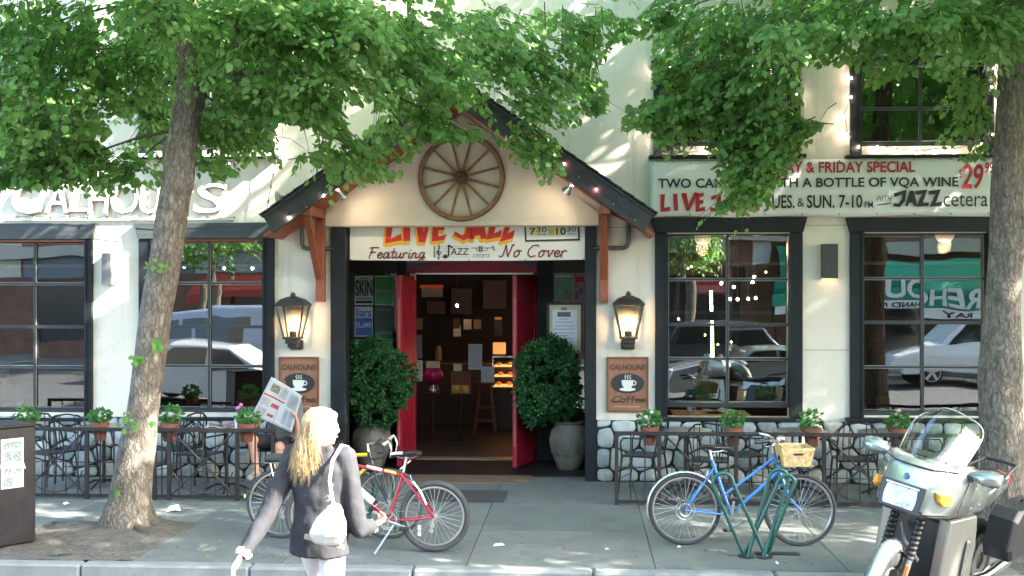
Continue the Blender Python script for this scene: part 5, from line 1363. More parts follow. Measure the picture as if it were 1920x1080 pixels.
# right tree
ty2 = TRB.y
rp = [(Vector((TRB.x, ty2, -.06)), .36)]
for (px, py, w, dy) in ((1882, 960, 92, 0), (1880, 900, 84, 0), (1876, 700, 80, 0), (1880, 560, 68, .0), (1886, 450, 62, .02), (1890, 300, 60, .04), (1896, 150, 54, .05), (1903, 0, 46, .05), (1900, -300, 34, 0), (1890, -700, 16, 0)): rp.append(tp(px, py, w, ty2+dy))
BL2 = [(1270, 30, 90, 35, -1.6, 50), (1400, 55, 130, 50, -2.2, 110), (1560, 35, 140, 40, -2.6, 120), (1700, 50, 120, 50, -3.0, 110), (1850, 30, 100, 50, -3.4, 100), (1255, 215, 75, 42, -2.0, 75), (1340, 160, 100, 60, -2.2, 120), (1300, 105, 60, 30, -2.2, 30), (1430, 150, 90, 55, -2.3, 90),
       (1500, 225, 62, 34, -2.2, 55), (1420, 235, 80, 45, -2.2, 80), (1410, 315, 52, 42, -2.2, 60), (1395, 372, 34, 18, -2.2, 16), (1640, 120, 90, 32, -2.3, 50), (1680, 170, 40, 24, -2.3, 12), (1800, 130, 55, 50, -2.2, 55), (1812, 215, 30, 55, -2.2, 34), (1830, 275, 16, 20, -2.2, 8), (1555, 195, 30, 20, -2.1, 4), (1480, 60, 60, 24, -4.4, 24), (1760, 20, 110, 24, -4.4, 30), (1870, 45, 60, 40, -4.15, 40), (1600, 15, 40, 24, -4.15, 18), (1450, 285, 60, 26, -2.1, 30), (1540, 225, 30, 12, -2.2, 10)]
t2 = build_tree("street_tree", "straight pale barked street tree behind the silver motorcycle", rp, BARK2, BL2,
                ((TRB.x+.3, ty2-1.5, 7.6), (4.1, 4.6, 2.9), 9000), 5, [(2.9, R(-30), .09, .16), (3.6, R(230), .03, .12), (3.35, R(-120), .04, .1), (3.9, R(-90), .03, .1), (1.6, R(-60), .03, .12)])  # unseen upper crown stretched streetward and thickened to shade the sidewalk
print("LEAVES", t1[1:], t2[1:])
# next trees of the row, unseen past the right edge, crowns thickened for shade
OPEN_SAVE = OPEN; OPEN = []
for X, sd_ in ((TRB.x+7.2, 11), (TRB.x+14.0, 12)):
    pth = [(Vector((X, ty2, -.06)), .34), (Vector((X, ty2, .2)), .2), (Vector((X+.1, ty2, 3)), .17), (Vector((X, ty2, 5.4)), .13), (Vector((X, ty2, 8.5)), .06)]
    build_tree("street_tree", {11: "next street tree of the row just beyond the right edge of the view", 12: "second street tree of the row beyond the right edge of the view"}[sd_], pth, BARK2, [(960, -3000, 10, 10, -2, 2)],
                ((X, ty2-1.5, 7.3), (4.0, 4.7, 3.5), 10000), sd_, [])

# young shoots on the leaning trunk
for px, py, n in ((288, 497, 9), (252, 672, 9), (290, 645, 7), (247, 785, 7), (250, 800, 3), (224, 915, 4)):
    p = np.array(at(px, py, ty-.22)); rg = np.random.default_rng(px)
    P = p[None, :]+rg.normal(0, 1, (n, 3))*np.array([.07, .03, .035]); Dn = rg.normal(0, .5, (n, 3))+np.array([0, -.4, -.6]); Fc = rg.normal(0, .4, (n, 3))+np.array([0, -.8, .6])
    o = link("shoot", leaves_mesh("shoot", P, rot_from(Dn, Fc), rg.uniform(.05, .085, n), LEAFN), t1[0])
    o.matrix_parent_inverse = WM[t1[0].name].inverted(); o["kind"] = "stuff"
# surface roots
q = MB()
for a, L in ((R(-150), .7), (R(-60), .75), (R(-20), .6), (R(190), .65), (R(-105), .55)):
    pts = []; rr = []
    for k in range(8): u = k/7; pts.append((TLB.x+math.cos(a+.25*math.sin(u*4))*(.20+L*.7*u), ty+math.sin(a+.2*u)*(.20+L*u*.6), .06-.09*u+.01*math.sin(u*9))); rr.append(.045*(1-u)+.008)
    q.tube(pts, rr, 8)
part("root", q, TWIGB, t1[0], smooth=True)

# ================================================================= PATIO FENCE
FYy = gr(1300, 948).y                # fence line
FH = AZ(812, 1300, FYy)
def fence(x0, x1, label, panels):
    """panels: list of (x0, x1, kind)"""
    t = thing("patio_fence", label, "fence", (x0, FYy, 0), world=True)
    y = FYy
    q = MB(); q.bb(x0-.02, x1+.02, y-.025, y+.025, FH-.028, FH+.012); part("top_rail", q, IRONR, t, bev=.004)
    q = MB(); q.bb(x0, x1, y-.014, y+.014, .02, .055); part("bottom_rail", q, IRONR, t)
    MZ = FH*.52
    xs = set()
    for a, b, kind in panels:
        for X in (a, b):
            if round(X, 2) in xs: continue
            xs.add(round(X, 2)); q = MB(); q.bb(X-.02, X+.02, y-.02, y+.02, 0, FH-.03); part("post", q, IRONR, t)
        w = b-a
        if kind == 'bars':
            n = max(2, round(w/.17))
            for k in range(1, n):
                X = a+w*k/n; q = MB(); q.bb(X-.007, X+.007, y-.007, y+.007, .056, FH-.03); part("bar", q, IRONR, t)
            q = MB(); q.bb(a+.021, b-.021, y-.006, y+.006, MZ-.006, MZ+.006); part("mid_rail", q, IRONR, t)
        else:
            cx = (a+b)/2; hub = Vector((cx, y, MZ))
            q = MB(); q.lathe([(.035, -.012), (.035, .012)], hub, 14, Euler((R(90), 0, 0)).to_matrix()); part("hub", q, IRONR, t)
            for k in range(8):
                an = R(45*k); dx, dz = math.cos(an), math.sin(an)
                tx = (w/2-.021)/abs(dx) if abs(dx) > .01 else 9; tz = (((FH-.03)-MZ) if dz > 0 else (MZ-.057))/abs(dz) if abs(dz) > .01 else 9
                L = min(tx, tz); q = MB(); r_ = .011 if k % 2 else .006
                q.tube([hub+Vector((dx*.035, 0, dz*.035)), hub+Vector((dx*L, 0, dz*L))], r_, 6); part("spoke_bar", q, IRONR, t)
            q = MB(); rr = min(w/2, MZ)-.04
            q.tube([hub+Vector((rr*math.cos(R(a_)), 0, rr*math.sin(R(a_)))) for a_ in range(200, 345, 12)], .007, 6); part("arc_bar", q, IRONR, t)
            for dx in (-.28, -.14, .14, .28):
                if abs(dx) < w/2-.05:
                    q = MB(); q.bb(cx+dx-.005, cx+dx+.005, y-.005, y+.005, .056, MZ-.01 if random.random() < .6 else FH-.03); part("bar", q, IRONR, t)
    return t
def FX(px): return AX(px, FYy)
fence(FX(-160), FX(512), "black iron patio fence left of the entrance with star shaped panels", [(FX(-160), FX(-40), 'bars'), (FX(-40), FX(40), 'bars'), (FX(40), FX(163), 'star'), (FX(163), FX(290), 'bars'), (FX(290), FX(317), 'bars'), (FX(317), FX(445), 'star'), (FX(445), FX(512), 'bars')])
fence(FX(1156), FX(2100), "black iron patio fence right of the entrance behind the blue bicycle", [(FX(1156), FX(1236), 'bars'), (FX(1236), FX(1380), 'star'), (FX(1380), FX(1455), 'bars'), (FX(1455), FX(1545), 'bars'), (FX(1545), FX(1680), 'star'), (FX(1680), FX(1830), 'bars'), (FX(1830), FX(1970), 'star'), (FX(1970), FX(2100), 'bars')])

# flower pots hooked on the rail
def leafy(t, c, rad, n, m, size, name="foliage", seed=1, up=.6, kind=True, R_=None):
    rg = np.random.default_rng(seed)
    P = rg.normal(0, 1, (n, 3)); P /= np.linalg.norm(P, axis=1, keepdims=True); out = P.copy()
    P *= rg.uniform(.35, 1, (n, 1))**.45; P = P*np.array(rad)+np.array(c)
    Dn = -out*.2+rg.normal(0, .5, (n, 3))+np.array([0, 0, -.3]); Dn = out+rg.normal(0, .6, (n, 3)); Fc = out*.4+np.array([0, -.3, up])+rg.normal(0, .5, (n, 3))
    o = link(name, leaves_mesh(name, P, rot_from(Dn, Fc), rg.uniform(.6, 1.2, n)*size, m), t)
    if kind: o["kind"] = "stuff"
    return o
def pot(px, wide, label, flower=None, seed=1, tall=1.0):
    p = at(px, 810, FYy); wide *= .86; t = thing("flower_pot", label, "flower pot", (p.x, FYy+.115, FH-.150), group="terracotta flower pots hung on the patio fence")
    w = wide
    q = MB(); q.lathe([(w*.30, 0), (w*.40, .15), (w*.40, .155), (w*.5, .16), (w*.5, .205), (w*.46, .21), (w*.44, .18)], (0, 0, 0), 20, cap=True); part("pot", q, TERRA, t, smooth=True)
    q = MB(); q.lathe([(w*.44, .18), (.01, .186)], (0, 0, 0), 14); part("soil", q, SOIL, t)
    leafy(t, (0, 0, .28), (w*.62, w*.5, .095*tall), 110, POTL, .058, seed=seed)
    q = MB(); rr = random.Random(seed)
    for k in range(9):
        a = rr.uniform(0, 6.28); q.tube([(0, 0, .19), (math.cos(a)*.05, math.sin(a)*.05, .27), (math.cos(a)*w*.45, math.sin(a)*w*.4, .31)], .003, 4)
    o = part("stem", q, LEAFN, t); o["kind"] = "stuff"
    if flower:
        for k in range(flower[1]):
            q = MB(); c = (flower[2]+rr.uniform(-.04, .04), -.03, .37+rr.uniform(-.03, .06)); q.tube([(c[0]*.4, 0, .25), c], .003, 4); part("flower_stem", q, LEAFN, t)
            q = MB(); q.ell(c, (.024, .024, .02), 7, 4); part("flower", q, mat("petal_%s" % flower[0], {"pink": (.60, .16, .38), "white": (.75, .65, .75), "cream": (.62, .42, .30)}[flower[0]], .7), t)
pot(40, .24, "terracotta pot with leafy plant behind the newspaper box", seed=2)
pot(180, .23, "terracotta pot with low green plant just left of the leaning trunk", seed=3, tall=.8)
pot(311, .26, "terracotta pot with bushy plant just right of the leaning trunk", seed=4, tall=1.3)
pot(457, .25, "terracotta pot with pink flowers near the newspaper reader", ("pink", 3, -.07), 5, .9)
pot(1219, .24, "terracotta pot with a white flower near the right coffee sign", ("white", 1, .0), 6)
pot(1378, .24, "terracotta pot with bushy green plant under the window right of the entrance", seed=7, tall=1.2)
pot(1526, .26, "terracotta pot with bushy plant below the pillar between the right windows", seed=8, tall=1.2)
pot(1690, .25, "terracotta pot with cream flowers beside the motorcycle windshield", ("cream", 4, 0), 9, .9)

# ================================================================= PATIO CHAIRS AND TABLES
def make_chair():
    t = thing("patio_chair", "black metal patio chair", "chair", (0, 0, 0))
    q = MB(); q.box((0, 0, .44), (.42, .40, .02)); part("seat", q, IRON, t, bev=.008)
    q = MB()
    pts = [(-.22, .20, .44), (-.225, .235, .62), (-.21, .255, .80), (-.14, .262, .865), (0, .265, .885), (.14, .262, .865), (.21, .255, .80), (.225, .235, .62), (.22, .20, .44)]
    q.tube(pts, .011, 7); part("back_frame", q, IRON, t, smooth=True)
    q = MB(); q.torus((0, .245, .67), .085, .006, 'y', 18, 5)
    part("back_ring", q, IRON, t, smooth=True)
    for k in (-.15, -.09, .09, .15):
        q = MB(); q.tube([(k, .22, .45), (k*1.1, .245, .66), (k, .26, .86)], .006, 5); part("back_bar", q, IRON, t)
    for s in (-1, 1):
        q = MB(); q.tube([(s*.22, .2, .44), (s*.24, .26, .0)], .011, 6); part("leg", q, IRON, t)
        q = MB(); q.tube([(s*.20, -.19, .44), (s*.23, -.23, .0)], .011, 6); part("leg", q, IRON, t)
        q = MB(); q.tube([(s*.225, .235, .66), (s*.25, .05, .66), (s*.25, -.16, .655), (s*.235, -.2, .60), (s*.205, -.19, .44)], .010, 6); part("armrest", q, IRON, t, smooth=True)
    q = MB(); q.tube([(-.21, -.21, .18), (.21, -.21, .18)], .006, 5); part("stretcher", q, IRON, t)
    return t
ch0 = make_chair(); first = True
def chair(px, Y, rz, label):
    global first
    o = ch0 if first else copy_tree(ch0); first = False
    place(o, (AX(px, Y), Y, 0), rz, label, "black metal patio chairs")
chair(140, -.62, R(185), "patio chair behind the star panel left of the leaning tree")
chair(95, -.95, R(60), "patio chair turned sideways near the newspaper box")
chair(335, -.55, R(250), "patio chair just right of the leaning trunk, turned to the table")
chair(375, -.95, R(165), "patio chair seen from behind through the left star panel")
chair(1205, -.75, R(250), "patio chair beneath the right coffee sign at the fence end")
chair(1395, -.65, R(110), "patio chair behind the blue bicycle's handlebar")
chair(1330, -1.1, R(170), "patio chair low behind the blue bicycle's saddle")
chair(1600, -.95, R(178), "patio chair seen from behind right of the wicker basket")
chair(1720, -.6, R(95), "patio chair behind the motorcycle windshield")
chair(1915, -.7, R(200), "patio chair at the right edge beyond the trunk")
chair(470, -.50, R(8), "patio chair carrying the newspaper reader"); reader_chair = bpy.data.objects[[o.name for o in COL.objects if o.get("label") == "patio chair carrying the newspaper reader"][0]]
def make_table():
    t = thing("patio_table", "round table", "table", (0, 0, 0))
    q = MB(); q.lathe([(.30, .715), (.31, .72), (.31, .735), (.30, .74)], (0, 0, 0), 28); part("table_top", q, mat("table_top_grey", (.16, .16, .155), .35, .2), t)
    q = MB(); q.tube([(0, 0, .05), (0, 0, .714)], .022, 8); part("column", q, IRON, t)
    for k in range(4):
        a = R(45+90*k); q = MB(); q.tube([(0, 0, .08), (math.cos(a)*.13, math.sin(a)*.13, .075), (math.cos(a)*.26, math.sin(a)*.26, .012)], .012, 6); part("leg", q, IRON, t)
    return t
tb0 = make_table(); first_t = True
def table(px, Y, label):
    global first_t
    o = tb0 if first_t else copy_tree(tb0); first_t = False
    place(o, (AX(px, Y), Y, 0), random.uniform(0, 1), label, "round patio tables"); return o
tab = table(425, -.95, "round patio table holding the newspapers and cup left of the reader")
table(195, -.8, "round patio table behind the leaning trunk")
table(1285, -.75, "round patio table behind the blue bicycle's rear wheel")
table(1500, -.75, "round patio table behind the wicker basket")
table(1660, -.8, "round patio table behind the motorcycle's left mirror")
# things on the reader's table
def flat_paper(loc, w, d, m, label, rz, name="folded_newspaper", cat="newspaper"):
    q = MB(); nx = 8
    for j in range(3):
        for i in range(nx+1):
            u = i/nx; q.v.append((w*(u-.5), d*(j/2-.5), .012+.022*math.sin(u*7+j)+.02*noise.noise(Vector((u*5, j, loc[0]*9)))))
    for j in range(2):
        for i in range(nx): a = j*(nx+1)+i; q.f.append((a, a+1, a+nx+2, a+nx+1)); q.mi.append(0)
    o = part(name, q, m, None, norm=False); m_ = o.modifiers.new("s", 'SOLIDIFY'); m_.thickness = .008
    o.location = loc; o.rotation_euler = (0, 0, rz); tag(o, label, cat)
NEWS = mat("newsprint", (.50, .49, .46), .9, var=.25, nscale=30)
tp_ = tab.location
flat_paper((tp_.x-.03, tp_.y, .765), .34, .26, mat("colour_supplement", (.22, .12, .10), .8, var=.9, nscale=14, col2=(.5, .45, .4)), "crumpled colour newspaper section on the reader's table", .3)
flat_paper((tp_.x+.02, tp_.y-.05, .755), .46, .3, NEWS, "plain newspaper section under the colour one on the reader's table", .05)
t = thing("paper_cup", "white paper cup at the right side of the reader's table", "cup", (tp_.x+.17, tp_.y-.12, .742))
q = MB(); q.lathe([(.028, 0), (.038, .1), (.041, .102), (.041, .108)], (0, 0, 0), 16); part("cup", q, WHITE, t, smooth=True); q = MB(); q.lathe([(.042, .104), (.042, .116), (.034, .118)], (0, 0, 0), 16); part("lid", q, WHITE, t, smooth=True)

# ================================================================= URNS AND SHRUBS
def urn(px, py, r, h, Y, label):
    p = at(px, 548, Y); t = thing("urn", label, "planter", (p.x, Y, .012)); s = r
    q = MB(); q.lathe([(s*.55, 0), (s*.62, .02), (s*.80, h*.25), (s*.98, h*.5), (s, h*.64), (s*.92, h*.80), (s*.74, h*.93), (s*.70, h*.96), (s*.80, h), (s*.76, h+.01), (s*.66, h-.02), (s*.6, h-.1)], (0, 0, 0), 36); part("vessel", q, URN, t, smooth=True)
    q = MB(); q.torus((0, 0, h*.36), s*.90, .008, 'z', 36, 5); part("incised_band", q, URN, t, smooth=True)
    q = MB(); q.lathe([(s*.62, h-.05), (.01, h-.03)], (0, 0, 0), 20); part("soil", q, SOIL, t)
    return p.x
def shrub(px, py, Y, rx, rz, label, seed, x0, zbase):
    c = at(px, py, Y); t = thing("shrub", label, "shrub", (x0, Y, zbase))
    rg = np.random.default_rng(seed); n = 560
    v = rg.normal(0, 1, (n, 3)); v /= np.linalg.norm(v, axis=1, keepdims=True)
    rad = np.array([noise.noise(Vector(a)*1.6+Vector((seed, 0, 0))) for a in v]); sc = (1+rad*.46)[:, None]*rg.uniform(.45, 1.06, (n, 1))**.3
    cc = np.array([c.x-x0, 0, c.z-zbase]); P = cc+v*sc*np.array([rx, rx*.9, rz])
    pos = []; dn = []; fc = []; sz = []
    for k in range(26):
        d = v*.5+rg.normal(0, .45, v.shape); off = v*(k/26*.085)+rg.normal(0, .022, v.shape)
        pos.append(P+off); dn.append(d); fc.append(rg.normal(0, 1, v.shape)); sz.append(rg.uniform(.026, .048, n))
    pos, dn, fc, sz = map(np.concatenate, (pos, dn, fc, sz))
    o = link("foliage", leaves_mesh("foliage", pos, rot_from(dn, fc), sz, SHRUB), t); o["kind"] = "stuff"
    q = MB()
    for k in range(16):
        e = cc+v[k*7]*np.array([rx, rx*.9, rz])*.8; q.tube([(0, 0, 0), tuple(cc*.55+v[k*7]*.05), tuple(e)], [.014, .009, .003], 5)
    q.tube([(0, 0, -.05), tuple(cc*.6)], [.03, .02], 7); part("branches", q, TWIG, t, smooth=True)["kind"] = "stuff"
    q = MB(); q.ell(tuple(cc), (rx*.62, rx*.55, rz*.62), 12, 8); 
Yu = .88
xr = urn(1068, 785, .27, .62, Yu, "large brown stoneware urn holding the shrub right of the doorway")
shrub(1022, 716, Yu-.1, .40, .47, "round dense green shrub growing in the urn right of the doorway", 3, xr, .60)
xl = urn(697, 785, .27, .58, Yu, "large brown stoneware urn holding the shrub left of the doorway")
shrub(697, 716, Yu-.15, .43, .46, "round dense green shrub growing in the urn left of the doorway", 4, xl, .58)
q = MB(); a = gr(838, 942, .016); b = gr(957, 922, .016)
mat_o = thing("doormat", "dark flat doormat on the pavement before the doorway", "mat", (0, 0, 0), world=True)
x1 = gr(940, 941).x; x0 = x1-1.05; ym = (a.y+b.y)/2-.0; q.bb(x0, x1+.03, gr(900, 942).y, gr(900, 922).y, .004, .020); part("rubber_mat", q, mat("mat_rubber", (.045, .045, .047), .9, bump=.5, bscale=120), mat_o)

# ================================================================= NEWSPAPER BOX
g0 = gr(-17, 1029)
nb = thing("newspaper_box", "black street newspaper box at the left edge with torn flyers", "newspaper box", (g0.x, g0.y, 0), R(-38))
wN, dN = .50, .42; hN = AZ(806, 20, g0.y)-.0
NBM = mat("scuffed_black_metal", (.012, .012, .014), .4, var=.5, nscale=6, wear=(.05, .05, .05), wscale=5, wthr=.65, spec=.3)
q = MB(); q.bb(-wN, 0, 0, dN, .0, hN); part("cabinet", q, NBM, nb, bev=.01)
q = MB(); q.bb(-wN-.008, .008, -.008, dN+.008, hN+.001, hN+.02); part("lid", q, NBM, nb, bev=.004)
q = MB(); q.bb(-wN+.05, -.05, -.012, -.001, .45, hN-.06); part("door_panel", q, NBM, nb, bev=.004)
q = MB(); q.tube([(-.30, -.012, .62), (-.30, -.04, .60), (-.20, -.04, .60), (-.20, -.012, .62)], .008, 6); part("handle", q, CHROME, nb, smooth=True)
q = MB(); q.bb(-.14, -.01, -.018, -.013, .57, .68); part("torn_sticker", q, WHITE, nb)
q = MB(); q.lathe([(.045, 0), (.045, .004)], (-.10, -.014, .33), 18, Euler((R(90), 0, 0)).to_matrix()); part("round_sticker", q, mat("sticker_green", (.10, .45, .22), .6), nb)
q = MB(); q.bb(.001, .005, .09, .30, hN-.56, hN-.10); part("flyer", q, PAPER, nb)
q = MB(); q.bb(.0051, .006, .11, .28, hN-.20, hN-.13); q.bb(.0051, .006, .12, .19, hN-.43, hN-.22); q.bb(.0051, .006, .20, .28, hN-.43, hN-.22); q.bb(.0051, .006, .11, .2, hN-.54, hN-.46)
part("flyer_print", q, mat("flyer_ink", (.20, .25, .24), .8, var=.8, nscale=60, col2=(.45, .48, .46)), nb)["kind"] = "stuff"
q = MB(); q.add([(.006, .07, hN-.36), (.007, .32, hN-.39), (.007, .30, hN-.33), (.006, .1, hN-.31)], [(0, 1, 2, 3)]); part("torn_tape", q, WHITE, nb)

# ================================================================= BICYCLES
def wheel(t, x, z, Rw, tw, tyre, nsp=28, name="wheel", rim=ALLOY, spk=SPOKE, cog=0):
    w = bpy.data.objects.new(name, None); 
    q = MB(); q.torus((x, 0, z), Rw-tw, tw, 'y', 56, 8); w = part("tyre", q, tyre, t, smooth=True); w.name = name
    q = MB(); q.torus((x, 0, z), Rw-tw*2.05-.006, .011, 'y', 56, 6, 1.0); part("rim", q, rim, w, smooth=True)
    q = MB(); q.lathe([(.011, -.05), (.011, .05)], (x, 0, z), 12, Euler((R(90), 0, 0)).to_matrix()); q.lathe([(.022, -.033), (.022, -.028)], (x, 0, z), 12, Euler((R(90), 0, 0)).to_matrix()); q.lathe([(.022, .028), (.022, .033)], (x, 0, z), 12, Euler((R(90), 0, 0)).to_matrix()); part("hub", q, ALLOY, w, smooth=False)
    for k in range(nsp):
        a = 2*PI*k/nsp; s = .028 if k % 2 else -.028; off = R(62)*(1 if (k//2) % 2 else -1); r = Rw-tw*2.1
        q = MB(); q.tube([(x+.02*math.cos(a+off), s, z+.02*math.sin(a+off)), (x+r*math.cos(a), 0, z+r*math.sin(a))], .0014, 3, cap=False); part("spoke", q, spk, w)
    if cog:
        q = MB()
        for k in range(5): q.lathe([(.055-k*.006, 0), (.055-k*.006, .003), (.03, .003), (.03, 0)], (x, -.034-.005*k, z), 24, Euler((R(90), 0, 0)).to_matrix())
        part("sprocket", q, mat("chain_steel", (.35, .34, .32), .4, .9), w)
    return w
CHAIN = mat("chain_steel", (.35, .34, .32), .4, .9)
def crank(t, bb, R_, rear, side=-1, rings=True, a0=80):
    x, z = bb; y = side*.045
    M = Euler((R(90), 0, 0)).to_matrix()
    q = MB(); q.torus((x, y, z), R_-.004, .0045, 'y', 32, 5); q.torus((x, y-side*.008, z), R_*.78, .004, 'y', 28, 5)
    for k in range(5):
        a = R(72*k+a0); q.beam((x, y, z), (x+(R_-.005)*math.cos(a), y, z+(R_-.005)*math.sin(a)), .012, .005, up=(0, 1, 0))
    o = part("chainring", q, ALLOY, t)
    for s, aa in ((side, a0), (-side, a0+180)):
        yy = s*.07; e = (x+.17*math.cos(R(aa)), yy, z+.17*math.sin(R(aa)))
        q = MB(); q.beam((x, yy, z), e, .022, .010, up=(0, 1, 0)); part("crank_arm", q, ALLOY, t, bev=.003)
        q = MB(); q.box((e[0], yy+s*.06, e[2]), (.09, .08, .022)); part("pedal", q, BLK, t, bev=.005)
    q = MB(); rx, rz = rear
    q.tube([(x, y, z+R_), (rx, y, rz+.045)], .003, 4); q.tube([(x, y, z-R_), (rx+.02, y, rz-.12), (rx+.01, y, rz-.08)], .003, 4); part("chain", q, CHAIN, t)["kind"] = "stuff"
    q = MB(); q.lathe([(.022, -.004), (.022, .004)], (rx+.015, y, rz-.075), 14, M); q.lathe([(.022, -.004), (.022, .004)], (rx+.025, y, rz-.125), 14, M); q.beam((rx+.005, y+side*.01, rz-.01), (rx+.03, y+side*.01, rz-.13), .02, .012, up=(0, 1, 0)); part("derailleur", q, ALLOY, t)
def saddle(t, p, m, m2=None, L=.27):
    x, z = p; q = MB(); rings = []
    for u, w, h in ((0, .075, 0), (.15, .082, .012), (.35, .07, .006), (.6, .034, -.004), (.85, .02, -.008), (1, .012, -.016)):
        X = x-L*.42+L*u; rings.append([Vector((X, w*math.cos(a), z+h+.018*math.sin(a)*(1 if math.sin(a) > 0 else 1.6))) for a in [2*PI*k/12 for k in range(12)]])
    q.loft(rings); o = part("saddle", q, m, t, smooth=True)
    if m2:
        q = MB(); q.loft([[v+Vector((0, 0, .003)) for v in r] for r in rings[3:]]); part("saddle_nose", q, m2, t, smooth=True)
    q = MB()
    for s in (-.02, .02): q.tube([(x-.08, s, z-.02), (x-.02, s, z-.045), (x+.06, s, z-.04), (x+.12, s*.5, z-.02)], .004, 5)
    part("saddle_rail", q, CHROME, t)
def tubes(t, lst, m, name="frame"):
    q = MB()
    for a, b, r in lst: q.tube([a, b], r, 10)
    return part(name, q, m, t, smooth=True)
BK_BLUE = mat("blue_bike_paint", (.06, .24, .62), .25, .2, coat=.6); BK_RED = mat("red_bike_paint", (.34, .012, .03), .25, .2, coat=.6, var=.08)
Bz = .335
# --- blue step-through bicycle, facing right
g = gr(1397, 1030)
gr_l, gr_r = gr(1286, 1024), gr(1501, 1027)
cxb = (gr_l.x+gr_r.x)/2; wb = 1.06
bb_ = thing("bicycle", "blue step-through bicycle with wicker basket leaning at the green rack", "bicycle", (cxb, (gr_l.y+gr_r.y)/2+.05, 0), R(1))
t = bb_; rx, fx = -wb/2, wb/2-.0
wheel(t, rx, Bz, Bz, .017, RUB, 32, cog=1); wheel(t, fx, Bz, Bz, .017, RUB, 32)
BB = (-.10, .285); ST = (-.30+.02, .80); HT = (.30, .82); HB = (.335, .70)
ctr = Vector
tubes(t, [((BB[0], 0, BB[1]), (ST[0]+.0, 0, .80), .015), ((BB[0]+.01, 0, BB[1]+.02), (HB[0]-.005, 0, HB[1]-.01), .016), ((BB[0]-.065, 0, .47), (HT[0], 0, HT[1]), .014), ((.285, 0, .86), (.34, 0, .68), .018)], BK_BLUE)
q = MB()
for s in (-1, 1): q.tube([(BB[0], s*.02, BB[1]), (rx, s*.055, Bz)], .009, 8); q.tube([(ST[0]+.02, s*.012, .72), (rx, s*.055, Bz)], .008, 8)
part("rear_stay", q, BK_BLUE, t, smooth=True)
q = MB()
for s in (-1, 1): q.tube([(.345, s*.03, .68), (.385, s*.05, .56), (.43, s*.05, .45), (fx, s*.05, Bz)], [.013, .013, .011, .008], 8)
q.tube([(.345, -.04, .68), (.345, .04, .68)], .013, 8); part("fork", q, BK_BLUE, t, smooth=True)
q = MB(); q.tube([(ST[0]+.0, 0, .80), (ST[0]-.02, 0, .885)], .013, 8); part("seat_post", q, ALLOY, t, smooth=True)
saddle(t, (-.27, .915), BLKS, None, .28)
q = MB(); q.tube([(.285, 0, .86), (.272, 0, .93), (.30, 0, .96)], .012, 8); part("stem", q, ALLOY, t, smooth=True)
for s in (-1, 1):
    q = MB(); q.tube([(.30, 0, .96), (.31, s*.10, .97), (.28, s*.2, 1.0), (.20, s*.26, 1.01), (.12, s*.28, 1.0)], .011, 8); part("handlebar", q, ALLOY, t, smooth=True)
    q = MB(); q.tube([(.20, s*.262, 1.01), (.07, s*.285, .995)], .017, 8); part("grip", q, BLK, t, smooth=True)
    q = MB(); q.tube([(.27, s*.2, .99), (.24, s*.215, .955), (.15, s*.245, .95)], .006, 5); part("brake_lever", q, CHROME, t)
q = MB(); q.lathe([(.0, .0), (.035, .005), (.04, .03), (.025, .06), (.01, .07)], (.36, -.12, 1.0), 14, Euler((0, R(-80), 0)).to_matrix()); part("headlamp", q, CHROME, t, smooth=True)
# mudguards
for (cx, a0, a1) in ((rx, 22, 200), (fx, 95, 112)):
    q = MB(); rings = []
    for k in range(20):
        a = R(a0+(a1-a0)*k/19); r_ = Bz+.022
        rings.append([Vector((cx+(r_-abs(s)*.012)*math.cos(a), s*.024, Bz+(r_-abs(s)*.012)*math.sin(a))) for s in (-1, -.5, 0, .5, 1)])
    q.loft(rings, cap=False, closed=False); o = part("mudguard", q, mat("silver_mudguard", (.66, .70, .72), .25, .7), t, smooth=True); m_ = o.modifiers.new("s", 'SOLIDIFY'); m_.thickness = .002
crank(t, BB, .095, (rx, Bz), -1, a0=85)
q = MB(); q.torus((rx, -.05, Bz), .088, .006, 'y', 28, 5); q.torus((rx, -.052, Bz), .055, .012, 'y', 24, 5); part("spoke_guard", q, ALLOY, t, smooth=True)
for (x, z, s) in ((ST[0]-.04, .66, 1), (.385, .66, 1)):
    q = MB(); q.tube([(x, -.035, z+.04), (x-.01*s, -.045, z), (x, -.03, z-.05)], .007, 5); q.tube([(x, .035, z+.04), (x-.01*s, .045, z), (x, .03, z-.05)], .007, 5); part("brake_caliper", q, ALLOY, t)
q = MB(); q.tube([(.29, -.2, .97), (.36, -.12, .86), (.35, -.03, .78), (.25, -.02, .74)], .003, 4); q.tube([(.28, .2, .97), (.38, .05, .9), (.34, .0, .8)], .003, 4); part("brake_cable", q, BLK, t)["kind"] = "stuff"
# wicker basket: real strands
WK = mat("wicker", (.66, .50, .24), .7, var=.25, nscale=30, col2=(.50, .34, .13))
bk = part("basket", MB().bb(.36, .62, -.15, .15, .762, .768), WK, t)
q = MB(); nv = 9
def ring(z): k = (z-.75)/.16; a = .115+.03*k; b = .15+.03*k; c = .475+.0*k; return [Vector((c-a, -b, z)), Vector((c+a, -b, z)), Vector((c+a, b, z)), Vector((c-a, b, z))]
for j in range(14):
    z = .765+j*.0112; r_ = ring(z); pts = []
    for i in range(4):
        for u in range(6): pts.append(r_[i].lerp(r_[(i+1) % 4], u/6)+Vector((.002*((u+j) % 2), -.002*((u+j) % 2), 0)))
    q.tube(pts, .0062, 4, closed=True)
for i in range(4):
    for u in range(9):
        q.tube([ring(.762)[i].lerp(ring(.762)[(i+1) % 4], u/9), ring(.918)[i].lerp(ring(.918)[(i+1) % 4], u/9)], .0045, 4)
part("wicker_weave", q, WK, bk)["kind"] = "stuff"
q = MB(); q.tube(ring(.92), .011, 6, closed=True); part("basket_rim", q, WK, bk)
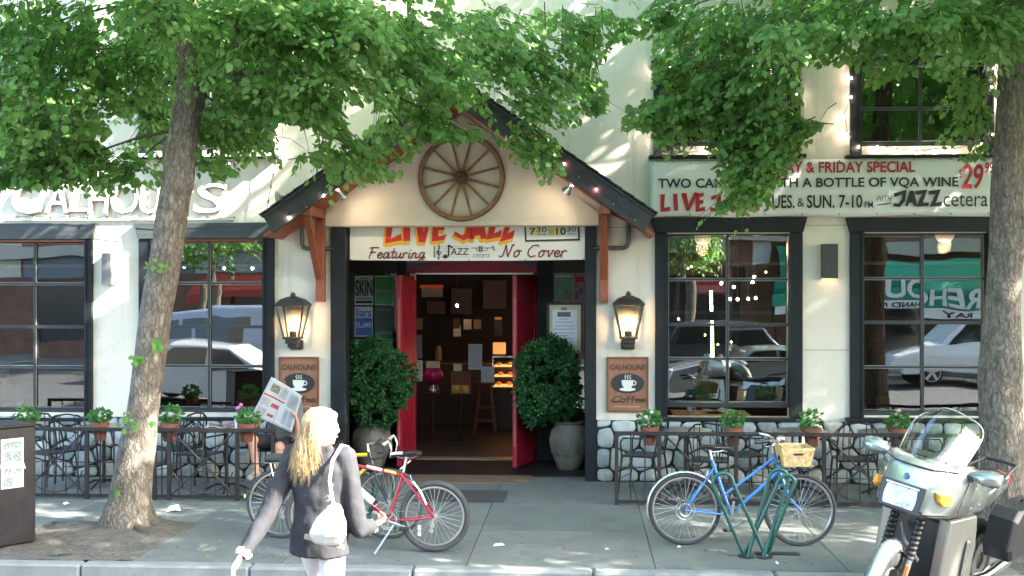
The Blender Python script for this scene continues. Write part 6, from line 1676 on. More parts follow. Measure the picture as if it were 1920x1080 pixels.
q = MB(); q.bb(.33, .35, -.02, .02, .80, .84); q.bb(.44, .52, -.188, -.184, .87, .885); part("basket_bracket", q, BLK, bk)

# --- red mountain bicycle, facing left (towards the leaning tree)
gl, gr2 = gr(600, 1034), gr(815, 1036)
cxr = (gl.x+gr2.x)/2
t = rb = thing("bicycle", "red mountain bicycle on its kickstand behind the walking woman", "bicycle", (cxr, (gl.y+gr2.y)/2+.03, 0), R(180))
Rr = .325; rx, fx = -.52, .53
wheel(t, rx, Rr, Rr, .027, RUBG, 32, cog=0); wheel(t, fx, Rr, Rr, .027, RUBG, 32)
BB = (-.10, .29); ST = (-.235, .72); HT = (.36, .83); HB = (.39, .71)
tubes(t, [((BB[0], 0, BB[1]), (ST[0], 0, ST[1]), .015), ((BB[0], 0, BB[1]), (HB[0], 0, HB[1]+.02), .021), ((ST[0]+.01, 0, .69), (HT[0], 0, HT[1]-.02), .018), ((.35, 0, .86), (.40, 0, .69), .02)], BK_RED)
q = MB()
for s in (-1, 1): q.tube([(BB[0], s*.02, BB[1]), (-.3, s*.045, .295), (rx, s*.065, Rr)], .010, 8); q.tube([(ST[0]+.01, s*.014, .69), (-.36, s*.05, .53), (rx, s*.065, Rr)], .010, 8)
part("rear_stay", q, BK_RED, t, smooth=True)
for (p0, p1, r_, col, y) in (((.02, .41), (.30, .65), .0225, WHITE, 0), ((-.04, .735), (.10, .765), .0192, WHITE, 0), ((-.17, .706), (-.06, .730), .0188, mat("orange_decal", (.75, .35, .1), .4), 0)):
    q = MB(); q.tube([(p0[0], 0, p0[1]), (p1[0], 0, p1[1])], r_, 10, cap=False); part("decal", q, mat("decal_pink_white", (.66, .52, .56), .4, var=.35, nscale=40) if col is WHITE else col, t, smooth=True)
q = MB()
for s in (-1, 1): q.tube([(.40, s*.055, .69), (.43, s*.058, .58), (fx, s*.055, Rr)], [.016, .016, .012], 8)
q.tube([(.40, -.06, .69), (.40, .06, .69)], .016, 8); part("fork", q, mat("fork_grey", (.2, .2, .21), .3, .5), t, smooth=True)
q = MB(); q.tube([(ST[0], 0, ST[1]), (-.262, 0, .86)], .0135, 8); part("seat_post", q, CHROME, t, smooth=True)
q = MB(); q.tube([(-.20, -.03, .74), (-.27, -.03, .80), (-.30, -.03, .82)], .008, 6); part("seat_clamp", q, CHROME, t)
saddle(t, (-.28, .89), BLKS, WHITE, .28)
q = MB(); q.tube([(.35, 0, .86), (.345, 0, .91), (.40, 0, .93)], .014, 8); part("stem", q, BLK, t, smooth=True)
q = MB(); q.tube([(.40, -.30, .95), (.41, -.1, .935), (.41, .1, .935), (.40, .30, .95)], .013, 8); part("handlebar", q, BLK, t, smooth=True)
for s in (-1, 1):
    q = MB(); q.tube([(.40, s*.19, .945), (.395, s*.31, .95)], .018, 8); part("grip", q, BLK, t, smooth=True)
    q = MB(); q.tube([(.41, s*.17, .93), (.45, s*.2, .92), (.45, s*.28, .90)], .007, 5); part("brake_lever", q, CHROME, t)
crank(t, BB, .085, (rx, Rr), 1, a0=200)
q = MB(); q.tube([(BB[0]-.07, .05, .275), (BB[0]-.02+.12, .16, .012)], .010, 7); part("kickstand", q, ALLOY, t, smooth=True)
q = MB(); q.tube([(-.33, .05, .64), (-.40, .055, .55), (-.45, .06, .44)], .009, 6); q.tube([(-.30, .02, .70), (-.33, .05, .62)], .006, 6); part("brake_caliper", q, CHROME, t)
q = MB(); q.bb(rx-.01+.13, rx+.02+.13, .03, .035, .15, .25); part("spoke_reflector", q, mat("reflector_clear", (.6, .6, .55), .2), t)
q = MB(); q.box((.02, .0, .44), (.03, .05, .04), (0, R(-41), 0)); part("bottle_cage", q, BLK, t)
# bottle is its own thing
ang = math.atan2(.65-.41, .30-.02)
bo = thing("water_bottle", "pink capped white water bottle in the red bicycle's frame", "bottle", rb.location+Vector((-(.10), 0, .50)))
Mb = Euler((0, -(PI/2-ang)+0, 0)).to_matrix()
q = MB(); q.lathe([(.032, 0), (.034, .02), (.034, .1), (.028, .11), (.034, .12), (.034, .155), (.03, .165)], (0, 0, 0), 16, Mb); part("body", q, mat("bottle_white", (.75, .72, .75), .4), bo, smooth=True)
q = MB(); q.lathe([(.031, .165), (.030, .185), (.012, .195), (.012, .21)], (0, 0, 0), 16, Mb); part("cap", q, mat("bottle_pink", (.6, .04, .18), .4), bo, smooth=True)
bo.location = rb.location+Vector((-.045, .0, .445)); bo.location.y -= .0

# --- touring bicycle with drop bars and a rack bag, facing right, behind the red one
gl, gr3 = gr(524, 1011), gr(723, 1014)
cxt = (gl.x+gr3.x)/2
t = tb = thing("bicycle", "touring bicycle with drop handlebars and rear rack, mostly hidden behind the woman", "bicycle", (cxt, (gl.y+gr3.y)/2+.08, 0), R(2))
rx, fx = -.51, .52
wheel(t, rx, Bz, Bz, .015, RUBG, 32, cog=1); wheel(t, fx, Bz, Bz, .015, RUBG, 32)
BKY = mat("yellow_bike_paint", (.72, .50, .02), .3, .1, coat=.5); BKD = mat("dark_bike_paint", (.03, .035, .05), .3, .2, coat=.5)
tubes(t, [((-.10, 0, .28), (-.25, 0, .78), .015), ((-.10, 0, .28), (.36, 0, .72), .016), ((-.245, 0, .76), (.335, 0, .80), .014), ((.33, 0, .83), (.365, 0, .70), .018)], BKD)
tubes(t, [((.14, 0, .79), (.32, 0, .80), .0185), ((.24, 0, .61), (.33, 0, .695), .019)], BKY, "yellow_band")
q = MB()
for s in (-1, 1): q.tube([(-.10, s*.02, .28), (rx, s*.06, Bz)], .008, 8); q.tube([(-.245, s*.012, .74), (rx, s*.06, Bz)], .007, 8)
part("rear_stay", q, BKD, t, smooth=True)
q = MB()
for s in (-1, 1): q.tube([(.37, s*.03, .70), (.43, s*.05, .52), (fx, s*.05, Bz)], [.012, .011, .008], 8)
part("fork", q, BKD, t, smooth=True)
q = MB(); q.tube([(-.25, 0, .78), (-.275, 0, .90)], .012, 8); part("seat_post", q, ALLOY, t, smooth=True); saddle(t, (-.28, .93), BLKS)
q = MB(); q.tube([(.33, 0, .83), (.32, 0, .90), (.42, 0, .92)], .012, 8); part("stem", q, ALLOY, t, smooth=True)
for s in (-1, 1):
    q = MB(); q.tube([(.42, 0, .92), (.42, s*.17, .925), (.46, s*.2, .925), (.51, s*.205, .90), (.525, s*.205, .85), (.49, s*.205, .80), (.42, s*.205, .79), (.38, s*.205, .79)], .013, 8); part("handlebar", q, BLK, t, smooth=True)
    q = MB(); q.tube([(.50, s*.205, .92), (.545, s*.205, .955), (.56, s*.205, .93)], [.017, .015, .01], 8); part("brake_hood", q, mat("hood_grey", (.45, .42, .36), .6), t, smooth=True)
    q = MB(); q.tube([(.555, s*.205, .94), (.575, s*.205, .88), (.565, s*.205, .80)], .007, 6); part("brake_lever", q, CHROME, t, smooth=True)
crank(t, (-.10, .28), .09, (rx, Bz), -1, a0=20)
q = MB()
for s in (-1, 1): q.tube([(-.25, s*.05, .70), (-.3, s*.06, .725), (-.66, s*.06, .725)], .006, 6); q.tube([(rx, s*.07, Bz), (-.60, s*.065, .725)], .006, 6); q.tube([(rx, s*.07, Bz), (-.42, s*.065, .725)], .006, 6)
for k in range(4): q.tube([(-.34-.1*k, -.06, .725), (-.34-.1*k, .06, .725)], .005, 5)
part("rear_rack", q, ALLOY, t, smooth=True)["kind"] = "stuff"
q = MB(); q.bb(-.66, -.34, -.075, .075, .735, .80); part("rack_bag", q, mat("bag_fabric", (.035, .036, .04), .7, bump=.2), t, bev=.02)
q = MB(); q.ell((-.45, -.075, .50), (.05, .012, .03)); part("reflector", q, mat("red_reflector", (.7, .02, .02), .25), t, smooth=True)
q = MB(); q.ell((rx-.345, -.02, .40), (.012, .014, .022)); part("tail_light", q, mat("green_lens", (.3, .75, .15), .3), t, smooth=True)
rings = []
q = MB()
for k in range(18):
    a = R(60+110*k/17); r_ = Bz+.02; rings.append([Vector((rx+r_*math.cos(a), s*.02, Bz+r_*math.sin(a))) for s in (-1, 0, 1)])
q.loft(rings, cap=False, closed=False); part("mudguard", q, BKD, t, smooth=True)
q = MB()
for a in (105, 160): q.tube([(rx, -.03, Bz), (rx+Bz*math.cos(R(a)), -.022, Bz+(Bz)*math.sin(R(a)))], .003, 5)
part("mudguard_stay", q, ALLOY, t)

# ================================================================= BIKE RACKS
GRN = mat("green_rack_paint", (.014, .085, .064), .35, .1, var=.2, nscale=10, coat=.4)
def rack(hoops, label, y0):
    b = hoops[0][0]; c = gr(b[0], b[1])
    t = thing("bike_rack", label, "bike rack", (c.x, c.y, 0), world=True)
    for (p0, a, bq, p1, w) in hoops:
        A = gr(*p0, .0); Dg = gr(*p1, .0)
        yA = A.y; yB = yA+w
        u0, u1 = at(a[0], a[1], yB), at(bq[0], bq[1], yB)
        A.z = 0; Dg = Vector((Dg.x, yA, 0)); mid = (u0+u1)/2; rad = (u1-u0).length/2
        pts = [A, A.lerp(u0, .5), u0]
        for k in range(1, 8):
            an = PI-PI*k/8; v = (u1-u0).normalized(); up = Vector((0, 0, 1)); pts.append(mid+v*rad*math.cos(an)+up*rad*math.sin(an))
        pts += [u1, Dg.lerp(u1, .5), Dg]
        q = MB(); q.tube(pts, .0175, 10); part("hoop", q, GRN, t, smooth=True)
        for P in (A, Dg):
            q = MB(); q.lathe([(.055, .002), (.055, .010), (.03, .012)], (P.x, P.y, 0), 16); part("foot_plate", q, mat("dark_plate", (.04, .04, .042), .6, .4), t)
    return t
rack([((1397, 1045), (1336, 908), (1374, 904), (1434, 1041), -.0), ((1402, 1046), (1441, 900), (1479, 898), (1428, 1042), .12), ((1395, 1043), (1456, 912), (1490, 905), (1437, 1043), -.08)], "green tubular bike rack holding the blue bicycle", 0)
rack([((640, 1000), (662, 905), (700, 905), (690, 1000), .05), ((680, 1002), (712, 900), (737, 900), (742, 1002), .05)], "green tubular bike rack hidden behind the red bicycle", 0)
q = MB(); pl = gr(1452, 1039, 0); 
q.bb(pl.x-.17, pl.x+.22, pl.y-.05, pl.y+.05, .003, .012); o = part("ground_plate", q, mat("dark_plate", (.04, .04, .042), .6, .4)); tag(o, "dark metal plate bolted to the pavement at the foot of the green rack", "plate")

# ================================================================= PEOPLE
def capsule(q, a, b, ra, rb, n=14, fl=1.0):
    a, b = Vector(a), Vector(b); d = (b-a).normalized(); u = d.orthogonal().normalized(); w = d.cross(u); rings = []
    for k in range(5):
        th = PI/2*k/4; rings.append((a-d*ra*math.cos(th), max(ra*math.sin(th), .0005)))
    for k in range(1, 5): s = k/5; rings.append((a.lerp(b, s), ra+(rb-ra)*s))
    for k in range(5):
        th = PI/2*(1-k/4); rings.append((b+d*rb*math.cos(th), max(rb*math.sin(th), .0005)))
    q.loft([[c+(u*math.cos(2*PI*i/n)+w*math.sin(2*PI*i/n))*r for i in range(n)] for c, r in rings])
def torso(q, rings, n=20):
    """rings: (centre, half width along side axis, half depth, side axis, front axis)"""
    out = []
    c0, w0, d0, s0, f0 = rings[0]; c1 = rings[-1][0]; ax = (c1-c0).normalized()
    out.append([c0-ax*.02+(s0*math.cos(2*PI*i/n)*w0+f0*math.sin(2*PI*i/n)*d0)*.5 for i in range(n)])
    for c, w, d, s, f in rings: out.append([c+s*math.cos(2*PI*i/n)*w+f*math.sin(2*PI*i/n)*d for i in range(n)])
    c, w, d, s, f = rings[-1]; out.append([c+ax*.015+(s*math.cos(2*PI*i/n)*w+f*math.sin(2*PI*i/n)*d)*.5 for i in range(n)])
    q.loft(out)
def fuse(name, q, m, parent, voxel=.009, smooth=6, amp=0.0, ascale=14, shrink=None):
    me = bpy.data.meshes.new(name); me.from_pydata([tuple(v) for v in q.v], [], q.f); fixn(me)
    o = bpy.data.objects.new(name, me); COL.objects.link(o)
    r = o.modifiers.new("r", 'REMESH'); r.mode = 'VOXEL'; r.voxel_size = voxel; r.use_smooth_shade = True
    s = o.modifiers.new("s", 'SMOOTH'); s.iterations = smooth; s.factor = .5
    dg = bpy.context.evaluated_depsgraph_get(); m2 = bpy.data.meshes.new_from_object(o.evaluated_get(dg))
    bpy.data.objects.remove(o); bpy.data.meshes.remove(me)
    if amp:
        nrm = [v.normal.copy() for v in m2.vertices]
        for v, nn in zip(m2.vertices, nrm):
            c = v.co; d = noise.noise(Vector((c.x*ascale, c.y*ascale, c.z*ascale*.55)))+.5*noise.noise(Vector((c.x*ascale*2.2+5, c.y*ascale*2.2, c.z*ascale*1.6)))
            v.co = c+nn*d*amp
    m2.materials.clear(); m2.materials.append(m); m2.polygons.foreach_set("use_smooth", [True]*len(m2.polygons)); m2.name = name
    return link(name, m2, parent)
def hand(q, wrist, d, palm_n, thumb_side, curl=.5, L=.18, spread=.12):
    """palm, four unequal bent fingers and a thumb from its side"""
    wrist = Vector(wrist); d = Vector(d).normalized(); pn = Vector(palm_n); pn = (pn-d*pn.dot(d)).normalized(); sd_ = d.cross(pn)*thumb_side
    pc = wrist+d*L*.25
    for s in (-.3, -.1, .1, .3): capsule(q, wrist+sd_*s*L*.32, wrist+d*L*.45+sd_*s*L*.62, L*.075, L*.075, 8)
    for i, (s, l) in enumerate(((.33, .42), (.11, .50), (-.11, .46), (-.32, .36))):
        b = wrist+d*L*.46+sd_*s*L*.62; dd = (d+sd_*s*spread).normalized(); p = b; c = 0
        for j, f in enumerate((.45, .32, .23)):
            c += curl*(.5 if j == 0 else .75); v = dd*math.cos(c)+pn*math.sin(c); e = p+v*l*L*f; capsule(q, p, e, L*.047-.0004*j, L*.044-.0005*j, 8); p = e
    b = wrist+d*L*.14+sd_*L*.22; v = (d*.75+sd_*.7+pn*.25).normalized(); e = b+v*L*.22; capsule(q, b, e, L*.065, L*.052, 8)
    v2 = (d*.9+sd_*.2+pn*.5*curl).normalized(); capsule(q, e, e+v2*L*.18, L*.052, L*.042, 8)
def head(q, c, f, up, r=.105, eyes=True):
    """skull, jaw, nose, ears, lips; c = head centre, f = facing"""
    c = Vector(c); f = Vector(f).normalized(); up = Vector(up).normalized(); s = f.cross(up).normalized(); up = s.cross(f).normalized()
    def E(o, rad, n=16):
        M = Matrix((s, f, up)).transposed(); t_ = MB(); t_.ell((0, 0, 0), rad, n, 10); q.add([M @ Vector(v)+c+s*o[0]+f*o[1]+up*o[2] for v in t_.v], t_.f)
    k = r/.105
    E((0, -.012*k, .025*k), (.076*k, .095*k, .092*k)); E((0, .02*k, -.04*k), (.056*k, .068*k, .078*k)); E((0, .055*k, -.088*k), (.028*k, .026*k, .025*k), 10)
    E((0, .094*k, -.018*k), (.012*k, .020*k, .016*k), 8); E((0, .088*k, .005*k), (.009*k, .014*k, .028*k), 8)
    E((0, .078*k, -.056*k), (.024*k, .014*k, .008*k), 8); E((0, .078*k, .028*k), (.045*k, .014*k, .010*k), 10)
    for a in (-1, 1): E((a*.076*k, -.01*k, -.01*k), (.010*k, .018*k, .030*k), 8)
    return s, f, up
HAIRB = mat("blonde_hair", (.42, .28, .13), .5, var=.22, nscale=6, stretch=(14, 14, 1.2), col2=(.28, .17, .07), bump=.5, bscale=8)
def face_parts(t, c, s, f, up, r, body):
    c = Vector(c); k = r/.105; M = Matrix((s, f, up)).transposed()
    for a in (-1, 1):
        q = MB(); q.ell((0, 0, 0), (.0125*k, .009*k, .010*k), 10, 6); q.v = [tuple(M @ Vector(v)+c+s*a*.032*k+f*.080*k+up*.008*k) for v in q.v]; part("eye", q, mat("eye_dark", (.10, .08, .07), .2), body, smooth=True)
    q = MB(); q.ell((0, 0, 0), (.022*k, .006*k, .0065*k), 10, 5); q.v = [tuple(M @ Vector(v)+c+f*.091*k-up*.056*k) for v in q.v]; part("lips", q, mat("lips", (.42, .12, .10), .5), body, smooth=True)

# --- the walking woman --------------------------------------------------
SW_ = 292.0
Yw = -14+FPX/SW_
pw = at(598, 800, Yw)
wm = thing("person", "blonde woman in a dark jacket and white trousers walking past in the road", "person", (pw.x, Yw+.02, -.12), R(-16))
Z = Vector
shL, shR = Z((-.185, -.01, 1.405)), Z((.185, .0, 1.405))
def WL(px, py, dy):          # picture place -> the walker's own coordinates
    p = at(px, py, Yw+.02+dy); v = p-Vector((pw.x, Yw+.02, -.12)); a = R(16); return Z((v.x*math.cos(a)-v.y*math.sin(a), v.x*math.sin(a)+v.y*math.cos(a), v.z))
elL, wrL = WL(497, 972, -.10), WL(455, 1040, -.24)
elR, wrR = WL(672, 992, -.02), WL(697, 988, .20)
hc = Z((0.02, .015, 1.585))
X_, F_ = Z((1, 0, 0)), Z((0, 1, 0))
q = MB()
fd = Z((.80, .60, -.05)); s_, f_, u_ = head(q, hc, fd, (0, 0, 1), .105)
capsule(q, (0, -.02, 1.40), (.01, 0, 1.52), .055, .05)
torso(q, [(Z((0, 0, .86)), .155, .11, X_, F_), (Z((0, -.01, .97)), .155, .11, X_, F_), (Z((0, 0, 1.08)), .125, .09, X_, F_), (Z((0, 0, 1.22)), .145, .10, X_, F_), (Z((0, -.01, 1.36)), .16, .09, X_, F_), (Z((0, -.02, 1.43)), .08, .06, X_, F_)])
for a, b, c in ((shL, elL, wrL), (shR, elR, wrR)): capsule(q, a, b, .052, .04); capsule(q, b, c, .04, .026)
hand(q, wrL, (wrL-elL).normalized()*.9+Z((-.1, -.05, -.1)), (.8, .3, 0), 1, .45, .18)
hand(q, wrR, Z((.30, .8, .25)), (-.3, -.1, .9), -1, 1.1, .18)
hipL, hipR = Z((-.09, 0, .90)), Z((.09, 0, .90)); knL, knR = Z((-.10, .22, .52)), Z((.10, -.02, .50)); anL, anR = Z((-.10, .30, .10)), Z((.10, -.32, .16))
for a, b, c, ft in ((hipL, knL, anL, Z((0, .2, -.05))), (hipR, knR, anR, Z((0, .15, -.13)))):
    capsule(q, a, b, .088, .058); capsule(q, b, c, .055, .036); capsule(q, c+Z((0, -.03, -.04)), c+ft, .036, .028)
body = fuse("body", q, SKIN, wm, .0085, 4)
face_parts(wm, hc, s_, f_, u_, .105, body)
# trousers
q = MB(); torso(q, [(Z((0, 0, .82)), .165, .125, X_, F_), (Z((0, -.01, .92)), .168, .13, X_, F_), (Z((0, 0, 1.02)), .145, .115, X_, F_)])
for a, b, c in ((hipL, knL, anL), (hipR, knR, anR)): capsule(q, a, b, .100, .075); capsule(q, b, c+(c-b).normalized()*-.02, .072, .062)
fuse("trousers", q, mat("white_trousers", (.55, .53, .56), .8), wm, .011, 4, .004, 12)
for a, d_ in ((anL, Z((0, .2, -.06))), (anR, Z((0, .15, -.14)))):
    q = MB(); capsule(q, a+Z((0, -.04, -.055)), a+d_, .042, .034); fuse("shoe", q, mat("shoe_tan", (.12, .07, .04), .5), wm, .009, 3)
# jacket
JK = mat("navy_jacket", (.030, .030, .034), .85, spec=.2, var=.15, nscale=4, bump=.3, bscale=14)
q = MB(); torso(q, [(Z((0, -.005, .77)), .205, .16, X_, F_), (Z((0, -.005, .90)), .198, .152, X_, F_), (Z((0, 0, 1.06)), .175, .13, X_, F_), (Z((0, 0, 1.2)), .192, .134, X_, F_), (Z((0, -.01, 1.32)), .208, .128, X_, F_), (Z((0, -.015, 1.41)), .18, .10, X_, F_), (Z((0, -.02, 1.46)), .085, .075, X_, F_)], 28)
for a, b, c, k in ((shL, elL, wrL, 1), (shR, elR, wrR, 1)): capsule(q, a, b, .074, .058); capsule(q, b, b.lerp(c, .94), .058, .048)
capsule(q, (-.07, -.05, 1.455), (.09, -.045, 1.455), .032, .032)
fuse("jacket", q, JK, wm, .0095, 3, .0105, 10)
# white shirt cuffs, bracelet
for a, b in ((elL, wrL), (elR, wrR)):
    d = (b-a).normalized(); q = MB(); u = d.orthogonal().normalized(); w = d.cross(u); rings = []
    for k, r_ in ((-.035, .042), (-.015, .050), (.0, .046), (.012, .038)): rings.append([b+d*k+(u*math.cos(i*PI/8)+w*math.sin(i*PI/8))*r_*(1+.12*math.sin(i*2.3)) for i in range(16)])
    q.loft(rings); part("cuff", q, mat("white_cuff", (.7, .68, .64), .8), wm, smooth=True)
# hair: cap plus long fall behind the left shoulder
q = MB(); Mh_ = Matrix((s_, f_, u_)).transposed()
def hp_(x, y, z): return hc+s_*x+f_*y+u_*z
def hell(o, rad): t_ = MB(); t_.ell((0, 0, 0), rad, 18, 11); q.add([Mh_ @ Vector(v)+hp_(*o) for v in t_.v], t_.f)
hell((0, -.030, .034), (.106, .116, .106)); hell((0, -.06, -.03), (.106, .082, .10)); hell((-.02, -.09, -.13), (.10, .065, .10)); hell((0, .02, .082), (.07, .07, .042)); hell((-.085, .01, -.03), (.022, .05, .085)); hell((.085, .0, -.04), (.02, .04, .08))
for k in range(11):
    u = (k/10-.5); a = hp_(u*.17, -.06-.03*(1-abs(u)*2), .0); e = Z((-.115+.16*(k/10), -.10-.045*(1-abs(u)*2), 1.345+.10*(k/10)+.015*(k % 3)))
    m_ = a.lerp(e, .5)+Z((-.012, -.02, 0)); capsule(q, a, m_, .038, .036, 10); capsule(q, m_, e, .036, .022, 10)
hair = fuse("hair", q, HAIRB, wm, .008, 6, .004, 26)
q = MB(); rr = random.Random(4)
for k in range(2600):
    u = rr.uniform(-.5, .5); th = rr.uniform(-.2, 1); a = hp_(u*.19, -.10-.02*rr.random()+abs(u)*.06, .06-.06*th)
    e = Z((-.12+.17*(u+.5)+rr.gauss(0, .022), -.125-.03*(1-abs(u)*2)+rr.gauss(0, .014), 1.33+.07*(u+.5)+rr.gauss(0, .045)))
    m_ = a.lerp(e, .5)+Z((rr.gauss(0, .008), -.022+rr.gauss(0, .006), rr.gauss(0, .01)))
    q.tube([a, a.lerp(m_, .55)+Z((0, -.006, 0)), m_, m_.lerp(e, .6), e], [.0007, .0009, .0009, .0007, .0003], 3, cap=False)
for k in range(420):
    an = rr.uniform(0, 2*PI); a = hp_(rr.gauss(0, .02), -.02, .132); ex = math.cos(an)*.097; ey = -.03+math.sin(an)*.107
    q.tube([a, hp_(ex*.62, -.025+(ey+.03)*.62, .125), hp_(ex*.97, ey, .07), hp_(ex*1.02, ey-.004, .01)], [.0006, .0013, .0013, .0006], 3, cap=False)
part("hair_strands", q, HAIRB, hair, smooth=True)["kind"] = "stuff"
# shoulder bag
BAGM = mat("pale_leather_bag", (.50, .47, .45), .5, var=.15, nscale=8, bump=.3, bscale=12)
BX = .115
bag = thing("handbag", "pale leather shoulder bag hanging at the woman's right hip", "bag", wm.location, R(-16))
q = MB(); torso(q, [(Z((.05, -.21, .90)), .11, .035, X_, F_), (Z((.06, -.215, .95)), .13, .055, X_, F_), (Z((.08, -.21, 1.03)), .11, .05, X_, F_), (Z((.095, -.20, 1.10)), .07, .03, X_, F_), (Z((.10, -.19, 1.13)), .045, .018, X_, F_)])
q.xf(Matrix.Translation((BX, 0, 0))); fuse("pouch", q, BAGM, bag, .010, 4, .007, 16)
q = MB(); q.tube([(.21, -.19, 1.12), (.19, -.185, 1.18), (.165, -.17, 1.28), (.16, -.12, 1.40), (.17, -.02, 1.482), (.175, .06, 1.46), (.18, .13, 1.38), (.17, .16, 1.2), (.19, .10, 1.08)], .011, 7); part("strap", q, BAGM, bag, smooth=True)
q = MB(); q.torus((.105, -.192, 1.17), .016, .004, 'y', 16, 5); q.torus((.12, -.178, 1.25), .014, .004, 'y', 16, 5)
q.xf(Matrix.Translation((BX*.5, 0, 0))); part("buckle", q, CHROME, bag, smooth=True)
q = MB(); q.beam((-.07, -.235, .93), (.19, -.19, .865), .014, .035); q.xf(Matrix.Translation((BX*.8, 0, 0))); part("bag_base", q, mat("taupe_trim", (.22, .19, .16), .6), bag, bev=.005)

# --- the newspaper reader (seated, facing the street) --------------------
rcp = reader_chair.location
Xr = AX(512, -.85)
rcp_ = Vector((Xr, -.52, 0)); reader_chair.location = rcp_; reader_chair.rotation_euler = (0, 0, R(4))
rd = thing("person", "seated reader holding a newspaper up in front of the face", "person", (Xr, -.52, 0), R(180))
# local: faces +Y (towards the street after the turn), x to the reader's... side
q = MB(); hcr = Z((0, .04, 1.16))
s_, f_, u_ = head(q, hcr, (0, 1, -.25), (0, 0, 1), .10); capsule(q, (0, -.05, 1.0), (0, .0, 1.09), .055, .05)
torso(q, [(Z((0, -.06, .46)), .17, .12, X_, F_), (Z((0, -.07, .6)), .15, .11, X_, F_), (Z((0, -.08, .8)), .165, .11, X_, F_), (Z((0, -.07, .96)), .18, .10, X_, F_), (Z((0, -.06, 1.03)), .09, .07, X_, F_)])
tgt = {}
def L_(px, py, Yl):        # picture place -> local coordinates of the reader
    p = at(px, py, -.52-Yl); v = p-Vector((Xr, -.52, 0)); return Z((-v.x, -v.y, v.z))
wA = L_(492, 752, .40); wB = L_(556, 788, .44)          # wrists at the paper's sides
sA, sB = Z((.19, -.05, .98)), Z((-.19, -.05, .98))
eA = L_(476, 806, .28); eB = L_(562, 838, .26)
for a, b, c in ((sA, eA, wA), (sB, eB, wB)): capsule(q, a, b, .052, .042); capsule(q, b, c, .042, .028)
hand(q, wA, (wA-eA).normalized(), (-.9, .1, 0), 1, 1.0, .17); hand(q, wB, (wB-eB).normalized(), (.9, .1, 0), -1, 1.0, .17)
kA = L_(470, 850, .46); kB = Z((-.10, .44, .52)); hA, hB = Z((.09, -.02, .50)), Z((-.09, -.02, .50))
kA = Z((kA.x, .42, .60)); aA = Z((kA.x-.08, .50, .26)); aB = Z((-.06, .42, .10))
capsule(q, hA, kA, .085, .062); capsule(q, kA, aA, .058, .036); capsule(q, aA+Z((0, -.02, -.03)), aA+Z((.04, .15, -.07)), .036, .028)
capsule(q, hB, kB, .085, .062); capsule(q, kB, aB, .058, .036); capsule(q, aB+Z((0, -.02, -.05)), aB+Z((0, .16, -.07)), .036, .028)
body = fuse("body", q, SKIN, rd, .009, 4); face_parts(rd, hcr, s_, f_, u_, .10, body)
q = MB(); torso(q, [(Z((0, -.06, .48)), .19, .14, X_, F_), (Z((0, -.07, .62)), .175, .135, X_, F_), (Z((0, -.08, .8)), .19, .13, X_, F_), (Z((0, -.07, .96)), .20, .118, X_, F_), (Z((0, -.06, 1.03)), .10, .08, X_, F_)])
capsule(q, sA, sA.lerp(eA, .55), .075, .072); capsule(q, sB, sB.lerp(eB, .55), .075, .072)
fuse("shirt", q, mat("grey_shirt", (.16, .17, .18), .85), rd, .011, 4, .005, 12)
q = MB(); torso(q, [(Z((0, -.05, .45)), .185, .15, X_, F_), (Z((0, -.05, .56)), .18, .14, X_, F_)]); capsule(q, hA, hA.lerp(kA, .78), .10, .088); capsule(q, hB, hB.lerp(kB, .78), .10, .088)
fuse("shorts", q, mat("dark_shorts", (.02, .022, .03), .85), rd, .011, 4, .004, 12)
for a, d_ in ((aA, Z((.04, .16, -.07))), (aB, Z((0, .17, -.07)))):
    q = MB(); capsule(q, a+Z((0, -.04, -.05)), a+d_, .042, .036); fuse("shoe", q, mat("pale_shoe", (.28, .28, .27), .6), rd, .01, 3)
q = MB(); hell2 = lambda o, rad: None
t_ = MB(); t_.ell((0, 0, 0), (.088, .098, .088), 18, 11); M2 = Matrix((s_, f_, u_)).transposed(); q.add([M2 @ Vector(v)+hcr+f_*-.022+u_*.04 for v in t_.v], t_.f); fuse("hair", q, mat("brown_hair", (.09, .05, .03), .6), rd, .009, 3, .004, 20)
# the newspaper: an opened double page at a tilt
YN = -.52-.47
np_ = thing("newspaper", "opened newspaper held up tilted by the seated reader", "newspaper", at(530, 800, YN), world=True)
cA, cB, cC, cD = at(510, 706, YN+.03), at(567, 742, YN+.05), at(547, 811, YN-.01), at(473, 778, YN-.03)
nI, nJ = 14, 14
def pp(u, v):
    p = cD.lerp(cC, u).lerp(cA.lerp(cB, u), v)
    return p+Vector((0, .035*math.cos((u-.52)*PI)+.012*noise.noise(Vector((u*4, v*4, 2)))-.02, 0))
q = MB()
for j in range(nJ+1):
    for i in range(nI+1): q.v.append(tuple(pp(i/nI, j/nJ)))
for j in range(nJ):
    for i in range(nI): a = j*(nI+1)+i; q.f.append((a, a+1, a+nI+2, a+nI+1)); q.mi.append(0)
NP = mat("newsprint_page", (.42, .43, .43), .9)
o = part("sheet", q, NP, np_, smooth=True, norm=False); m_ = o.modifiers.new("s", 'SOLIDIFY'); m_.thickness = .003; m_.offset = 1
def onpage(u0, u1, v0, v1, m, nm="print"):
    q = MB(); k = 4
    for j in range(k+1):
        for i in range(k+1):
            p = pp(u0+(u1-u0)*i/k, v0+(v1-v0)*j/k); q.v.append((p.x, p.y-.0045, p.z))
    for j in range(k):
        for i in range(k): a = j*(k+1)+i; q.f.append((a, a+1, a+k+2, a+k+1)); q.mi.append(0)
    part(nm, q, m, np_, norm=False)
onpage(.12, .36, .70, .90, mat("news_photo", (.22, .20, .14), .8, var=.6, nscale=40, col2=(.08, .08, .07)), "news_photo"); onpage(.03, .60, .57, .605, INKR, "red_band")
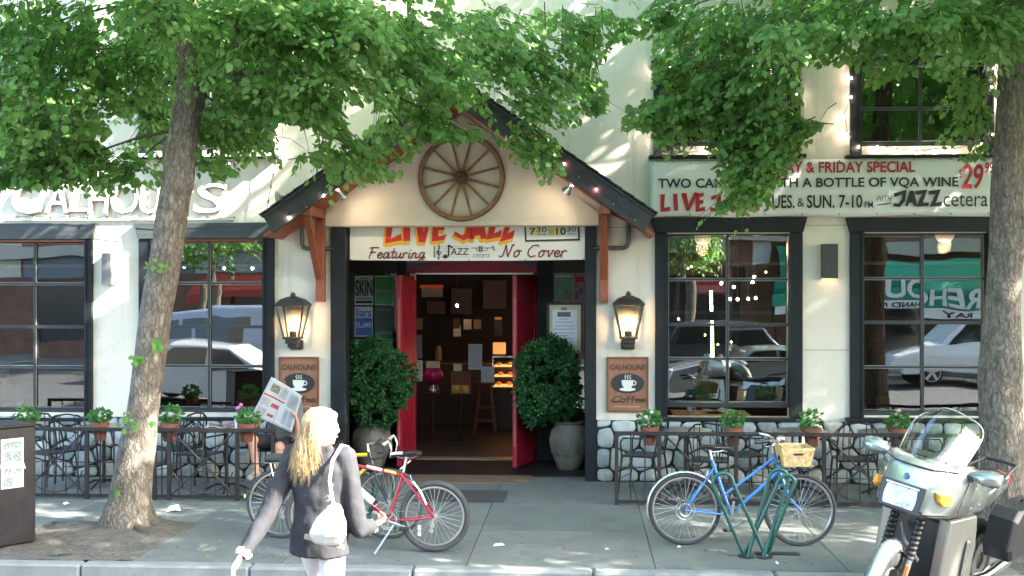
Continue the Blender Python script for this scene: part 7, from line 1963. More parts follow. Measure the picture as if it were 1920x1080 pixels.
onpage(.30, .50, .36, .46, mat("news_red", (.30, .05, .06), .8, var=.5, nscale=40)); onpage(.30, .45, .12, .19, mat("news_red", (.3, .05, .06), .8))
onpage(.495, .505, .02, .98, INKG, "centre_fold")
tx = MB()
for (u0, u1, v0, v1) in ((.05, .26, .33, .52), (.05, .26, .1, .28), (.40, .60, .66, .92), (.66, .78, .1, .5), (.82, .95, .1, .5), (.66, .95, .55, .9)):
    n = int((v1-v0)/.03)
    for k in range(n):
        va = v0+(v1-v0)*k/n; ps = [pp(u0, va), pp(u1, va), pp(u1, va+.012), pp(u0, va+.012)]
        tx.add([(p.x, p.y-.005, p.z) for p in ps], [(0, 1, 2, 3)])
part("text_line", tx, INKG, np_, norm=False)["kind"] = "stuff"

# --- the woman at the left window ---------------------------------------
Xg = AX(8, .95)
wg = thing("person", "person in a pale green top sitting at the left window", "person", (Xg, .95, .012), R(188))
q = MB(); hg = Z((0, .05, 1.27)); s_, f_, u_ = head(q, hg, (.35, .9, -.45), (0, 0, 1), .10); capsule(q, (0, -.03, 1.02), (0, .02, 1.17), .05, .048)
torso(q, [(Z((0, -.06, .46)), .16, .12, X_, F_), (Z((0, -.06, .7)), .14, .10, X_, F_), (Z((0, -.05, .9)), .16, .10, X_, F_), (Z((0, -.04, 1.0)), .16, .085, X_, F_), (Z((0, -.03, 1.05)), .08, .06, X_, F_)])
ra, rb = Z((.17, -.03, .99)), Z((-.17, -.03, .99)); ea, eb = Z((.24, .10, .78)), Z((-.24, .10, .78)); wa, wb_ = Z((.14, .32, .80)), Z((-.10, .33, .80))
for a, b, c in ((ra, ea, wa), (rb, eb, wb_)): capsule(q, a, b, .045, .038); capsule(q, b, c, .038, .026)
hand(q, wa, (-.2, .9, 0), (0, 0, -1), -1, .3, .16); hand(q, wb_, (.2, .9, 0), (0, 0, -1), 1, .3, .16)
for sx in (-1, 1):
    capsule(q, (sx*.09, -.02, .50), (sx*.12, .42, .52), .08, .06); capsule(q, (sx*.12, .42, .52), (sx*.12, .40, .10), .055, .036); capsule(q, (sx*.12, .38, .05), (sx*.12, .54, .04), .036, .028)
body = fuse("body", q, SKIN, wg, .010, 4); face_parts(wg, hg, s_, f_, u_, .10, body)
q = MB(); torso(q, [(Z((0, -.06, .48)), .18, .135, X_, F_), (Z((0, -.06, .7)), .16, .12, X_, F_), (Z((0, -.05, .9)), .18, .118, X_, F_), (Z((0, -.04, 1.0)), .175, .10, X_, F_), (Z((0, -.03, 1.06)), .09, .07, X_, F_)])
for a, b, c in ((ra, ea, wa), (rb, eb, wb_)): capsule(q, a, b, .062, .055); capsule(q, b, b.lerp(c, .85), .055, .042)
fuse("blouse", q, mat("pale_green_top", (.30, .36, .24), .8), wg, .012, 4, .005, 12)
q = MB(); capsule(q, (-.09, -.02, .50), (-.12, .42, .52), .09, .075); capsule(q, (.09, -.02, .50), (.12, .42, .52), .09, .075); capsule(q, (.12, .42, .52), (.12, .40, .14), .07, .05); capsule(q, (-.12, .42, .52), (-.12, .40, .14), .07, .05)
fuse("trousers", q, mat("dark_shorts", (.02, .022, .03), .85), wg, .012, 4)
q = MB(); M2 = Matrix((s_, f_, u_)).transposed()
for o_, rd_ in (((0, -.02, .035), (.092, .10, .09)), ((0, -.06, -.05), (.085, .05, .10))):
    t_ = MB(); t_.ell((0, 0, 0), rd_, 18, 11); q.add([M2 @ Vector(v)+hg+s_*o_[0]+f_*o_[1]+u_*o_[2] for v in t_.v], t_.f)
fuse("hair", q, mat("brown_hair", (.09, .05, .03), .6), wg, .010, 3, .004, 20)
t = thing("dining_chair", "wooden dining chair under the person at the left window", "chair", (Xg, 1.0, .012), R(188))
q = MB(); q.box((0, -.03, .44), (.42, .42, .03)); part("seat", q, SW, t, bev=.006)
for sx in (-1, 1):
    for sy in (-1, 1): q = MB(); q.beam((sx*.18, -.03+sy*.18, 0), (sx*.18, -.03+sy*.18, .425), .035, .035); part("leg", q, SW, t)
    q = MB(); q.beam((sx*.18, -.22, .456), (sx*.18, -.27, .9), .03, .03); part("back_post", q, SW, t)
for z_ in (.6, .72, .85): q = MB(); q.beam((-.165, -.235-(z_-.45)*.11, z_), (.165, -.235-(z_-.45)*.11, z_), .02, .05, up=(0, 1, 0)); part("back_slat", q, SW, t)
# tables behind the windows with papers and cups
def inner_table(px, Y, w, d, label):
    X = AX(px, Y); t = thing("dining_table", label, "table", (X, Y, .012))
    q = MB(); q.box((0, 0, .735), (w, d, .035)); part("table_top", q, mat("inner_table_top", (.30, .17, .08), .35, var=.2, nscale=5, stretch=(1, 8, 1)), t, bev=.006)
    q = MB(); q.lathe([(.22, 0), (.22, .02), (.035, .05), (.035, .715)], (0, 0, 0), 16); part("pedestal", q, BLK, t, smooth=True); return X
for px, Y, w, d, lb in ((75, .72, .95, .55, "dining table behind the leftmost window"), (420, .75, .9, .55, "dining table behind the window left of the entrance"), (1330, .95, 1.0, .6, "dining table behind the window right of the entrance"), (1690, .8, .9, .6, "dining table behind the window beside the right tree")):
    X = inner_table(px, Y, w, d, lb)
    flat_paper((X+.12, Y-.03, .78), .36, .28, NEWS, "open newspaper on the "+lb, .25, "newspaper")
    t = thing("mug", "white mug on the "+lb, "mug", (X-.26, Y-.05, .766)); q = MB(); q.lathe([(.03, 0), (.038, .01), (.04, .085), (.036, .085), (.034, .012)], (0, 0, 0), 16, cap=False); part("cup", q, WHITE, t, smooth=True); q = MB(); q.torus((.048, 0, .045), .022, .005, 'y', 14, 5); part("cup_handle", q, WHITE, t, smooth=True)
    t = thing("dining_chair", "wooden dining chair by the "+lb, "chair", (X+.15, Y+.75, .012), R(20))
    for nm, c_, s__ in (("seat", (0, 0, .44), (.42, .42, .03)), ("back_panel", (0, .2, .74), (.38, .03, .32))): q = MB(); q.box(c_, s__); part(nm, q, SW, t, bev=.01)
    for sx in (-1, 1):
        for sy in (-1, 1): q = MB(); q.beam((sx*.18, sy*.18, 0), (sx*.18, sy*.18, .425), .035, .035); part("leg", q, SW, t)
        q = MB(); q.beam((sx*.17, .19, .456), (sx*.17, .2, .58), .03, .03); part("back_post", q, SW, t)

# ================================================================= MOTORCYCLE
fw = gr(1643, 1195, -.12)       # front tyre contact (below the picture edge)
SILV = mat("silver_green_paint", (.25, .285, .27), .22, .55, coat=.8)
SILD = mat("silver_lower_paint", (.25, .255, .23), .3, .5, coat=.5)
PLAS = mat("moto_black_plastic", (.025, .026, .028), .42)
hd = R(-130)                      # heading: front points to the camera's lower left
mc = thing("motorcycle", "silver touring motorcycle parked by the kerb with a tall windshield", "motorcycle", (0, 0, -.12), hd)
WB = .76
c_, s_ = math.cos(hd), math.sin(hd)
mc.location = (fw.x-c_*WB, fw.y-s_*WB, -.12)
t = mc; rW = .31
def mwheel(x, wdt, R_):
    q = MB(); q.torus((x, 0, R_), R_-.055, .057, 'y', 48, 12, wdt); w = part("tyre", q, RUB, t, smooth=True)
    q = MB()
    for k in range(40):
        a = 2*PI*k/40
        for s in (-1, 1):
            a2 = a+.09; q.beam(((x+R_*.996*math.cos(a)), s*.004, R_+R_*.996*math.sin(a)), (x+(R_-.022)*math.cos(a2), s*.042*wdt, R_+(R_-.022)*math.sin(a2)), .006, .006)
    part("tread_groove", q, mat("groove", (.004, .004, .004), .9), w)["kind"] = "stuff"
    q = MB(); q.torus((x, 0, R_), R_-.105, .014, 'y', 40, 8, 2.6); part("rim", q, mat("rim_gold_grey", (.40, .36, .30), .35, .7), w, smooth=True)
    for k in range(3):
        a = R(90+120*k)
        for off in (-.16, .16): q = MB(); q.beam((x+.05*math.cos(a), 0, R_+.05*math.sin(a)), (x+(R_-.11)*math.cos(a+off), 0, R_+(R_-.11)*math.sin(a+off)), .03, .022, up=(0, 1, 0)); part("wheel_spoke", q, SILD, w, bev=.004)
    q = MB(); q.lathe([(.055, -.06), (.055, .06)], (x, 0, R_), 20, Euler((R(90), 0, 0)).to_matrix()); part("hub", q, SILD, w, smooth=True)
    for s in (-1, 1): q = MB(); q.lathe([(.07, -.002), (.145, -.002), (.145, .002), (.07, .002)], (x, s*.075, R_), 32, Euler((R(90), 0, 0)).to_matrix(), cap=False); part("brake_disc", q, ALLOY, w)
mwheel(WB, 1.0, .305); mwheel(-WB-.02, 1.25, .30)
# forks, calipers, reflectors
for s in (-1, 1):
    q = MB(); q.tube([(WB, s*.105, .305), (WB-.11, s*.105, .56)], .030, 12); part("fork_slider", q, mat("fork_dark_grey", (.13, .135, .14), .35, .6), t, smooth=True)
    q = MB(); n = 9
    for k in range(n):
        u = k/n; p = Vector((WB-.11-.085*u, s*.105, .56+.20*u)); q.torus(p, .028, .010, 'z', 16, 6)
    part("fork_gaiter", q, BLK, t, smooth=True)
    q = MB(); q.tube([(WB-.195, s*.105, .76), (WB-.25, s*.105, .88)], .024, 10); part("fork_tube", q, CHROME, t, smooth=True)
    q = MB(); q.box((WB-.005, s*.112, .46), (.012, .035, .16), (0, R(-23), 0)); q.v = [(a+.032*.9-.045, b+s*.02, c) for a, b, c in q.v]; part("fork_reflector", q, mat("orange_reflector", (.80, .22, .06), .3), t, bev=.004)
    q = MB(); q.box((WB-.09, s*.07, .30), (.10, .05, .09)); part("brake_caliper", q, PLAS, t, bev=.01)
    q = MB(); q.box((WB-.20, s*.115, .775), (.05, .06, .045)); part("fork_cap", q, CHROME, t, bev=.008)  # chrome fork caps that catch reflections; no lamp here
# front mudguard
q = MB(); rings = []
for k in range(15):
    a = R(22+108*k/14); rr = .335; wv = .075-.02*abs(k-7)/7
    rings.append([Vector((WB+(rr-.05*(abs(v)**2.2))*math.cos(a), v*wv, .305+(rr-.05*(abs(v)**2.2))*math.sin(a))) for v in (-1, -.8, -.45, 0, .45, .8, 1)])
q.loft(rings, cap=False, closed=False); o = part("front_mudguard", q, SILV, t, smooth=True); m_ = o.modifiers.new("s", 'SOLIDIFY'); m_.thickness = .006
# fairing: horizontal slices from the nose back
def slice_(z, nx, hw, bx, bw, flat):
    """outline of the fairing at height z: nose x, half width at nose flat, back x, half width at back"""
    pts = []
    P = [(bx, -bw), (bx+(nx-bx)*.35, -bw*1.0), (bx+(nx-bx)*.68, -(bw*.80+hw*.10)), (nx-.07, -hw*1.03), (nx-.012, -hw*.78), (nx, -hw*.4), (nx+.004, 0), (nx, hw*.4), (nx-.012, hw*.78), (nx-.07, hw*1.03), (bx+(nx-bx)*.68, (bw*.80+hw*.10)), (bx+(nx-bx)*.35, bw*1.0), (bx, bw)]
    return [Vector((a, b, z)) for a, b in P]
def slice_s(z, nx, hw, bx, bw, lift):
    P = slice_(z, nx, hw, bx, bw, 0)
    return [Vector((p.x, p.y, p.z+lift*(1-min(1, max(0, (p.x-bx)/(nx-bx)))))) for p in P]
q = MB(); q.loft([slice_s(.735, .60, .14, .16, .28, .03), slice_s(.76, .72, .19, .12, .32, .02), slice_s(.80, .775, .205, .08, .35, .0), slice_s(.90, .765, .205, .08, .372, .0), slice_s(.99, .735, .205, .12, .375, .0), slice_s(1.06, .68, .20, .2, .36, -.01), slice_s(1.11, .61, .20, .25, .325, -.02), slice_s(1.125, .56, .19, .28, .29, -.02)], cap=True)
o = part("fairing", q, SILV, t, smooth=True)
# headlight
def on_nose(z): return .778-.0 if z < .82 else .775-(z-.82)*.24
q = MB()
hl = [(-.155, .80), (.155, .80), (.168, .965), (-.168, .965)]
q.loft([[Vector((on_nose(b)+.006, a*1.10, b+(.014 if b > .9 else -.014))) for a, b in hl], [Vector((on_nose(b)+.016, a, b)) for a, b in hl]]); part("headlight_frame", q, PLAS, t, bev=.004)
hlg = MB(); n = 8; 
q = MB()
for j in range(n+1):
    for i in range(n+1):
        u, v = i/n*2-1, j/n*2-1; z = .8825+v*.064; q.v.append((on_nose(z)+.018+.014*(1-u*u)*(1-v*v), u*.130*(1-.08*v*v), z))
for j in range(n):
    for i in range(n): a = j*(n+1)+i; q.f.append((a, a+1, a+n+2, a+n+1)); q.mi.append(0)
hlm = mat("headlight_lens", (.50, .54, .58), .10, .35, spec=1.0, bump=.5, bscale=26, var=.3, nscale=16)
part("headlight_lens", q, hlm, t, smooth=True)
q = MB(); z = .957; q.beam((on_nose(z)+.02, -.135, z), (on_nose(z)+.02, .135, z), .005, .012); part("headlight_trim", q, CHROME, t)
q = MB(); q.torus((on_nose(.88)+.022, 0, .88), .034, .004, 'x', 20, 6); part("headlight_bulb_cap", q, CHROME, t, smooth=True)
# turn signals wrapped on the fairing's shoulders
for s in (-1, 1):
    q = MB(); vs = [(.62, .275, .945), (.685, .232, .955), (.675, .236, .90), (.64, .262, .865), (.575, .306, .875), (.57, .30, .935)]
    c = Vector((sum(v[0] for v in vs)/6, s*sum(v[1] for v in vs)/6, sum(v[2] for v in vs)/6)); nn = Vector((.55, s*.83, 0))
    a = [Vector((v[0], s*v[1], v[2]))+nn*.012 for v in vs]; b = [c+(p-c)*.75+nn*.022 for p in a]
    q.loft([[p-nn*.03 for p in a], a, b]); part("turn_signal", q, mat("amber_lens", (.85, .35, .03), .2, coat=.6), t, smooth=False)
# panel gaps, screen rubber, badge
GAP = mat("panel_gap", (.012, .013, .014), .8)
def fring(z, nx, hw, bx, bw, o=.003):
    return [Vector((p.x+(o if p.x > bx+.3 else 0), p.y*(1+o*2), p.z)) for p in slice_s(z, nx, hw, bx, bw, .0)]
q = MB(); q.tube(fring(.785, .76, .200, .09, .345), .0035, 5); part("panel_gap", q, GAP, t)
q = MB(); q.tube([p for p in fring(1.085, .648, .20, .222, .346)][2:-2], .006, 5); part("screen_rubber", q, GAP, t)
for s in (-1, 1):
    q = MB(); q.tube([(.50, s*.335, .80), (.49, s*.345, .90), (.44, s*.35, 1.0), (.40, s*.335, 1.08)], .003, 5); part("panel_gap", q, GAP, t)
    for (a, b, c) in ((.35, .366, .84), (.2, .366, .84), (.35, .374, .98)):
        q = MB(); q.lathe([(.008, -.003), (.008, .004), (.003, .006)], (a, s*b, c), 10, Euler((R(-90*s), 0, 0)).to_matrix()); part("bolt", q, CHROME, t)
q = MB(); q.lathe([(.024, 0), (.024, .004), (.02, .006)], (.725, 0, 1.015), 20, Euler((0, R(78), 0)).to_matrix()); part("round_badge", q, mat("badge_dark", (.05, .09, .16), .3, .4), t, smooth=True)
q = MB(); q.beam((.77, -.19, .815), (.77, .19, .815), .006, .012); part("lip_trim", q, GAP, t)
# windshield
SHG = glass_mat("windshield_glass", (.80, .86, .84), 1.5, 2.2, .0, 0)
q = MB(); n = 14; m2 = 12
for j in range(m2+1):
    v = j/m2
    for i in range(n+1):
        u = i/n*2-1; hw = (.262+.022*math.sin(v*PI))*math.sqrt(max(.04, 1-.62*max(0, (v-.55)/.45)**2.6))
        wtop = 1-.0*v
        x = .60-.44*v+.06*v*v-(.19*(u*u))*(1-.25*v); z = 1.105+.48*v-.05*u*u*(1-v)-.10*(u*u)*v**3
        q.v.append((x, u*hw, z))
for j in range(m2):
    for i in range(n): a = j*(n+1)+i; q.f.append((a, a+1, a+n+2, a+n+1)); q.mi.append(0)
o = part("windshield", q, SHG, t, smooth=True, norm=False)
edge = [q.v[j*(n+1)] for j in range(m2+1)]+[q.v[m2*(n+1)+i] for i in range(1, n+1)]+[q.v[j*(n+1)+n] for j in range(m2-1, -1, -1)]
q = MB(); q.tube(edge, .005, 5); part("windshield_edge", q, mat("clear_edge", (.3, .33, .33), .3), o, smooth=True)
# mirrors
for s in (-1, 1):
    q = MB(); base = Vector((.42, s*.33, 1.065)); rings = []
    for k, (f, a_, b_) in enumerate(((0, .025, .02), (.06, .045, .04), (.12, .07, .058), (.18, .066, .055), (.225, .05, .042), (.235, .03, .025))):
        c = base+Vector((-.02-.10*f, s*f, .04*f+.004)); rings.append([c+Vector((a_*math.cos(2*PI*i/14)*1.05, 0, b_*math.sin(2*PI*i/14)*(1.15 if math.sin(2*PI*i/14) > 0 else .9))) for i in range(14)])
    q.loft(rings); part("mirror", q, SILV, t, smooth=True)
    q = MB(); q.box(base+Vector((-.095, s*.14, .006)), (.005, .15, .085), (0, 0, s*R(6))); part("mirror_glass", q, CHROME, t)
    q = MB(); q.box(base+Vector((.0, s*.01, -.004)), (.05, .05, .03)); part("mirror_stalk", q, PLAS, t, bev=.006)
# cockpit: dash, bars, levers
q = MB(); q.prism([(.25, 1.02), (.55, 1.07), (.50, 1.13), (.28, 1.12)], -.2, .2, 'xz'); part("dashboard", q, PLAS, t, bev=.01)
for s in (-1, 1):
    q = MB(); q.tube([(.34, s*.06, 1.03), (.32, s*.2, 1.06), (.24, s*.32, 1.05), (.17, s*.37, 1.04)], .013, 8); part("handlebar", q, PLAS, t, smooth=True)
    q = MB(); q.tube([(.26, s*.30, 1.05), (.15, s*.385, 1.04)], .019, 8); part("grip", q, BLK, t, smooth=True)
    q = MB(); q.tube([(.30, s*.26, 1.05), (.30, s*.34, 1.045), (.22, s*.42, 1.04)], .007, 6); part("lever", q, ALLOY, t)
# lower side fairings with vents
for s in (-1, 1):
    q = MB(); out = [(.36, .33), (.45, .36), (.46, .74), (.10, .745), (.03, .60), (.02, .38), (.10, .33)]
    q.loft([[Vector((a, s*(.19 if a > .4 else .2), b)) for a, b in out], [Vector((a, s*(.275 if a > .4 else .318), b)) for a, b in out], [Vector((.24+(a-.24)*.94, s*(.285 if a > .4 else .332), .54+(b-.54)*.95)) for a, b in out]]); part("lower_fairing", q, SILD, t, bev=.008)
    q = MB(); q.bb(.17, .205, s*.325, s*.342, .44, .63); part("vent_rib", q, SILV, t, bev=.006)
    q = MB(); q.bb(.10, .24, s*.328, s*.340, .375, .39); part("badge_strip", q, CHROME, t)
    q = MB(); q.bb(.0, .35, s*.12, s*.24, .14, .32); part("engine_block", q, mat("engine_cast", (.20, .18, .14), .5, .6, bump=.3), t, bev=.02)
    q = MB(); q.tube([(-.02, s*.18, .20), (-.02, s*.33, .20)], .014, 8); part("footrest", q, BLK, t)
    q = MB(); q.beam((.05, s*.26, .34), (.12, s*.28, .10), .03, .02); part("engine_guard", q, CHROME, t)
q = MB(); q.bb(-.05, .38, -.12, .12, .20, .70); part("engine", q, mat("engine_cast", (.2, .18, .14), .5, .6), t, bev=.02)
q = MB(); q.bb(.30, .40, -.17, .17, .34, .70); part("radiator", q, PLAS, t)
for k in range(12): pass
q = MB(); q.tube([(.45, -.10, .66), (.52, -.02, .60), (.48, .10, .52)], .012, 7); part("hose", q, mat("hose_grey", (.2, .2, .2), .5), t, smooth=True)
# tank, seat, tail
q = MB(); rings = []
for x_, w_, z0_, z1_ in ((.26, .12, .80, .98), (.15, .17, .76, 1.05), (-.02, .17, .74, 1.04), (-.15, .12, .74, .95), (-.2, .09, .76, .88)):
    rings.append([Vector((x_, w_*math.cos(2*PI*i/16), (z0_+z1_)/2+(z1_-z0_)/2*math.sin(2*PI*i/16))) for i in range(16)])
q.loft(rings); part("tank", q, SILV, t, smooth=True)
q = MB(); rings = []
for x_, w_, z1_ in ((-.12, .10, .86), (-.25, .15, .83), (-.45, .16, .85), (-.62, .15, .93), (-.88, .13, .93), (-.95, .08, .90)):
    rings.append([Vector((x_, w_*math.cos(2*PI*i/16), z1_-.05+.055*math.sin(2*PI*i/16))) for i in range(16)])
q.loft(rings); part("seat", q, mat("black_vinyl_seat", (.02, .02, .022), .5), t, smooth=True)
q = MB(); q.loft([[Vector((x_, w_*a_, z_+h_*b_)) for a_, b_ in ((-1, -1), (1, -1), (1, 1), (-1, 1))] for x_, w_, z_, h_ in ((-.15, .13, .72, .07), (-.6, .13, .78, .06), (-1.02, .10, .86, .05))]); part("tail", q, SILV, t, bev=.02)
q = MB(); q.tube([(-.62, -.15, .87), (-.75, -.17, .94), (-1.0, -.14, .97), (-1.05, 0, .97), (-1.0, .14, .97), (-.75, .17, .94), (-.62, .15, .87)], .012, 8); part("grab_rail", q, BLK, t, smooth=True)
q = MB(); q.bb(-1.07, -1.03, -.09, .09, .82, .90); part("tail_light", q, mat("red_reflector", (.7, .02, .02), .25), t, bev=.01)
for s in (-1, 1):
    q = MB(); pr = [(-.52, .43), (-1.00, .43), (-1.06, .50), (-1.06, .78), (-.56, .78), (-.48, .72), (-.46, .52)]
    q.loft([[Vector((a, s*.19, b)) for a, b in pr], [Vector((a, s*.40, b)) for a, b in pr], [Vector((-.77+(a+.77)*.88, s*.425, .60+(b-.60)*.86)) for a, b in pr]]); pn = part("pannier", q, PLAS, t, bev=.008)
    q = MB(); q.beam((-.50, s*.405, .70), (-1.05, s*.405, .70), .010, .018); part("pannier_trim", q, mat("trim_grey", (.12, .12, .13), .4), pn)
    q = MB(); q.tube([(-.70, s*.30, .782), (-.72, s*.30, .81), (-.84, s*.30, .81), (-.86, s*.30, .782)], .010, 6); part("pannier_handle", q, BLK, pn, smooth=True)
    q = MB(); q.tube([(-.2, s*.16, .25), (-.6, s*.2, .24), (-1.0, s*.22, .30)], [.035, .045, .05], 12); part("silencer", q, CHROME, t, smooth=True)
    q = MB(); q.beam((-.35, s*.15, .60), (-.35, s*.17, .32), .03, .02); part("frame_strut", q, ALLOY, t)
q = MB(); q.beam((-.05, .12, .2), (-.12, .30, .0), .025, .015); part("side_stand", q, BLK, t)

# the bodywork stands tall over the wheel; the whole machine leans on its stand
def _zm(z): return z if z < .5 else (.5+(z-.5)*1.53 if z < .735 else (z+.125 if z < 1.125 else 1.25+(z-1.125)*.68))
def _walk(o):
    for c in o.children:
        if c.type == 'MESH':
            for v in c.data.vertices: v.co.z = _zm(v.co.z) if v.co.x > -.45 else v.co.z+max(0, v.co.z-.5)*.15; v.co.y *= .86
        _walk(c)
_walk(mc)
mc.scale = (1.055,)*3
mc.rotation_euler = (Matrix.Rotation(hd, 3, 'Z') @ Matrix.Rotation(R(-11), 3, 'X')).to_euler()

# ================================================================= THE OTHER SIDE OF THE STREET (seen mirrored in the glass)
OY = KY-14.5
mb = MB(); mb.bb(-40, 40, OY-4.0, OY, -.30, 0); struct("far_sidewalk", mb, PAVE[0])
ob = thing("brick_building", "brown brick shopfront row across the street", "building", (0, OY-4.0, 0), world=True)
BRK = mat("brick_wall_far", (.20, .105, .07), .85, var=.3, nscale=3, bump=.2); by = OY-4.0
shops = [(-26+k*6.5+1.0, -26+k*6.5+5.5) for k in range(8)]
ops = [(a, b, .6, 3.0) for a, b in shops]+[(a+.4, a+1.8, 4.6, 6.6) for a, b in shops]+[(b-1.8, b-.4, 4.6, 6.6) for a, b in shops]
m = wall_mb(-27, 27, -.3, 9.0, ops, by-.3, by); part("front_wall", m, BRK, ob, norm=False)
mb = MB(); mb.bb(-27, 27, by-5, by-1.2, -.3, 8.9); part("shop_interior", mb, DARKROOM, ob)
for (a, b, c, d) in ops:
    q = MB(); q.bb(a, b, by-.2, by-.19, c, d); w_ = part("window", q, mat("far_glass", (.03, .04, .045), .08, spec=.8), ob)
    q = MB(); q.bb((a+b)/2-.04, (a+b)/2+.04, by-.18, by-.1, c, d); part("mullion", q, WHITE, w_)
q = MB(); q.bb(-27, 27, by, by+.25, 3.7, 4.1); part("shop_cornice", q, mat("pale_cornice", (.45, .42, .36), .8), ob)
for k, (a, b, nm_, col_) in enumerate(((-26.8, -19.2, "cream", (.55, .52, .42)), (-19.1, -13.2, "slate", (.16, .19, .21)), (-13.1, -9.3, "pale_blue", (.38, .46, .50)), (-6.2, -.6, "ochre", (.45, .33, .16)), (5.7, 6.2, "white", (.7, .7, .68)), (14.2, 20.5, "grey_green", (.26, .33, .28)))):
    q = MB(); q.bb(a, b, by+.001, by+.03, 3.05, 3.68); part("shop_fascia", q, mat("fascia_"+nm_, col_, .7), ob)
    q = MB(); q.bb(a, b, by+.001, by+.02, 4.12, 8.8) if k in (0, 2, 5) else q.bb(a, b, by+.001, by+.02, 6.9, 8.8); part("render_panel", q, mat("fascia_"+nm_, col_, .7), ob)
for k, (a, b, c1) in enumerate(((-25.5, -20.4, (.62, .58, .48)), (-12.6, -9.6, (.42, .06, .05)), (-5.4, -1.2, (.60, .60, .58)))):
    t_ = thing("shop_awning", ["cream sloping shop awning at the far left across the street", "small red shop awning across the street left of the middle", "pale grey shop awning across the street behind the viewpoint"][k], "awning", ((a+b)/2, by+.05, 2.4), world=True)
    q = MB(); q.prism([(by+.04, 3.0), (by+1.3, 2.45), (by+1.3, 2.2), (by+1.28, 2.2), (by+1.28, 2.43), (by+.04, 2.97)], a, b, 'yz'); part("canopy", q, mat("awning_cloth_%d" % k, c1, .8), t_)
# green awning with white lettering
aw = thing("shop_awning", "green awning with white lettering across the street, mirrored in the right window", "awning", (10, by+.02, 1.6), world=True)
GA = mat("green_awning_cloth", (.02, .30, .20), .7, var=.1, nscale=2)
ax0, ax1 = 6.3, 14.0
q = MB(); rings = []
for k in range(9):
    a = R(90*k/8); rings.append([Vector((x_, by+.05+1.3*math.sin(a), 2.35+1.2*math.cos(a))) for x_ in (ax0, ax1)])
q.loft(rings, cap=False, closed=False); o = part("canopy", q, GA, aw, smooth=True); m_ = o.modifiers.new("s", 'SOLIDIFY'); m_.thickness = .01
q = MB(); q.bb(ax0, ax1, by+1.34, by+1.355, 1.95, 2.34); part("valance", q, GA, aw)
q = MB(); q.bb(ax0+.1, ax1-.1, by+1.36, by+1.37, 1.62, 1.93); part("white_strip", q, WHITE, aw)
for x_ in (ax0+.05, ax1-.05): q = MB(); q.bb(x_-.03, x_+.03, by+1.2, by+1.26, 0, 2.0); part("awning_post", q, IRON, aw)
def back_letter(s, xa, xb, z0, z1, y, m, parent):
    vs, fs = text_mb(s, 0, .03); a0 = min(v.x for v in vs); b0 = max(v.x for v in vs); c0 = min(v.y for v in vs); d0 = max(v.y for v in vs)
    q = MB(); q.add([(xb-(v.x-a0)/(b0-a0)*(xb-xa), y, z0+(v.y-c0)/(d0-c0)*(z1-z0)) for v in vs], fs); part("lettering", q, m, parent, norm=False)
# letters face +Y (towards the cafe); read right way round from the cafe side
def mx(px): 
    xc = (px-960)/FPX; dx = sT+cT*xc; dy = cT-sT*xc; return dx/dy*((-(by+1.36))-CY)      # place whose mirror image is at px
back_letter("REHOUSE", mx(1622), mx(1846), 2.00, 2.62, by+1.39, WHITE, aw)
back_letter("HAND NAAN", mx(1626), mx(1738), 1.66, 1.86, by+1.38, INKK, aw); back_letter("RAY PIZZA" [:3], mx(1776), mx(1832), 1.66, 1.86, by+1.38, INKK, aw)
# red shop sign
rs = thing("hanging_sign", "red and white shop sign across the street, mirrored in the window right of the entrance", "sign", (3.0, by+.9, 2.2), world=True)
q = MB(); q.bb(mx(1275), mx(1380), by+.9, by+.98, 2.3, 2.9); part("board", q, INKR, rs); q = MB(); q.bb(mx(1282), mx(1372), by+.981, by+.99, 2.36, 2.6); part("panel", q, mat("sign_rose", (.45, .16, .18), .6), rs)
q = MB(); q.bb(mx(1330)-.03, mx(1330)+.03, by+.002, by+.9, 2.9, 2.96); part("arm", q, IRON, rs)

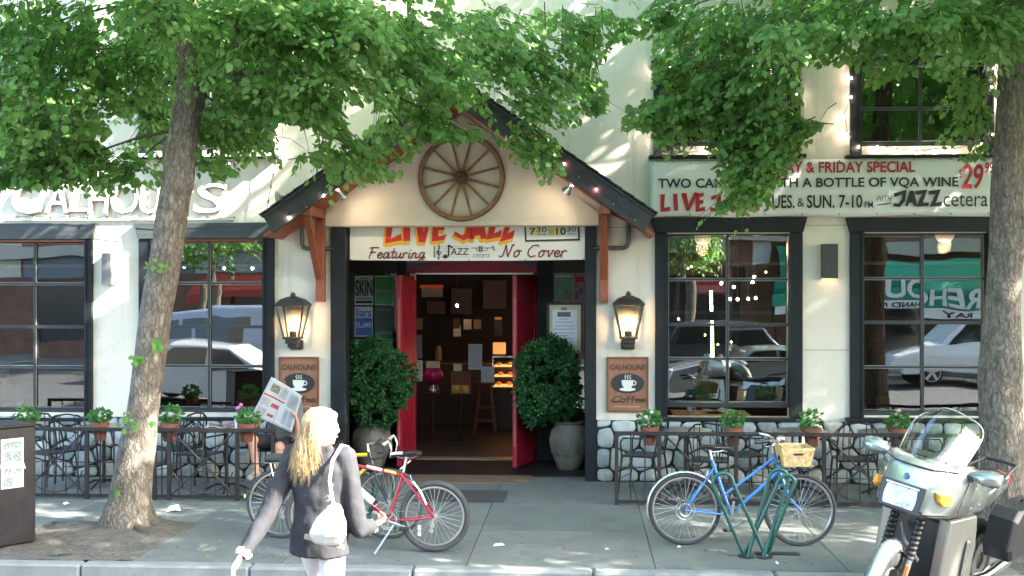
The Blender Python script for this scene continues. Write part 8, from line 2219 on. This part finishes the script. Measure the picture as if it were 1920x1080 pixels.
# parked vehicles
def vehicle(name, label, cat, cx, cy, rz, L, Wd, prof, glass_prof, col, wheels, wr=.33, z0=-.12):
    t = thing(name, label, cat, (cx, cy, z0), rz)
    q = MB(); nseg = len(prof)
    def inset(p, k): return [(a, b) for a, b in p]
    rings = []
    zm = max(b for a, b in prof)
    for yy, k in ((-1, .0), (-.96, .02), (-.5, .04), (.5, .04), (.96, .02), (1, 0)):
        rings.append([Vector((a*(1-.02*(1 if abs(yy) == 1 else 0)), yy*Wd/2*(1-.16*max(0, (b-.85))/(zm-.84)), b+k)) for a, b in prof])
    q.loft(rings); bd = part("body", q, col, t, bev=.03)
    for s in (-1, 1):
        for gp_ in glass_prof:
            q = MB(); q.loft([[Vector((a, s*(Wd/2*(1-.16*max(0, (b-.85))/(zm-.84))+dz), b)) for a, b in gp_] for dz in (-.01, .006)]); part("side_window", q, mat("car_glass", (.015, .018, .02), .05, spec=.9), t)
        for wx in wheels:
            q = MB(); q.torus((wx, s*(Wd/2-.09), wr), wr-.09, .09, 'y', 32, 8, .9); w_ = part("tyre", q, RUB, t, smooth=True)
            q = MB(); q.lathe([(.06, 0), (wr-.11, 0), (wr-.10, .03)], (wx, s*(Wd/2-.02), wr), 24, Euler((R(90*s), 0, 0)).to_matrix()); part("rim_well", q, BLK, w_)
            for k in range(5): a = R(72*k+20); q = MB(); q.beam((wx, s*(Wd/2+.0), wr), (wx+(wr-.10)*math.cos(a), s*(Wd/2+.0), wr+(wr-.10)*math.sin(a)), .07, .03, up=(0, 1, 0)); part("wheel_spoke", q, ALLOY, w_, bev=.01)
            q = MB(); q.torus((wx, s*(Wd/2-.005), wr), wr-.105, .014, 'y', 28, 6); part("rim", q, ALLOY, w_, smooth=True)
        q = MB(); q.box((prof[1][0]*.96, s*Wd*.38, .68), (.12, .3, .13)); part("headlight", q, hlm, t, bev=.03)
        q = MB(); q.box((prof[-2][0]*.97, s*Wd*.38, .75), (.10, .22, .15)); part("tail_light", q, mat("red_reflector", (.7, .02, .02), .25), t, bev=.02)
    return t
sedan = [(2.2, .25), (2.25, .5), (2.15, .70), (1.3, .88), (.95, .93), (.35, 1.34), (-.9, 1.38), (-1.55, 1.02), (-2.15, .96), (-2.25, .6), (-2.2, .25)]
sed_g = [[(.80, .93), (.35, 1.28), (-.15, 1.31), (-.15, .93)], [(-.22, .93), (-.22, 1.31), (-.85, 1.31), (-1.35, 1.0), (-1.3, .93)]]
suv = [(2.3, .35), (2.35, .7), (2.25, .95), (1.45, 1.08), (.95, 1.12), (.45, 1.66), (-2.0, 1.72), (-2.3, 1.2), (-2.35, .6), (-2.3, .35)]
suv_g = [[(.80, 1.12), (.42, 1.58), (-.2, 1.62), (-.2, 1.12)], [(-.28, 1.12), (-.28, 1.62), (-1.1, 1.62), (-1.1, 1.12)], [(-1.18, 1.12), (-1.18, 1.62), (-1.95, 1.60), (-2.1, 1.15)]]
van = [(2.4, .3), (2.5, .8), (2.2, 1.1), (1.5, 1.9), (1.1, 2.05), (-2.4, 2.1), (-2.5, 1.2), (-2.45, .3)]
van_g = [[(1.9, 1.2), (1.45, 1.8), (.7, 1.85), (.7, 1.2)], [(.6, 1.2), (.6, 1.85), (-.8, 1.85), (-.8, 1.2)]]
CW_ = mat("white_car_paint", (.72, .73, .74), .2, coat=.8); CS_ = mat("silver_car_paint", (.40, .43, .46), .22, .5, coat=.8); CBl = mat("blue_van_paint", (.30, .36, .46), .3, .2, coat=.6); CDk = mat("dark_car_paint", (.03, .035, .045), .2, coat=.8)
vehicle("parked_car", "white hatchback waiting in the road left of the viewpoint, mirrored in the left windows", "car", -7.6, -9.3, R(0), 4.5, 1.75, sedan, sed_g, CW_, (1.42, -1.38))
vehicle("parked_van", "pale blue van across the street, mirrored in the window left of the entrance", "van", -9.6, -15.6, R(180), 5, 2.0, van, van_g, CBl, (1.6, -1.5))
vehicle("parked_car", "silver car right of the viewpoint, mirrored in the window right of the entrance", "car", 4.05, -10.6, R(180), 4.5, 1.75, sedan, sed_g, CS_, (1.42, -1.38), .34)
vehicle("parked_suv", "dark sport utility car across the street, mirrored in the right windows", "car", 4.5, -16.8, R(0), 4.7, 1.9, suv, suv_g, CDk, (1.5, -1.45))
vehicle("parked_suv", "white sport utility car across the street, mirrored in the rightmost window", "car", 10.6, -16.6, R(180), 4.7, 1.9, suv, suv_g, CW_, (1.5, -1.45))
vehicle("parked_car", "dark car across the street behind the viewpoint", "car", -2.6, -17.0, R(180), 4.5, 1.75, sedan, sed_g, CDk, (1.42, -1.38))
# far street trees
for X, sd_ in ((-11.5, 21), (-3.2, 22), (3.0, 23), (14.5, 24)):
    Y_ = OY-1.0; pth = [(Vector((X, Y_, -.06)), .26), (Vector((X, Y_, .3)), .17), (Vector((X+.1, Y_, 2.6)), .14), (Vector((X, Y_, 4.6)), .10), (Vector((X, Y_, 7)), .05)]
    build_tree("street_tree", {21: "leftmost far street tree across the road behind the viewpoint", 22: "second far street tree across the road behind the viewpoint", 23: "third far street tree across the road behind the viewpoint", 24: "rightmost far street tree across the road beside the green awning"}[sd_], pth, BARK, [(960, -3000, 10, 10, -2, 2)],
               ((X, Y_, 5.6), (2.8, 2.2, 2.4), 1500), sd_, [], group="street trees on the far side of the road")
